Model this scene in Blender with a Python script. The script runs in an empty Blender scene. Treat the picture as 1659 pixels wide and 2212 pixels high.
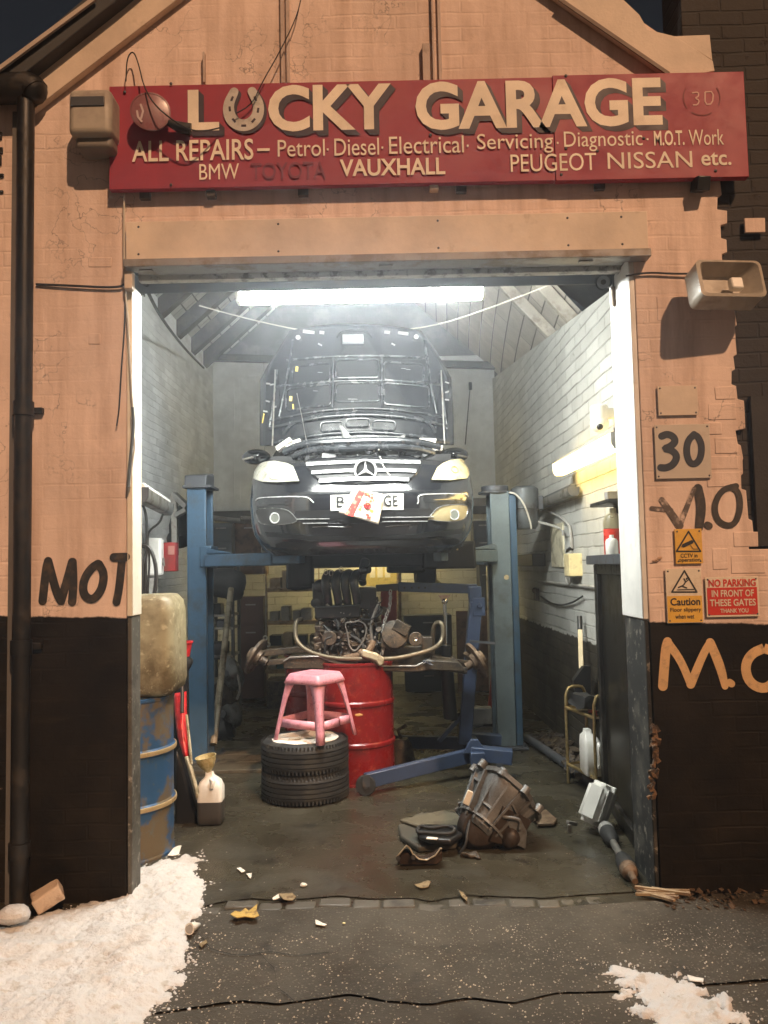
import bpy, bmesh, math, random
from mathutils import Vector, Matrix, Euler, noise
C = bpy.context.scene.collection
R = math.radians
V = Vector
# ---------------------------------------------------------------- camera, sky, street light, exposure
F = 1750.0                      # focal length in units of a 1659 x 2212 picture
CAM = V((0, -4.0, 1.59))
CM = Matrix.Rotation(R(90 + 3.8), 3, 'X') @ Matrix.Rotation(R(-1.2), 3, 'Z')
cd = bpy.data.cameras.new('camera')
cd.sensor_fit = 'VERTICAL'
cd.angle = 2 * math.atan(1106 / F)
cd.clip_start = .05
cd.clip_end = 500
cam = bpy.data.objects.new('camera', cd)
cam.matrix_world = Matrix.Translation(CAM) @ CM.to_4x4()
C.objects.link(cam)
bpy.context.scene.camera = cam
SUN_EL, SUN_AZ = 40, 25         # street light: high, behind the camera and to its right
wd = bpy.data.worlds.new('World')
bpy.context.scene.world = wd
wd.use_nodes = True
nt = wd.node_tree
sky = nt.nodes.new('ShaderNodeTexSky')
sky.sky_type = 'NISHITA'
sky.sun_disc = False
sky.sun_elevation = R(SUN_EL)
sky.sun_rotation = R(180 - SUN_AZ)
tn = nt.nodes.new('ShaderNodeMix'); tn.data_type = 'RGBA'; tn.blend_type = 'MULTIPLY'; tn.inputs[0].default_value = 1
tn.inputs[7].default_value = (1.5, 1.05, .75, 1)         # town glow on low cloud
nt.links.new(sky.outputs[0], tn.inputs[6]); nt.links.new(tn.outputs[2], nt.nodes['Background'].inputs[0])
nt.nodes['Background'].inputs[1].default_value = .009
sd = bpy.data.lights.new('street_light', 'SUN')
sd.energy = 3.15
sd.color = (1, .59, .335)
sd.angle = R(1.2)
so = bpy.data.objects.new('street_light', sd)
sdir = V((-math.sin(R(SUN_AZ)) * math.cos(R(SUN_EL)), math.cos(R(SUN_AZ)) * math.cos(R(SUN_EL)), -math.sin(R(SUN_EL))))
so.rotation_euler = sdir.to_track_quat('-Z', 'Y').to_euler()
so.location = (3, -8, 7)
C.objects.link(so)
sc = bpy.context.scene
sc.view_settings.view_transform = 'Standard'
sc.view_settings.look = 'None'
sc.view_settings.exposure = 0
sc.view_settings.gamma = 1
sc.cycles.use_denoising = True
sc.cycles.max_bounces = 8
sc.cycles.sample_clamp_indirect = 6

# ---------------------------------------------------------------- projection helpers
def ray(u, v):
    return CM @ V(((u - 829.5) / F, (1106 - v) / F, -1))
def P(u, v, D):                 # point seen at (u, v), at distance D in front of the camera along world y
    d = ray(u, v)
    return CAM + d * (D / d.y)
def G(u, v, z=0.0):             # point seen at (u, v) on the level z
    d = ray(u, v)
    return CAM + d * ((z - CAM.z) / d.z)
def PX(u, v, x):                # point seen at (u, v) on the plane of a given x
    d = ray(u, v)
    return CAM + d * ((x - CAM.x) / d.x)

# ---------------------------------------------------------------- materials
MATS = {}
def N(t, kind, **kw):
    n = t.nodes.new(kind)
    for k, v in kw.items():
        if k.startswith('i_'):
            n.inputs[k[2:].replace('_', ' ')].default_value = v
        else:
            setattr(n, k, v)
    return n
def mixc(t, fac, a, b, mode='MIX'):
    m = t.nodes.new('ShaderNodeMix')
    m.data_type = 'RGBA'
    m.blend_type = mode
    for s, v in ((m.inputs[0], fac), (m.inputs[6], a), (m.inputs[7], b)):
        if hasattr(v, 'is_output'):
            t.links.new(v, s)
        elif isinstance(v, (int, float)):
            s.default_value = v
        else:
            s.default_value = (*v[:3], 1)
    return m.outputs[2]
def rng(t, src, a, b, lo=0., hi=1.):
    m = N(t, 'ShaderNodeMapRange')
    t.links.new(src, m.inputs[0])
    for i, x in enumerate((a, b, lo, hi)):
        m.inputs[1 + i].default_value = x
    return m.outputs[0]
def math_(t, op, a, b):
    m = N(t, 'ShaderNodeMath', operation=op)
    for s, v in ((m.inputs[0], a), (m.inputs[1], b)):
        if hasattr(v, 'is_output'):
            t.links.new(v, s)
        else:
            s.default_value = v
    return m.outputs[0]
def nz(t, vec, scale, detail=5, rough=.6):
    n = N(t, 'ShaderNodeTexNoise', i_Scale=scale, i_Detail=detail, i_Roughness=rough)
    t.links.new(vec, n.inputs[0])
    return n.outputs[0]
def newmat(name):
    m = bpy.data.materials.new(name)
    m.use_nodes = True
    t = m.node_tree
    b = t.nodes['Principled BSDF']
    return m, t, b
def mat(name, col, rough=.6, metal=0., dirt=None, ds=7., dlo=.5, dhi=.62, bump=.0, bs=60., coat=0., var=.18, d2=None, emis=None, es=0., alpha=1., trans=0.):
    if name in MATS:
        return MATS[name]
    m, t, b = newmat(name)
    MATS[name] = m
    tc = N(t, 'ShaderNodeTexCoord').outputs['Object']
    c = mixc(t, rng(t, nz(t, tc, 3.1), .3, .7, 0, 1), [x * (1 - var) for x in col], [min(1, x * (1 + var)) for x in col])
    if dirt:
        f = rng(t, nz(t, tc, ds, 8, .65), dlo, dhi)
        c = mixc(t, f, c, dirt)
        rr = rng(t, f, 0, 1, rough, min(1, rough + .25))
        t.links.new(rr, b.inputs['Roughness'])
        if metal:
            t.links.new(rng(t, f, 0, 1, metal, 0), b.inputs['Metallic'])
    else:
        t.links.new(rng(t, nz(t, tc, 11), .3, .7, max(.02, rough - .08), min(1, rough + .1)), b.inputs['Roughness'])
        b.inputs['Metallic'].default_value = metal
    if d2:
        c = mixc(t, rng(t, nz(t, tc, ds * 4.3, 6, .7), .57, .66), c, d2)
    t.links.new(c, b.inputs['Base Color'])
    if bump:
        bn = N(t, 'ShaderNodeBump', i_Strength=bump, i_Distance=.01)
        t.links.new(nz(t, tc, bs, 6), bn.inputs['Height'])
        t.links.new(bn.outputs[0], b.inputs['Normal'])
    b.inputs['Coat Weight'].default_value = coat
    b.inputs['Coat Roughness'].default_value = .06
    b.inputs['Transmission Weight'].default_value = trans
    b.inputs['Alpha'].default_value = alpha
    if emis:
        b.inputs['Emission Color'].default_value = (*emis, 1)
        b.inputs['Emission Strength'].default_value = es
    return m
def wallmat(name, ax, top, low=None, dado=0., slope=0., bump=.5, mortar=None, stain=(.2, .16, .12), bw=.225, bh=.075, stainlo=.62, wob=.02, fade=True, grime=0., grimez=1., flatness=1.):
    """painted brickwork in the plane of world axis ax and z; below the dado line the second paint"""
    m, t, b = newmat(name)
    pos = N(t, 'ShaderNodeNewGeometry').outputs['Position']
    s = N(t, 'ShaderNodeSeparateXYZ')
    t.links.new(pos, s.inputs[0])
    cb = N(t, 'ShaderNodeCombineXYZ')
    wv = math_(t, 'MULTIPLY', math_(t, 'SUBTRACT', nz(t, pos, 2.3, 3), .5), .03)
    t.links.new(s.outputs[ax], cb.inputs[0])
    t.links.new(math_(t, 'ADD', s.outputs[2], wv), cb.inputs[1])
    br = N(t, 'ShaderNodeTexBrick', i_Scale=1., i_Mortar_Size=.007, i_Mortar_Smooth=.55, i_Brick_Width=bw, i_Row_Height=bh, i_Bias=0.)
    br.inputs['Color1'].default_value = (.86, .86, .86, 1)
    br.inputs['Color2'].default_value = (1.1, 1.1, 1.1, 1)
    br.inputs['Mortar'].default_value = (1, 1, 1, 1)
    t.links.new(cb.outputs[0], br.inputs[0])
    big = nz(t, pos, 1.6, 4)
    c = mixc(t, rng(t, big, .3, .7), [x * .82 for x in top], [min(1, x * 1.12) for x in top])
    c = mixc(t, .8 * flatness, c, br.outputs['Color'], 'MULTIPLY')
    fine = nz(t, pos, 34, 8, .7)
    if flatness < 1:
        st = N(t, 'ShaderNodeMapping'); st.inputs['Scale'].default_value = (7, 7, .7)
        t.links.new(pos, st.inputs[0])
        c = mixc(t, rng(t, nz(t, st.outputs[0], 1.3, 7, .65), .45, .7, 0, .85), c, [x * y for x, y in zip(top, (.66, .6, .55))])
        c = mixc(t, rng(t, nz(t, pos, 3.4, 9, .7), .56, .68, 0, .5), c, [min(1, x * 1.12) for x in top])
        c = mixc(t, rng(t, nz(t, pos, 22, 9, .8), .62, .65, 0, .8), c, [x * .5 for x in top])
        crk_ = N(t, 'ShaderNodeTexVoronoi', i_Scale=2.1, feature='DISTANCE_TO_EDGE')
        wv2 = N(t, 'ShaderNodeVectorMath', operation='ADD')
        ns_ = N(t, 'ShaderNodeTexNoise', i_Scale=5., i_Detail=6.)
        t.links.new(pos, ns_.inputs[0]); t.links.new(pos, wv2.inputs[0]); t.links.new(ns_.outputs['Color'], wv2.inputs[1]); t.links.new(wv2.outputs[0], crk_.inputs[0])
        ck = math_(t, 'MULTIPLY', rng(t, crk_.outputs['Distance'], .004, .012, 1, 0), rng(t, nz(t, pos, 1.1, 3), .5, .58))
        c = mixc(t, math_(t, 'MULTIPLY', ck, .8), c, [x * .35 for x in top])
    flake = rng(t, nz(t, pos, 7.5, 9, .72), stainlo, stainlo + .035)
    c = mixc(t, math_(t, 'MULTIPLY', flake, .7), c, stain)
    if mortar:
        c = mixc(t, math_(t, 'MULTIPLY', br.outputs['Fac'], rng(t, nz(t, pos, 5, 5), .42, .62, .0, .9)), c, mortar)
    if grime:
        c = mixc(t, math_(t, 'MULTIPLY', rng(t, math_(t, 'ADD', s.outputs[2], math_(t, 'MULTIPLY', nz(t, pos, 3, 6, .7), 1.4)), grimez + .2, grimez + 1.1, 1, 0), grime), c, (.16, .13, .08))
    if low:
        zz = math_(t, 'ADD', s.outputs[2], math_(t, 'MULTIPLY', s.outputs[ax], slope))
        zz = math_(t, 'ADD', zz, math_(t, 'MULTIPLY', math_(t, 'SUBTRACT', nz(t, pos, 9, 6, .7), .5), wob * 2))
        f = rng(t, zz, dado - .004, dado + .004, 1, 0)
        lc = mixc(t, rng(t, nz(t, pos, 4, 6), .3, .75), [x * .7 for x in low], [x * 2.6 for x in low])
        lc = mixc(t, math_(t, 'MULTIPLY', rng(t, nz(t, pos, 12, 9, .75), .68, .72), .6), lc, [x * .5 for x in top])
        sm_ = N(t, 'ShaderNodeMapping'); sm_.inputs['Scale'].default_value = (1.2, 1.2, 9)
        t.links.new(pos, sm_.inputs[0])
        lc = mixc(t, rng(t, nz(t, sm_.outputs[0], 2.2, 8, .7), .56, .74, 0, .5), lc, [x * 5 for x in low])
        c = mixc(t, f, c, lc)
        t.links.new(rng(t, f, 0, 1, .8, .6), b.inputs['Roughness'])
        t.links.new(rng(t, f, 0, 1, .35, .12), b.inputs['Specular IOR Level'])
    else:
        b.inputs['Roughness'].default_value = .8
    t.links.new(c, b.inputs['Base Color'])
    mask = rng(t, nz(t, pos, 1.9, 4), (.35 if flatness == 1 else .5), (.65 if flatness == 1 else .75), .06, 1.) if fade else 1.
    h = math_(t, 'MULTIPLY', math_(t, 'SUBTRACT', 1., br.outputs['Fac']), mask)
    h = math_(t, 'ADD', h, math_(t, 'MULTIPLY', fine, .55))
    h = math_(t, 'ADD', h, math_(t, 'MULTIPLY', flake, -.6))
    bn = N(t, 'ShaderNodeBump', i_Strength=bump, i_Distance=.012)
    t.links.new(h, bn.inputs['Height'])
    t.links.new(bn.outputs[0], b.inputs['Normal'])
    return m

# ---------------------------------------------------------------- mesh builder
OFF = {}
class MB:
    def __init__(s):
        s.bm = bmesh.new()
    def box(s, c, size, rot=None):
        m = Matrix.Translation(V(c))
        if rot is not None:
            m = m @ (rot if isinstance(rot, Matrix) else Euler(rot).to_matrix().to_4x4())
        m = m @ Matrix.Diagonal((*size, 1))
        bmesh.ops.create_cube(s.bm, size=1, matrix=m)
        return s
    def span(s, a, b):
        a, b = V(a), V(b)
        return s.box((a + b) / 2, [abs(x) for x in (b - a)])
    def bar(s, p, q, w, h, up=(0, 0, 1)):
        p, q = V(p), V(q)
        d = (q - p)
        y = d.normalized()
        x = y.cross(V(up))
        if x.length < 1e-4:
            x = V((1, 0, 0))
        x.normalize()
        z = x.cross(y)
        m = Matrix((x, y, z)).transposed().to_4x4()
        return s.box((p + q) / 2, (w, d.length, h), m)
    def cyl(s, p, q, r, r2=None, seg=20, caps=True):
        p, q = V(p), V(q)
        d = q - p
        m = Matrix.Translation((p + q) / 2) @ d.to_track_quat('Z', 'Y').to_matrix().to_4x4()
        bmesh.ops.create_cone(s.bm, cap_ends=caps, segments=seg, radius1=r, radius2=r if r2 is None else r2, depth=d.length, matrix=m)
        return s
    def sphere(s, c, r, scale=(1, 1, 1), seg=16, rot=None):
        m = Matrix.Translation(V(c))
        if rot is not None:
            m = m @ Euler(rot).to_matrix().to_4x4()
        bmesh.ops.create_uvsphere(s.bm, u_segments=seg, v_segments=max(6, seg // 2), radius=r, matrix=m @ Matrix.Diagonal((*scale, 1)))
        return s
    def tube(s, pts, r, seg=8, closed=False, smooth=0):
        pts = [V(p) for p in pts]
        rr = list(r) if isinstance(r, (list, tuple)) else [r] * len(pts)
        for _ in range(smooth):
            q, w = [], []
            n = len(pts)
            rg = range(n if closed else n - 1)
            if not closed:
                q.append(pts[0]); w.append(rr[0])
            for i in rg:
                a, b = pts[i], pts[(i + 1) % n]
                ra, rb = rr[i], rr[(i + 1) % n]
                q += [a * .75 + b * .25, a * .25 + b * .75]
                w += [ra * .75 + rb * .25, ra * .25 + rb * .75]
            if not closed:
                q.append(pts[-1]); w.append(rr[-1])
            pts, rr = q, w
        n = len(pts)
        t0 = (pts[1] - pts[0]).normalized()
        nrm = t0.orthogonal().normalized()
        rings = []
        for i in range(n):
            if closed:
                t = (pts[(i + 1) % n] - pts[i - 1])
            else:
                t = pts[min(i + 1, n - 1)] - pts[max(i - 1, 0)]
            if t.length < 1e-9:
                t = t0.copy()
            t.normalize()
            nrm = nrm - t * nrm.dot(t)
            if nrm.length < 1e-6:
                nrm = t.orthogonal()
            nrm.normalize()
            bi = t.cross(nrm)
            rings.append([s.bm.verts.new(pts[i] + (nrm * math.cos(a) + bi * math.sin(a)) * rr[i]) for a in [2 * math.pi * k / seg for k in range(seg)]])
        for i in range(n if closed else n - 1):
            A, B = rings[i], rings[(i + 1) % n]
            for k in range(seg):
                try:
                    s.bm.faces.new((A[k], A[(k + 1) % seg], B[(k + 1) % seg], B[k]))
                except ValueError:
                    pass
        if not closed:
            s.bm.faces.new(rings[0][::-1]); s.bm.faces.new(rings[-1])
        return s
    def lathe(s, c, prof, seg=40, rot=None, a0=0, a1=2 * math.pi):
        m = Matrix.Translation(V(c))
        if rot is not None:
            m = m @ (rot if isinstance(rot, Matrix) else Euler(rot).to_matrix().to_4x4())
        full = abs(a1 - a0 - 2 * math.pi) < 1e-6
        k = seg if full else seg + 1
        rings = []
        for r, z in prof:
            if r < 1e-6:
                v = s.bm.verts.new(m @ V((0, 0, z)))
                rings.append([v] * k)
            else:
                rings.append([s.bm.verts.new(m @ V((r * math.cos(a0 + (a1 - a0) * i / seg), r * math.sin(a0 + (a1 - a0) * i / seg), z))) for i in range(k)])
        for A, B in zip(rings, rings[1:]):
            for i in range(seg):
                j = (i + 1) % k
                f = []
                for v in (A[i], A[j], B[j], B[i]):
                    if v not in f:
                        f.append(v)
                if len(f) > 2:
                    try:
                        s.bm.faces.new(f)
                    except ValueError:
                        pass
        return s
    def prism(s, poly, vec):
        vec = V(vec)
        a = [s.bm.verts.new(V(p)) for p in poly]
        b = [s.bm.verts.new(V(p) + vec) for p in poly]
        n = len(poly)
        s.bm.faces.new(a[::-1]); s.bm.faces.new(b)
        for i in range(n):
            s.bm.faces.new((a[i], a[(i + 1) % n], b[(i + 1) % n], b[i]))
        return s
    def grid(s, fn, nu, nv, keep=None):
        vs = {}
        def g(i, j):
            if (i, j) not in vs:
                vs[i, j] = s.bm.verts.new(fn(i / nu, j / nv))
            return vs[i, j]
        for i in range(nu):
            for j in range(nv):
                if keep is None or keep(i / nu, j / nv):
                    s.bm.faces.new((g(i, j), g(i + 1, j), g(i + 1, j + 1), g(i, j + 1)))
        return s
    def stroke(s, pts, w, y=0, th=.002, cap=8, smooth=0):
        """flat brush stroke through points of the x z plane at depth y, facing -y"""
        p = [V((a[0], a[1])) for a in pts]
        ww = list(w) if isinstance(w, (list, tuple)) else [w] * len(p)
        for _ in range(smooth):
            q, x = [p[0]], [ww[0]]
            for a, b, c, d in zip(p, p[1:], ww, ww[1:]):
                q += [a * .75 + b * .25, a * .25 + b * .75]; x += [c * .75 + d * .25, c * .25 + d * .75]
            p, ww = q + [p[-1]], x + [ww[-1]]
        L, Rr = [], []
        for i in range(len(p)):
            t = p[min(i + 1, len(p) - 1)] - p[max(i - 1, 0)]
            t.normalize()
            n = V((-t.y, t.x))
            L.append(p[i] + n * ww[i] / 2); Rr.append(p[i] - n * ww[i] / 2)
        closed = (p[0] - p[-1]).length < 1e-6
        va = [(s.bm.verts.new((l.x, y - 1.2e-5 * i, l.y)), s.bm.verts.new((r.x, y - 1.2e-5 * i, r.y))) for i, (l, r) in enumerate(zip(L, Rr))]
        for a, b in zip(va, va[1:]):
            s.bm.faces.new((a[0], a[1], b[1], b[0]))
        for e, q, wv in (() if closed else ((0, p[0], ww[0]), (1, p[-1], ww[-1]))):
            t = (p[1] - p[0]) if e == 0 else (p[-2] - p[-1])
            t.normalize()
            ang = math.atan2(-t.y, -t.x)
            cvs = [s.bm.verts.new((q.x + math.cos(ang + (k / cap - .5) * math.pi) * wv / 2, y + 5e-5 * (1 - e) - e * 1.2e-5 * (len(p) + 3), q.y + math.sin(ang + (k / cap - .5) * math.pi) * wv / 2)) for k in range(cap + 1)]
            s.bm.faces.new(cvs)
        return s
    def jitter(s, amp, freq=8, seed=0):
        for v in s.bm.verts:
            v.co += noise.noise_vector(v.co * freq + V((seed, seed * 1.7, 3))) * amp
        return s
    def xform(s, m):
        bmesh.ops.transform(s.bm, matrix=m, verts=s.bm.verts)
        return s
    def build(s, name, m, parent=None, bevel=0., ang=35, local=False, seg=2, recalc=True, flat=False, solid=0.):
        bm = s.bm
        if recalc:
            bmesh.ops.recalc_face_normals(bm, faces=bm.faces)
        me = bpy.data.meshes.new(name)
        o = bpy.data.objects.new(name, me)
        off = V((0, 0, 0))
        if parent is not None:
            off = OFF.get(parent.name, V((0, 0, 0)))
        elif not local:
            xs = [v.co for v in bm.verts]
            lo = V([min(c[i] for c in xs) for i in range(3)]); hi = V([max(c[i] for c in xs) for i in range(3)])
            off = V(((lo.x + hi.x) / 2, (lo.y + hi.y) / 2, lo.z))
            o.location = off
        if not local:
            bmesh.ops.translate(bm, vec=-off, verts=bm.verts)
        bm.to_mesh(me)
        bm.free()
        C.objects.link(o)
        if parent is not None:
            o.parent = parent
            OFF[o.name] = off
        else:
            OFF[o.name] = off if not local else V((0, 0, 0))
        me.materials.append(m)
        if not flat:
            me.shade_smooth()
            me.set_sharp_from_angle(angle=R(ang))
        if solid:
            sm = o.modifiers.new('solid', 'SOLIDIFY'); sm.thickness = solid; sm.offset = 0
        if bevel:
            b = o.modifiers.new('bevel', 'BEVEL')
            b.width = bevel; b.segments = seg; b.limit_method = 'ANGLE'; b.angle_limit = R(40)
        return o
def tag(o, label=None, cat=None, group=None, kind=None):
    for k, v in (('label', label), ('category', cat), ('group', group), ('kind', kind)):
        if v:
            o[k] = v
    return o
def thing(name, label, cat, loc, group=None, local=False, rz=0.):
    o = bpy.data.objects.new(name, None)
    o.empty_display_size = .1
    o.location = V(loc)
    o.rotation_euler = (0, 0, rz)
    C.objects.link(o)
    OFF[o.name] = V((0, 0, 0)) if local else V(loc)
    return tag(o, label, cat, group)
def copy_tree(o, parent=None):
    c = o.copy()
    C.objects.link(c)
    if parent is not None:
        c.parent = parent
    for ch in list(o.children):
        copy_tree(ch, c)
    return c
def struct(o):
    o['kind'] = 'structure'
    return o
def textmesh(body, bold=0., space=1.):
    cu = bpy.data.curves.new('txt', 'FONT')
    cu.body = body
    cu.offset = bold
    cu.space_character = space
    cu.resolution_u = 4
    ob = bpy.data.objects.new('txt', cu)
    C.objects.link(ob)
    dg = bpy.context.evaluated_depsgraph_get()
    dg.update()
    me = bpy.data.meshes.new_from_object(ob.evaluated_get(dg))
    bpy.data.objects.remove(ob)
    bpy.data.curves.remove(cu)
    return me
def text(mb, body, x0, x1, z0, z1, y, bold=0., space=1., dx=0., dz=0., fn=None):
    """lettering fitted to the box x0..x1, z0..z1 of the plane y"""
    me = textmesh(body, bold, space)
    xs = [v.co.x for v in me.vertices]; ys = [v.co.y for v in me.vertices]
    a, b, c, d = min(xs), max(xs), min(ys), max(ys)
    vs = []
    for v in me.vertices:
        px = x0 + (v.co.x - a) / (b - a) * (x1 - x0) + dx
        pz = z0 + (v.co.y - c) / (d - c) * (z1 - z0) + dz
        vs.append(mb.bm.verts.new(fn(px, pz) if fn else (px, y, pz)))
    for p in me.polygons:
        try:
            mb.bm.faces.new([vs[i] for i in p.vertices])
        except ValueError:
            pass
    bpy.data.meshes.remove(me)
    return mb
def ptext(mb, body, u0, v0, u1, v1, D, bold=0., space=1., **k):
    """the same, its box given by the picture points of its top left and bottom right corners at distance D"""
    a = P(u0, v0 , D); b = P(u1, v1, D)
    return text(mb, body, a.x, b.x, b.z, a.z, D - 4.0, bold, space, **k)
def xz(u, v, D):
    p = P(u, v, D)
    return (p.x, p.z)
def rrect(x0, x1, z0, z1, r, n=4):
    out = []
    for cx, cz, a in ((x1 - r, z1 - r, 0), (x0 + r, z1 - r, 90), (x0 + r, z0 + r, 180), (x1 - r, z0 + r, 270)):
        for k in range(n + 1):
            t = R(a + 90 * k / n)
            out.append((cx + r * math.cos(t), cz + r * math.sin(t)))
    return out
# ---------------------------------------------------------------- shared materials
CREAM = (.77, .61, .53)
m_fac = wallmat('painted_facade', 0, CREAM, (.008, .006, .004), 1.325, .03, bump=.42, stain=(.42, .3, .2), stainlo=.7, flatness=.25)
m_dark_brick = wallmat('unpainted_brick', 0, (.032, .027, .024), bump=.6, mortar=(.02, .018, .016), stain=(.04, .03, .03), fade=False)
m_lw = wallmat('left_inner_wall', 1, (.82, .84, .86), bump=1.0, stain=(.4, .4, .38), stainlo=.66, grime=.6, grimez=.6)
m_rw = wallmat('right_inner_wall', 1, (.5, .5, .47), (.03, .026, .02), .97, 0, bump=1.0, mortar=(.28, .27, .24), stain=(.3, .28, .22), stainlo=.66, bw=.34, bh=.1, wob=.05, fade=False, grime=.55, grimez=.6)
m_bw = wallmat('back_inner_wall', 0, (.62, .6, .52), bump=.8, stain=(.3, .25, .15), mortar=(.3, .26, .2), bw=.3, bh=.1)
m_cream = mat('cream_paint', (.66, .56, .46), .6, dirt=(.5, .4, .3), ds=9, dlo=.6, dhi=.75, bump=.15, bs=30)
m_creamw = mat('cream_white_paint', (.76, .7, .58), .55, dirt=(.5, .42, .3), ds=14, dlo=.64, dhi=.7, bump=.25, bs=25)
m_white = mat('white_paint', (.74, .73, .7), .55, dirt=(.5, .47, .4), ds=6, dlo=.58, dhi=.75, bump=.15, bs=30)
m_black = mat('black_paint', (.01, .009, .008), .42, dirt=(.025, .02, .015), ds=9, bump=.1)
m_blackgl = mat('black_plastic', (.015, .015, .016), .32, dirt=(.06, .055, .045), ds=12, dlo=.58, dhi=.75)
m_rubber = mat('rubber', (.022, .022, .022), .7, dirt=(.06, .055, .045), ds=16, dlo=.55, dhi=.8, bump=.1)
m_steel = mat('dull_steel', (.32, .31, .29), .42, .8, dirt=(.12, .08, .05), ds=12, dlo=.5, dhi=.7)
m_dsteel = mat('dark_steel', (.07, .075, .085), .5, .3, dirt=(.1, .07, .045), ds=10, dlo=.55, dhi=.75)
m_chrome = mat('chrome', (.75, .75, .75), .12, 1., var=.05)
m_brass = mat('brassy_tube', (.55, .42, .2), .35, .9, dirt=(.12, .08, .04), ds=14, dlo=.5, dhi=.7)
m_blue = mat('lift_blue', (.05, .105, .175), .42, .1, dirt=(.05, .06, .07), ds=5, dlo=.5, dhi=.72, bump=.05)
m_blueg = mat('lift_grey_blue', (.16, .21, .24), .42, .1, dirt=(.1, .11, .11), ds=5, dlo=.5, dhi=.72)
m_hoist = mat('hoist_blue', (.045, .068, .13), .4, .1, dirt=(.05, .06, .08), ds=8, dlo=.55, dhi=.75)
m_red = mat('drum_red', (.19, .01, .01), .26, .0, dirt=(.07, .008, .008), ds=6, dlo=.5, dhi=.72, d2=(.3, .05, .03))
m_redp = mat('red_plastic', (.6, .02, .025), .3, dirt=(.3, .02, .02), ds=6)
m_pink = mat('pink_plastic', (.68, .3, .37), .38, dirt=(.45, .17, .23), ds=9, dlo=.5, dhi=.7, d2=(.35, .12, .16))
m_alu = mat('cast_aluminium', (.16, .165, .165), .5, .5, dirt=(.04, .032, .025), ds=11, dlo=.48, dhi=.66, bump=.25, bs=90)
m_oily = mat('oily_iron', (.085, .065, .045), .42, .3, dirt=(.02, .015, .012), ds=14, dlo=.45, dhi=.62, bump=.3, bs=70, d2=(.2, .14, .08))
m_rust = mat('rusty_iron', (.2, .14, .09), .6, .4, dirt=(.09, .05, .025), ds=16, dlo=.42, dhi=.62, bump=.3, bs=80)
m_wood = mat('pale_wood', (.38, .28, .17), .65, dirt=(.2, .13, .08), ds=9, bump=.2)
m_dwood = mat('dark_timber', (.07, .065, .065), .75, dirt=(.12, .11, .1), ds=6, bump=.4, bs=40)
m_paper = mat('white_paper', (.78, .74, .66), .8, dirt=(.5, .42, .3), ds=20, dlo=.58, dhi=.7)
m_hdpe = mat('white_plastic', (.8, .79, .74), .4, dirt=(.5, .46, .36), ds=7, dlo=.58, dhi=.8)
m_yellow = mat('yellow_board', (.62, .5, .17), .6, dirt=(.35, .28, .12), ds=8)
m_brown = mat('brown_board', (.16, .09, .055), .6, dirt=(.08, .05, .03), ds=8)
m_grey = mat('grey_plastic', (.34, .33, .31), .5, dirt=(.2, .18, .15), ds=8, dlo=.55, dhi=.7)
m_cable = mat('cable', (.02, .02, .02), .5)
m_cablew = mat('pale_cable', (.55, .52, .45), .5)

# ---------------------------------------------------------------- ground
def asphalt():
    m, t, b = newmat('asphalt')
    pos = N(t, 'ShaderNodeNewGeometry').outputs['Position']
    c = mixc(t, rng(t, nz(t, pos, 1.4, 6), .3, .7), (.042, .035, .025), (.115, .098, .072))
    vo = N(t, 'ShaderNodeTexVoronoi', i_Scale=75.)
    t.links.new(pos, vo.inputs[0])
    sep = N(t, 'ShaderNodeSeparateColor')
    t.links.new(vo.outputs['Color'], sep.inputs[0])
    stone = math_(t, 'MULTIPLY', rng(t, vo.outputs['Distance'], .3, .42, 1, 0), rng(t, sep.outputs[0], .55, .9))
    c = mixc(t, math_(t, 'MULTIPLY', stone, .7), c, (.3, .27, .21))
    c = mixc(t, rng(t, nz(t, pos, 5, 8, .7), .55, .72, 0, .8), c, (.02, .018, .016))
    t.links.new(c, b.inputs['Base Color'])
    t.links.new(rng(t, nz(t, pos, 3, 6), .35, .65, .38, .75), b.inputs['Roughness'])
    bn = N(t, 'ShaderNodeBump', i_Strength=.9, i_Distance=.012)
    t.links.new(math_(t, 'ADD', stone, math_(t, 'MULTIPLY', nz(t, pos, 45, 8, .75), 1.6)), bn.inputs['Height'])
    t.links.new(bn.outputs[0], b.inputs['Normal'])
    return m
def concrete(name, a, bb, rlo, rhi, oil=(.012, .01, .008)):
    m, t, b = newmat(name)
    pos = N(t, 'ShaderNodeNewGeometry').outputs['Position']
    c = mixc(t, rng(t, nz(t, pos, 1.7, 7, .65), .32, .68), a, bb)
    c = mixc(t, rng(t, nz(t, pos, 3.3, 8, .7), .54, .66, 0, .85), c, oil)
    c = mixc(t, rng(t, nz(t, pos, 26, 8, .75), .62, .7, 0, .5), c, [min(1, x * 2.2) for x in bb])
    t.links.new(c, b.inputs['Base Color'])
    t.links.new(rng(t, nz(t, pos, 2.6, 6), .35, .65, rlo, rhi), b.inputs['Roughness'])
    bn = N(t, 'ShaderNodeBump', i_Strength=.5, i_Distance=.01)
    t.links.new(math_(t, 'ADD', nz(t, pos, 9, 9, .7), math_(t, 'MULTIPLY', nz(t, pos, 60, 5), .35)), bn.inputs['Height'])
    t.links.new(bn.outputs[0], b.inputs['Normal'])
    return m
m_asph = asphalt()
m_floor = concrete('oily_concrete', (.026, .022, .014), (.07, .062, .043), .09, .5)
m_sett = concrete('stone_setts', (.06, .052, .04), (.12, .104, .078), .4, .7)
m_snow = mat('snow', (.64, .63, .62), .7, dirt=(.42, .35, .29), ds=3.2, dlo=.54, dhi=.78, bump=1., bs=70, var=.12, d2=(.5, .46, .41))
random.seed(4)
mb = MB()
def gnd(a, b):
    x, y = -30 + 60 * a, -60 + 80 * b
    return V((x, y, -.012))
mb.grid(gnd, 8, 8)
struct(mb.build('road', m_asph))
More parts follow.
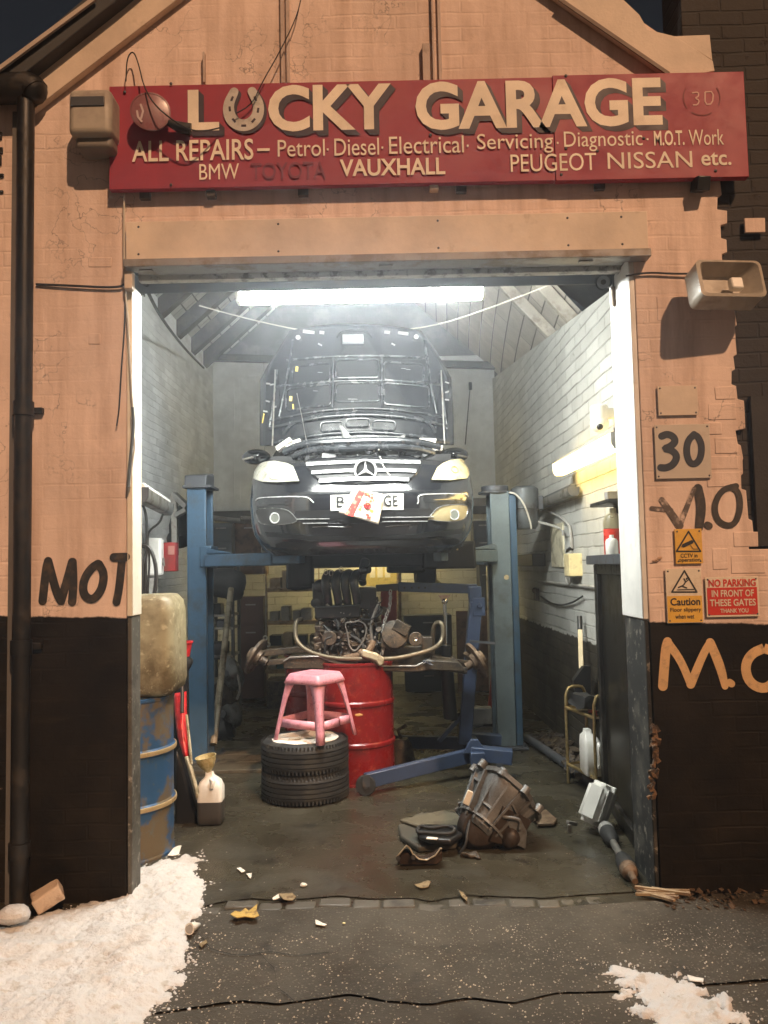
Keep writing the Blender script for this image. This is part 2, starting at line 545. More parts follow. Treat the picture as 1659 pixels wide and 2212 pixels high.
# the pitted tarmac apron in front of the threshold, broken by the two long cracks
crk = [G(u, v) for u, v in ((-400, 2225), (200, 2212), (520, 2165), (600, 2172), (760, 2152), (830, 2165), (930, 2172), (1010, 2158), (1110, 2170), (1200, 2148), (1320, 2145), (1400, 2140), (1659, 2120), (2200, 2100))]
thr = [G(u, v) for u, v in ((-500, 1990), (420, 1966), (480, 1951), (540, 1944), (600, 1948), (680, 1943), (730, 1938), (800, 1945), (890, 1943), (930, 1950), (1010, 1937), (1090, 1940), (1180, 1943), (1260, 1936), (1330, 1932), (1400, 1928), (1659, 1915), (2300, 1900))]
def ys(line, x):
    for p, q in zip(line, line[1:]):
        if p.x <= x <= q.x:
            return p.y + (q.y - p.y) * (x - p.x) / (q.x - p.x)
    return line[0].y if x < line[0].x else line[-1].y
mb = MB()
def apron(a, b):
    x = -3 + 6 * a
    y0, y1 = ys(crk, x) + .007 + .006 * noise.noise(V((x * 18, 0, 0))), ys(thr, x) - .105
    return V((x, y0 + (y1 - y0) * b, .004 + .006 * noise.noise(V((x * 2.5, b * 3, 2)))))
mb.grid(apron, 260, 24)
def apron2(a, b):
    x = -3 + 6 * a
    y0, y1 = -3.4, ys(crk, x) - .007 + .006 * noise.noise(V((x * 18, 4, 0)))
    return V((x, y0 + (y1 - y0) * b, .002 + .006 * noise.noise(V((x * 2.5, b * 3, 7)))))
mb.grid(apron2, 260, 24)
struct(mb.build('pavement', m_asph, solid=.0))
mb = MB()
def fl(a, b):
    x = -2.6 + 4.5 * a
    y0 = ys(thr, x) + .008 + .006 * noise.noise(V((x * 22, 9, 0)))
    y = y0 + (7.1 - y0) * b
    return V((x, y, .005 + .006 * noise.noise(V((x * 1.5, y * 1.5, 2))) * min(1, b * 9 + .2)))
mb.grid(fl, 220, 60)
struct(mb.build('garage_floor', m_floor))
mb = MB()
x = -.92
while x < .95:
    w = random.uniform(.11, .17)
    yy = ys(thr, x + w / 2) - .055
    mb.box((x + w / 2, yy + random.uniform(-.006, .006), -.009 + random.uniform(-.007, .005)), (w - .009, .085, .03), (random.uniform(-.04, .04), random.uniform(-.04, .04), random.uniform(-.06, .06)))
    x += w
mb.jitter(.004, 25)
struct(mb.build('threshold_kerb', m_sett, bevel=.012, seg=3))
mb = MB()
mb.grid(lambda a, b: V((-1.2 + 2.6 * a, ys(thr, -1.2 + 2.6 * a) - .115 + .13 * b, -.001 + .004 * noise.noise(V((a * 90, b * 9, 0))))), 120, 6)
struct(mb.build('kerb_bedding', m_floor))
# short cracks in the tarmac, drawn as thin dark ribbons
mb = MB()
for pts in (((420, 2010), (455, 2048), (500, 2062), (560, 2058), (640, 2062), (720, 2058)), ((560, 2058), (590, 2090), (600, 2130), (640, 2170))):
    q = [G(u, v, .011) for u, v in pts]
    fine_ = []
    for a, b in zip(q, q[1:]):
        for k in range(8):
            p_ = a + (b - a) * k / 8; fine_.append(p_ + V((0, .02 * noise.noise(p_ * 9), 0)))
    for i, (a, b) in enumerate(zip(fine_, fine_[1:])):
        w0, w1 = [.0022 * (1 + .9 * noise.noise(p_ * 14)) for p_ in (a, b)]
        mb.bm.faces.new([mb.bm.verts.new(p_) for p_ in (a - V((0, w0, 0)), b - V((0, w1, 0)), b + V((0, w1, 0)), a + V((0, w0, 0)))])
bmesh.ops.remove_doubles(mb.bm, verts=mb.bm.verts, dist=.0003)
struct(mb.build('road_cracks', mat('dark_crack', (.008, .007, .006), .8), flat=True))
# loose white grit of the tarmac
mb = MB()
random.seed(11)
def chip(mb, p, r):
    vs = [mb.bm.verts.new(V(p) + V((math.cos(a + random.uniform(-.4, .4)) * r * random.uniform(.6, 1.3), math.sin(a) * r * random.uniform(.6, 1.3), -.001))) for a in (0, 1.5, 3, 4.4)]
    t = mb.bm.verts.new(V(p) + V((0, 0, r * random.uniform(.5, 1))))
    for a, b in zip(vs, vs[1:] + vs[:1]):
        mb.bm.faces.new((a, b, t))
for i in range(5200):
    x, y = random.uniform(-1.5, 1.5), random.uniform(-1.95, -.33)
    if noise.noise(V((x * 1.7, y * 1.7, 0))) < -.1 - .35 * random.random():
        continue
    chip(mb, (x, y, .007), random.choice((.0012, .0016, .002, .0026, .0035, .0045)))
for i in range(260):
    x, y = random.uniform(-1.2, 1.3), random.uniform(-.3, 3.2)
    chip(mb, (x, y, .008), random.choice((.0012, .002, .003)))
tag(mb.build('grit', mat('pale_grit', (.62, .58, .5), .5, var=.5), flat=True), 'fine pale grit scattered over the wet dark tarmac', 'grit', kind='stuff')
# snow
def inside(poly, x, y):
    c = False
    for i in range(len(poly)):
        a, b = poly[i], poly[i - 1]
        if (a.y > y) != (b.y > y) and x < (b.x - a.x) * (y - a.y) / (b.y - a.y) + a.x:
            c = not c
    return c
def edge(poly, x, y):
    d = 9
    p = V((x, y))
    for i in range(len(poly)):
        a, b = poly[i].xy, poly[i - 1].xy
        t = max(0, min(1, (p - a).dot(b - a) / max(1e-9, (b - a).length_squared)))
        d = min(d, (p - a - (b - a) * t).length)
    return d
def snow(name, poly, h, lab, cell=.009, ragged=.045):
    mb = MB()
    x0, x1 = min(p.x for p in poly) - .05, max(p.x for p in poly) + .05
    y0, y1 = min(p.y for p in poly) - .05, max(p.y for p in poly) + .05
    nx, ny = int((x1 - x0) / cell), int((y1 - y0) / cell)
    H = {}
    for i in range(nx + 1):
        for j in range(ny + 1):
            x, y = x0 + i * cell, y0 + j * cell
            e = edge(poly, x, y) * (1 if inside(poly, x, y) else -1)
            e += ragged * (noise.fractal(V((x * 14, y * 14, 1)), 1, 2, 4) + .35 * noise.noise(V((x * 60, y * 60, 4))))
            z = h * (1 - math.exp(-max(0, e) / .16)) * (.75 + .55 * noise.noise(V((x * 2.6, y * 2.6, 5))))
            z += .016 * noise.fractal(V((x * 9, y * 9, 8)), .9, 2, 5) * min(1, max(0, e) / .05) + .011 * noise.noise(V((x * 42, y * 42, 3))) * (.4 + .6 * max(0, noise.noise(V((x * 3, y * 3, 9))) + .5)) + .005 * noise.noise(V((x * 80, y * 80, 3)))
            z *= 1
            H[i, j] = (e, max(.009, z + .012))
    vs = {}
    def g(i, j):
        if (i, j) not in vs:
            e, z = H[i, j]
            vs[i, j] = mb.bm.verts.new((x0 + i * cell, y0 + j * cell, z if e > 0 else -.004))
        return vs[i, j]
    for i in range(nx):
        for j in range(ny):
            if max(H[i + a, j + b][0] for a in (0, 1) for b in (0, 1)) > 0:
                mb.bm.faces.new((g(i, j), g(i + 1, j), g(i + 1, j + 1), g(i, j + 1)))
    return tag(mb.build(name, m_snow, ang=80), lab, 'snow', kind='stuff')
S1 = [G(u, v) for u, v in ((-300, 2400), (-300, 2030), (0, 2012), (60, 1992), (150, 1968), (235, 1935), (262, 1915), (292, 1888), (345, 1866), (398, 1852), (425, 1856), (418, 1885), (440, 1925), (432, 1975), (405, 2010), (398, 2060), (388, 2105), (365, 2155), (320, 2190), (290, 2230), (250, 2400))]
snow('snow', S1, .048, 'large heap of trampled white snow in the left foreground')
S2 = [G(u, v) for u, v in ((1310, 2095), (1380, 2100), (1480, 2125), (1560, 2165), (1590, 2200), (1600, 2300), (1420, 2300), (1395, 2200), (1340, 2150))]
random.seed(61)
mb = MB()
for i in range(1500):
    k = random.randrange(len(S1)); a, b = S1[k], S1[k - 1]
    t_ = random.random(); p_ = a * (1 - t_) + b * t_ + V((random.gauss(.0, .045), random.gauss(0, .045), 0))
    if i > 1000: continue
    if i > 1000:
        p_ = V((random.uniform(-1.9, -.95), random.uniform(-1.9, -.1), 0))
        if not inside(S1, p_.x, p_.y): continue
        p_.z = .05
    r_ = random.choice((.002, .003, .004, .005, .007))
    bmesh.ops.create_icosphere(mb.bm, subdivisions=1, radius=r_, matrix=Matrix.Translation((p_.x, p_.y, p_.z + r_ * .5)) @ Matrix.Diagonal((1, random.uniform(.6, 1.2), .7, 1)))
for i in range(260):
    a = S2[random.randrange(len(S2))]; b = S2[random.randrange(len(S2))]; t_ = random.random()
    p_ = a * (1 - t_) + b * t_ + V((random.gauss(.0, .05), random.gauss(0, .04), 0)); r_ = random.choice((.002, .003, .004, .005))
    bmesh.ops.create_icosphere(mb.bm, subdivisions=1, radius=r_, matrix=Matrix.Translation((p_.x, p_.y, r_ + .006)))
mb.jitter(.004, 60)
tag(mb.build('snow_crumbs', m_snow, flat=True), 'loose crumbs of snow round the edges of the snow heap', 'snow', kind='stuff')
snow('snow', S2, .02, 'thin melting patch of snow in the right foreground', ragged=.12)

# ---------------------------------------------------------------- garage building
gar = thing('garage_building', 'cream painted brick garage with black dado and wide open doorway', 'garage', (0, 0, 0))
XL, XR, ZT = -1.275, 1.29, 3.14
TH = .12
def pr(mb, pts, y0, y1):
    return mb.prism([(x, y0, z) for x, z in pts], (0, y1 - y0, 0))
random.seed(8)
rag = []
z = 1.63
zs = []
while z < 3.9:
    rag.append((1.745 + .07 * (z - 3.4) * -.45 + random.choice((-.02, 0, .01, .025)), z))
    zs.append(z)
    z += random.choice((.075, .075, .15))
ragp = []
for (x, z), zn in zip(rag, zs[1:] + [3.95]):
    ragp += [(x + random.uniform(-.006, .006), z + .004), (x + random.uniform(-.006, .006), zn - .004)]
pl = [(XL, -.05), (XL, ZT), (XR, ZT), (XR, -.05), (3.2, -.05), (3.2, 1.625)] + ragp + [(1.75, 3.96), (1.7, 4.12), (-.05, 5.45), (-1.83, 4.05), (-1.83, -.05)]
mb = MB()
pr(mb, pl, 0, TH)
fac = mb.build('facade', m_fac, gar, bevel=.004)
# inner skin of the front wall, added to block stray street light
mb = MB()
pr(mb, [(XL - .01, -.02), (XL - .01, ZT + .02), (XR + .01, ZT + .02), (XR + .01, -.02), (1.95, -.02), (1.95, 3.98), (1.7, 4.06), (-.05, 5.4), (-1.83, 4.0), (-2.65, 3.98), (-2.65, -.02)], TH + .004, TH + .03)
mb.build('inner_skin', m_white, gar)
mb = MB()
mb.span((-2.5, TH + .03, -.02), (-2.3, 7.3, 4.45))
mb.build('side_wall', m_lw, gar)
mb = MB()
mb.prism([(1.57, TH + .03, -.02), (1.80, TH + .03, -.02), (1.80, 7.3, -.02), (1.52, 7.3, -.02)], (0, 0, .5))
for v in mb.bm.verts:
    if v.co.z > .4:
        v.co.z = 3.42 + (v.co.y - 1.4) * .125
mb.build('side_wall', m_rw, gar)
mb = MB()
mb.span((-2.3, 7.0, -.02), (1.55, 7.2, 2.28))
mb.build('back_wall', m_bw, gar)
m_pan = mat('grey_white_panel', (.74, .76, .77), .5, dirt=(.6, .61, .61), ds=3, dlo=.45, dhi=.75)
mb = MB()
a, b = P(450, 782, 11), P(575, 1110, 11)
mb.span((a.x, 6.94, b.z), (b.x - .01, 6.99, a.z))
for u0, u1, v0, v1 in ((462, 506, 950, 1078), (517, 562, 950, 1078), (462, 506, 812, 930), (517, 562, 812, 930)):
    p, q = P(u0, v0, 10.94), P(u1, v1, 10.94)
    mb.tube([(p.x, 6.94, p.z), (q.x, 6.94, p.z), (q.x, 6.94, q.z), (p.x, 6.94, q.z)], .006, 5, True)
mb.build('panelled_boarding', m_pan, gar, bevel=.004)
mb = MB()
p, q = P(577, 776, 11), P(1080, 1112, 11)
mb.span((b.x + .0, 6.95, p.z - 1.98), (1.55, 7.0, p.z - .02))
mb.build('boarding', mat('grey_boarding', (.7, .72, .73), .55, dirt=(.6, .61, .61), ds=2), gar)
mb = MB()
pr(mb, [(-2.35, 4.3), (1.6, 4.1), (1.6, 4.35), (-.4, 6.1), (-2.35, 4.6)], 7.0, 7.1)
mb.build('gable_infill', mat('dark_gable', (.13, .13, .135), .8, dirt=(.2, .2, .2), ds=3, bump=.3, bs=20), gar)
mb = MB()
a, b = P(440, 774, 10.9), P(1075, 790, 10.9)
mb.bar((a.x, 6.85, a.z), (1.55, 6.85, 4.27), .1, .09)
mb.span((-2.3, 6.75, 2.26), (1.53, 6.93, 2.36))
mb.build('tie_beam', m_dwood, gar, bevel=.004)
# roof: tiles under the left slope, boards under the right one
def roofmat(name, a, b, mort, bw, bh, ax=1):
    m, t, bs = newmat(name)
    pos = N(t, 'ShaderNodeNewGeometry').outputs['Position']
    s = N(t, 'ShaderNodeSeparateXYZ'); t.links.new(pos, s.inputs[0])
    cb = N(t, 'ShaderNodeCombineXYZ')
    t.links.new(s.outputs[ax], cb.inputs[0]); t.links.new(s.outputs[2 if ax == 1 else 1], cb.inputs[1])
    br = N(t, 'ShaderNodeTexBrick', i_Scale=1., i_Mortar_Size=.006, i_Mortar_Smooth=.2, i_Brick_Width=bw, i_Row_Height=bh)
    br.inputs['Color1'].default_value = (*a, 1); br.inputs['Color2'].default_value = (*b, 1); br.inputs['Mortar'].default_value = (*mort, 1)
    t.links.new(cb.outputs[0], br.inputs[0])
    c = mixc(t, rng(t, nz(t, pos, 4, 7, .7), .4, .7, 0, .6), br.outputs['Color'], [x * .5 for x in a])
    t.links.new(c, bs.inputs['Base Color'])
    bs.inputs['Roughness'].default_value = .8
    bn = N(t, 'ShaderNodeBump', i_Strength=.6, i_Distance=.02); bn.invert = True
    t.links.new(br.outputs['Fac'], bn.inputs['Height']); t.links.new(bn.outputs[0], bs.inputs['Normal'])
    return m
m_tile = roofmat('roof_tiles', (.5, .5, .47), (.4, .41, .4), (.06, .06, .06), .17, .11)
m_plank = roofmat('roof_boards', (.52, .48, .42), (.4, .37, .33), (.1, .09, .08), 1.3, .13)
RX, RZ = -.45, 6.05
mb = MB()
mb.prism([(-2.5, 2.5, 4.23), (RX, 2.5, RZ), (RX, 2.5, RZ + .06), (-2.5, 2.5, 4.29)], (0, 4.7, 0))
mb.build('roof_slope', m_tile, gar)
mb = MB()
def rs(a, b):
    y = 2.5 + 4.7 * b
    ez = 3.42 + (y - 1.4) * .125
    return V((1.8 + (RX - 1.8) * a, y, ez - .1 + (RZ - ez + .1) * a))
mb.grid(rs, 6, 12)
mb.build('roof_slope', m_plank, gar)
mb = MB()
for y in (2.75, 3.55, 4.3, 5.05, 5.75, 6.4):
    mb.bar((-2.34, y, 4.28), (RX, y, RZ - .08), .13, .17)
mb.build('rafter', m_dwood, gar, bevel=.003)
mb = MB()
for y in (2.6, 3.4):
    ez = 3.42 + (y - 1.4) * .125
    mb.bar((1.6, y, ez + .02), (RX, y, RZ - .06), .06, .1)
mb.build('rafter', mat('pale_rafter', (.4, .37, .32), .7, dirt=(.25, .22, .18), ds=4), gar, bevel=.003)
mb = MB()
Fh = [(-2.65, 3.97), (-1.83, 3.99), (-.05, 5.36), (1.7, 4.03), (1.95, 3.96)]
Bh = [(-2.6, 4.2), (-1.83, 4.72), (RX, RZ + .05), (1.0, 4.3), (1.95, 3.5)]
f_ = [mb.bm.verts.new((x, TH + .06, z)) for x, z in Fh]; b_ = [mb.bm.verts.new((x, 2.6, z)) for x, z in Bh]
for k in range(4):
    mb.bm.faces.new((f_[k], f_[k + 1], b_[k + 1], b_[k]))
mb.build('roof_closure', mat('closure_dark', (.05, .05, .055), .7), gar, solid=.03)  # unseen closure, added to keep the street light out of the roof space
# jambs
mb = MB()
p = P(300, 1325, 4.25)
mb.prism([(XL + .002, -.006, 1.37), (XL + .03, -.004, 1.37), (XL + .03, TH + .03, 1.37), (XL + .002, TH + .03, 1.37)], (0, 0, 1.66))
mb.jitter(.004, 6)
mb.build('door_jamb', m_creamw, gar, bevel=.004)
mb = MB()
mb.span((XL + .002, .01, -.01), (XL + .024, TH + .03, 1.366))
mb.build('door_jamb', mat('grey_paint', (.09, .085, .07), .55, dirt=(.05, .045, .035), ds=5, d2=(.3, .28, .24)), gar, bevel=.004)
mb = MB()
mb.span((XR - .03, .004, 1.3), (XR + .04, .004 + .35, 3.12))
for v in mb.bm.verts:
    if v.co.x > XR and v.co.y < .2: v.co.x = XR - .002
mb.build('door_jamb', m_white, gar, bevel=.006)
mb = MB()
mb.span((XR - .024, .008, -.01), (XR - .002, TH + .03, 1.297))
mb.span((XR - .02, TH + .031, -.01), (XR + .03, .34, 1.296))
mb.build('door_jamb', mat('dark_olive_paint', (.012, .012, .011), .8, dirt=(.06, .055, .045), ds=5, d2=(.2, .18, .15)), gar, bevel=.006)
# lintel
mb = MB()
a, b = P(272, 474, 3.96), P(1400, 527, 3.96)
mb.span((a.x, -.045, 3.135), (b.x, -.004, 3.338))
lb = mb.build('lintel_board', m_cream, gar, bevel=.003)
mb = MB()
for i, x in enumerate((-1.2, -.5, .3, .95, 1.22)):
    for z in (3.17, 3.31):
        mb.sphere((x, -.046, z), .006, (1, .5, 1), 8)
mb.build('nail', m_dsteel, lb)
mb = MB()
mb.span((a.x, -.085, 3.092), (b.x, -.002, 3.132))
mb.span((a.x + .02, -.004, 3.122), (b.x - .06, .12, 3.137))
for x in (-1.2, .0, 1.0):
    mb.span((x, -.05, 3.084), (x + .07, -.02, 3.091))
mb.build('drip_rail', mat('grey_metal_rail', (.28, .27, .26), .5, .3, dirt=(.2, .16, .12), ds=5), gar, bevel=.004)
mb = MB()
mb.span((XL + .02, .13, 3.097), (XR - .02, .18, 3.15))
mb.build('head_timber', mat('head_timber', (.42, .4, .36), .7, dirt=(.2, .19, .17), ds=18, dlo=.5, dhi=.6, bump=.4), gar, bevel=.003)
mb = MB()
mb.span((XL - .05, .3, 3.09), (XR + .05, .308, 3.3))
mb.span((XL - .05, .309, 3.1), (XR + .05, .33, 3.108))
mb.build('steel_beam', m_dsteel, gar)
# gable: barge boards, posts
m_barge = mat('barge_cream', (.62, .51, .41), .6, dirt=(.45, .36, .27), ds=7, dlo=.6, dhi=.75, bump=.15)
mb = MB()
def pd(u, v, D=3.95):
    q = P(u, v, D); return (q.x, q.z)
pr(mb, [pd(62, 242), pd(385, -5), pd(700, -250), pd(620, -330), pd(250, -5), pd(60, 150)], -.045, -.004)
mb.build('barge_board', m_barge, gar, bevel=.003)
mb = MB()
pr(mb, [pd(1455, 168), pd(1212, 0), pd(930, -200), pd(1000, -290), pd(1345, -5), pd(1382, 30), pd(1400, 62), pd(1460, 77), pd(1541, 130), pd(1545, 152)], -.045, -.004)
pr(mb, [pd(1455, 75), pd(1535, 72), pd(1541, 128)], -.04, -.002)
mb.build('barge_board', m_barge, gar, bevel=.003)
mb = MB()
mb.bar(P(1208, -2, 3.948), P(1445, 160, 3.948), .018, .008, (0, -1, 0))  # brown strip painted as the shadow line under the barge board
mb.build('barge_shadow_line', mat('painted_shadow_brown', (.2, .15, .12), .7), gar)
mb = MB()
pr(mb, [pd(50, 160, 3.88), pd(255, -2, 3.88), pd(540, -240, 3.88), pd(480, -290, 3.88), pd(180, -2, 3.88), pd(0, 150, 3.88), pd(0, 176, 3.88)], -.12, .0)
vg = mb.build('roof_verge', mat('dark_verge', (.05, .05, .05), .7), gar, bevel=.004)
mb = MB()
mb.bar(P(-10, 157, 3.86), P(205, -3, 3.86), .02, .016, (0, -1, 0))
mb.jitter(.006, 14)
mb.build('mortar_edge', mat('pale_mortar', (.45, .38, .32), .8, bump=.4), vg)
mb = MB()
for u0, u1, v0 in ((604, 614, -6), (616, 626, -6), (931, 940, -6), (944, 956, -6)):
    q, w = P(u0, v0, 3.97), P(u1, 176, 3.97)
    mb.span((q.x, -.028 if u0 % 2 else -.02, w.z), (w.x, -.003, q.z + .05))
for u0, u1, v0, v1 in ((912, 930, 92, 172), (437, 442, 110, 176)):
    q, w = P(u0, v0, 3.96), P(u1, v1, 3.96)
    mb.span((q.x, -.036, w.z), (w.x, -.003, q.z))
mb.build('timber_stud', mat('stud_paint', (.5, .4, .35), .65, dirt=(.35, .28, .24), ds=9, bump=.2), gar, bevel=.002)
# brick quoins that stand proud of the paint on the right
mb = MB()
for u0, u1, v0, v1 in ((1545, 1590, 835, 862), (1530, 1592, 872, 905), (1520, 1560, 912, 938), (1545, 1595, 946, 978), (1530, 1596, 985, 1012), (1528, 1600, 1020, 1050), (1585, 1640, 1150, 1180), (1540, 1575, 1185, 1230), (1580, 1655, 1200, 1238), (1610, 1655, 470, 500), (1420, 1480, 640, 690), (1485, 1590, 690, 730), (190, 240, 555, 575), (190, 215, 720, 742)):
    q, w = P(u0, v0, 3.99), P(u1, v1, 3.99)
    mb.span((q.x, -.0035, w.z), (w.x, .01, q.z))
mb.jitter(.004, 9)
mb.build('proud_brick', m_fac, fac, bevel=.003)
# painted lettering on the brickwork
def paint(name, col, strokes, D=3.996, w=.05, parent=fac, rough=.6, broken=None):
    mb = MB()
    for i, st in enumerate(strokes):
        pts = [xz(u, v, D) for u, v in st[0]]
        ww = st[1] if len(st) > 1 else w
        mb.stroke(pts, ww, D - 4.0 - .0004 * i, smooth=2)
    m = mat(name + '_' + str(len(MATS)), col, rough, dirt=broken, ds=22, dlo=.5, dhi=.7)
    return mb.build('painted_letters', m, parent, flat=True)
K = (.02, .018, .016)
paint('black_brush', K, [(((92, 1298), (100, 1225), (104, 1212)), [.042, .042, .04]), (((104, 1212), (122, 1280), (132, 1298)), .042), (((132, 1298), (146, 1250), (156, 1214)), .042), (((157, 1214), (159, 1260), (156, 1300)), .042),
    (((212, 1218), (196, 1228), (180, 1255), (180, 1285), (200, 1298), (220, 1275), (226, 1240), (214, 1219)), .042),
    (((246, 1204), (272, 1203)), .042), (((264, 1208), (258, 1270), (252, 1300)), .04)], broken=(.1, .07, .045))
paint('grey_faded', (.1, .075, .06), [(((1408, 1098), (1450, 1102)), .022), (((1430, 1080), (1468, 1135)), [.03, .04]), (((1468, 1135), (1500, 1055)), [.03, .02])], broken=CREAM)
paint('black_faded', (.035, .028, .024), [(((1508, 1055), (1516, 1095), (1510, 1140)), [.045, .05, .04]), (((1528, 1134), (1532, 1136)), .035), (((1590, 1050), (1558, 1058), (1541, 1095), (1552, 1130), (1585, 1138), (1600, 1100), (1596, 1062), (1580, 1052)), .03)], broken=(.11, .08, .06))
paint('pale_brush', (.62, .4, .2), [(((1432, 1482), (1438, 1400), (1442, 1386)), [0.047, 0.047, 0.043]), (((1442, 1388), (1470, 1425), (1492, 1478)), [0.043, 0.038, 0.038]), (((1492, 1478), (1520, 1410), (1534, 1388)), [0.043, 0.038, 0.038]), (((1534, 1388), (1556, 1440), (1566, 1482)), [0.043, 0.047, 0.034]),
    (((1576, 1474), (1580, 1477)), .035), (((1650, 1400), (1622, 1412), (1608, 1440), (1618, 1475), (1650, 1490), (1676, 1470), (1684, 1440), (1672, 1408), (1650, 1400)), 0.047)], D=3.9975, broken=(.4, .26, .15))

# ---------------------------------------------------------------- neighbours
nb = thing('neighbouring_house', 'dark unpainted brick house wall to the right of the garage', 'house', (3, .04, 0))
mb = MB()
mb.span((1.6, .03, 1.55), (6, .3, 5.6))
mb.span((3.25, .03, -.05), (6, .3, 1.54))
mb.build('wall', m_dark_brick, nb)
mb = MB()
a, b = P(1655, 1000, 4), P(1625, 1180, 4)
mb.span((b.x + .03, -.0, b.z), (b.x + .6, .029, b.z + .75))
mb.build('blocked_opening', mat('dark_render', (.03, .027, .025), .8, bump=.3), nb)
lbh = thing('painted_outbuilding', 'cream and black outbuilding at the left of the drainpipe', 'building', (-3, .05, 0))
mb = MB()
mb.span((-6, .03, -.05), (-1.835, .3, 4.02))
mb.build('wall', m_fac, lbh)
mb = MB()
for v0, v1, u in ((285, 300, -2), (318, 330, 0), (336, 356, -3), (375, 382, 2), (411, 416, 1)):
    q, w = P(u - 4, v0, 4.02), P(u + 5, v1, 4.02)
    mb.span((q.x, .02, w.z), (w.x, .029, q.z))
mb.build('painted_letters', m_black, lbh)
# drainpipe
dp = thing('drainpipe', 'black cast iron drainpipe running down the left of the garage', 'drainpipe', (-1.84, -.06, 0))
px_ = P(52, 700, 3.93).x
mb = MB()
mb.cyl((px_, -.07, -.02), (px_, -.07, 4.0), .042, seg=24)
mb.build('pipe', m_black, dp)
mb = MB()
for z in (2.36, 1.2, .25):
    mb.cyl((px_, -.07, z), (px_, -.07, z + .07), .05, seg=24)
mb.build('collar', m_black, dp)
mb = MB()
for z in (2.38, 1.22):
    mb.span((px_ - .075, -.03, z), (px_ + .075, 0, z + .03))
mb.build('bracket', m_black, dp, bevel=.003)
mb = MB()
a = P(-80, 178, 3.9)
mb.tube([(-2.6, -.07, 4.02), (-1.9, -.07, 4.03), (px_ + .02, -.07, 4.03), (px_ + .045, -.07, 4.0)], .075, 16)
mb.sphere((px_ + .03, -.07, 4.02), .075, seg=16)
mb.build('gutter_end', m_black, dp)
mb = MB()
q, w = P(22, 205, 3.98), P(34, 1560, 3.98)
mb.span((px_ - .1, .0, .0), (px_ - .055, .028, 3.95))
mb.build('backing_strip', mat('strip_grey', (.12, .11, .1), .6), dp)

# thin volume added to stand in for lens glare round the lamps
mb = MB(); mb.span((-7, -6, -1.2), (7, 7.5, 7))
hz = mb.build('glare_haze', bpy.data.materials.new('glare_haze'), local=True, flat=True)
hz['kind'] = 'stuff'
hm = hz.data.materials[0]; hm.use_nodes = True
ht = hm.node_tree; ht.nodes.clear()
ho_ = ht.nodes.new('ShaderNodeOutputMaterial'); hv = ht.nodes.new('ShaderNodeVolumePrincipled')
hv.inputs['Color'].default_value = (.85, .9, 1, 1); hv.inputs['Density'].default_value = .0095; hv.inputs['Anisotropy'].default_value = .8
ht.links.new(hv.outputs[0], ho_.inputs['Volume'])
# ---------------------------------------------------------------- the fascia sign
SD = 3.93
SY = SD - 4
sg = thing('shop_sign', 'long red hand painted sign reading LUCKY GARAGE above the doorway', 'sign', (0, SY, 3.4))
m_sign = mat('sign_red', (.33, .028, .055), .5, dirt=(.24, .028, .058), ds=3, dlo=.4, dhi=.75, bump=.04, bs=20)
m_cr = mat('sign_cream', (.82, .73, .6), .55, dirt=(.66, .56, .44), ds=9, dlo=.55, dhi=.75)
m_sh = mat('sign_shadow', (.045, .03, .045), .55)
m_fd = mat('sign_faded', (.2, .03, .06), .55)
a, b, c = P(238, 186, SD), P(1200, 390, SD), P(1606, 163, SD)
zt, zb = P(830, 174, SD).z, P(830, 397, SD).z
mb = MB(); mb.span((a.x - .005, SY + .001, zb), (b.x, -.03, zt)); mb.build('board', m_sign, sg, bevel=.002)
mb = MB(); mb.span((b.x + .002, SY - .004, zb - .004), (c.x, -.03, zt + .006)); mb.build('board', m_sign, sg, bevel=.002)
mb = MB()
for x in (-1.2, -.4, .4, 1.1):
    mb.span((x, -.03, zb - .03), (x + .05, -.002, zt - .05))
mb.build('batten', m_dwood, sg)
y = SY - .0045
def sl(body, u0, v0, u1, v1, m, bold=0., sh=False, sp=1.):
    if sh:
        mb = MB()
        for k in range(1, 7):
            ptext(mb, body, u0, v0, u1, v1, SD, bold, sp, dx=.0045 * k, dz=-.0045 * k)
        for v in mb.bm.verts:
            v.co.y = y - .0003 + .00002
        # each step of the block shadow lies a hair behind the one before
        n = len(mb.bm.verts) // 6
        mb.bm.verts.ensure_lookup_table()
        for i, v in enumerate(mb.bm.verts):
            v.co.y = y - .0015 + .0002 * (i // n)
        mb.build('letter_shade', m_sh, sg, flat=True)
    mb = MB()
    ptext(mb, body, u0, v0, u1, v1, SD, bold, sp)
    for v in mb.bm.verts:
        v.co.y = y - .0022
    return mb.build('lettering', m, sg, flat=True)
sl('L', 406, 196, 474, 283, m_cr, .032, True)
sl('CKY', 579, 186, 846, 281, m_cr, .032, True)
sl('GARAGE', 896, 179, 1431, 272, m_cr, .032, True)
sl('ALL REPAIRS', 286, 306, 548, 346, m_cr, .012)
sl('Petrol', 600, 304, 702, 338, m_cr, .0)
sl('Diesel', 722, 301, 819, 336, m_cr, .0)
sl('Electrical', 840, 297, 1002, 331, m_cr, .0)
sl('Servicing', 1030, 291, 1195, 331, m_cr, .0)
sl('Diagnostic', 1217, 286, 1388, 326, m_cr, .0)
sl('M.O.T.', 1411, 284, 1478, 315, m_cr, .022)
sl('Work', 1486, 282, 1563, 314, m_cr, .0)
sl('BMW', 431, 356, 517, 388, m_cr, .0)
sl('TOYOTA', 542, 353, 705, 386, m_fd, .01)
sl('VAUXHALL', 734, 346, 962, 378, m_cr, .02)
sl('PEUGEOT', 1102, 335, 1288, 369, m_cr, .0)
sl('NISSAN', 1311, 331, 1495, 363, m_cr, .0)
sl('etc.', 1513, 331, 1579, 358, m_cr, .015)
mb = MB()
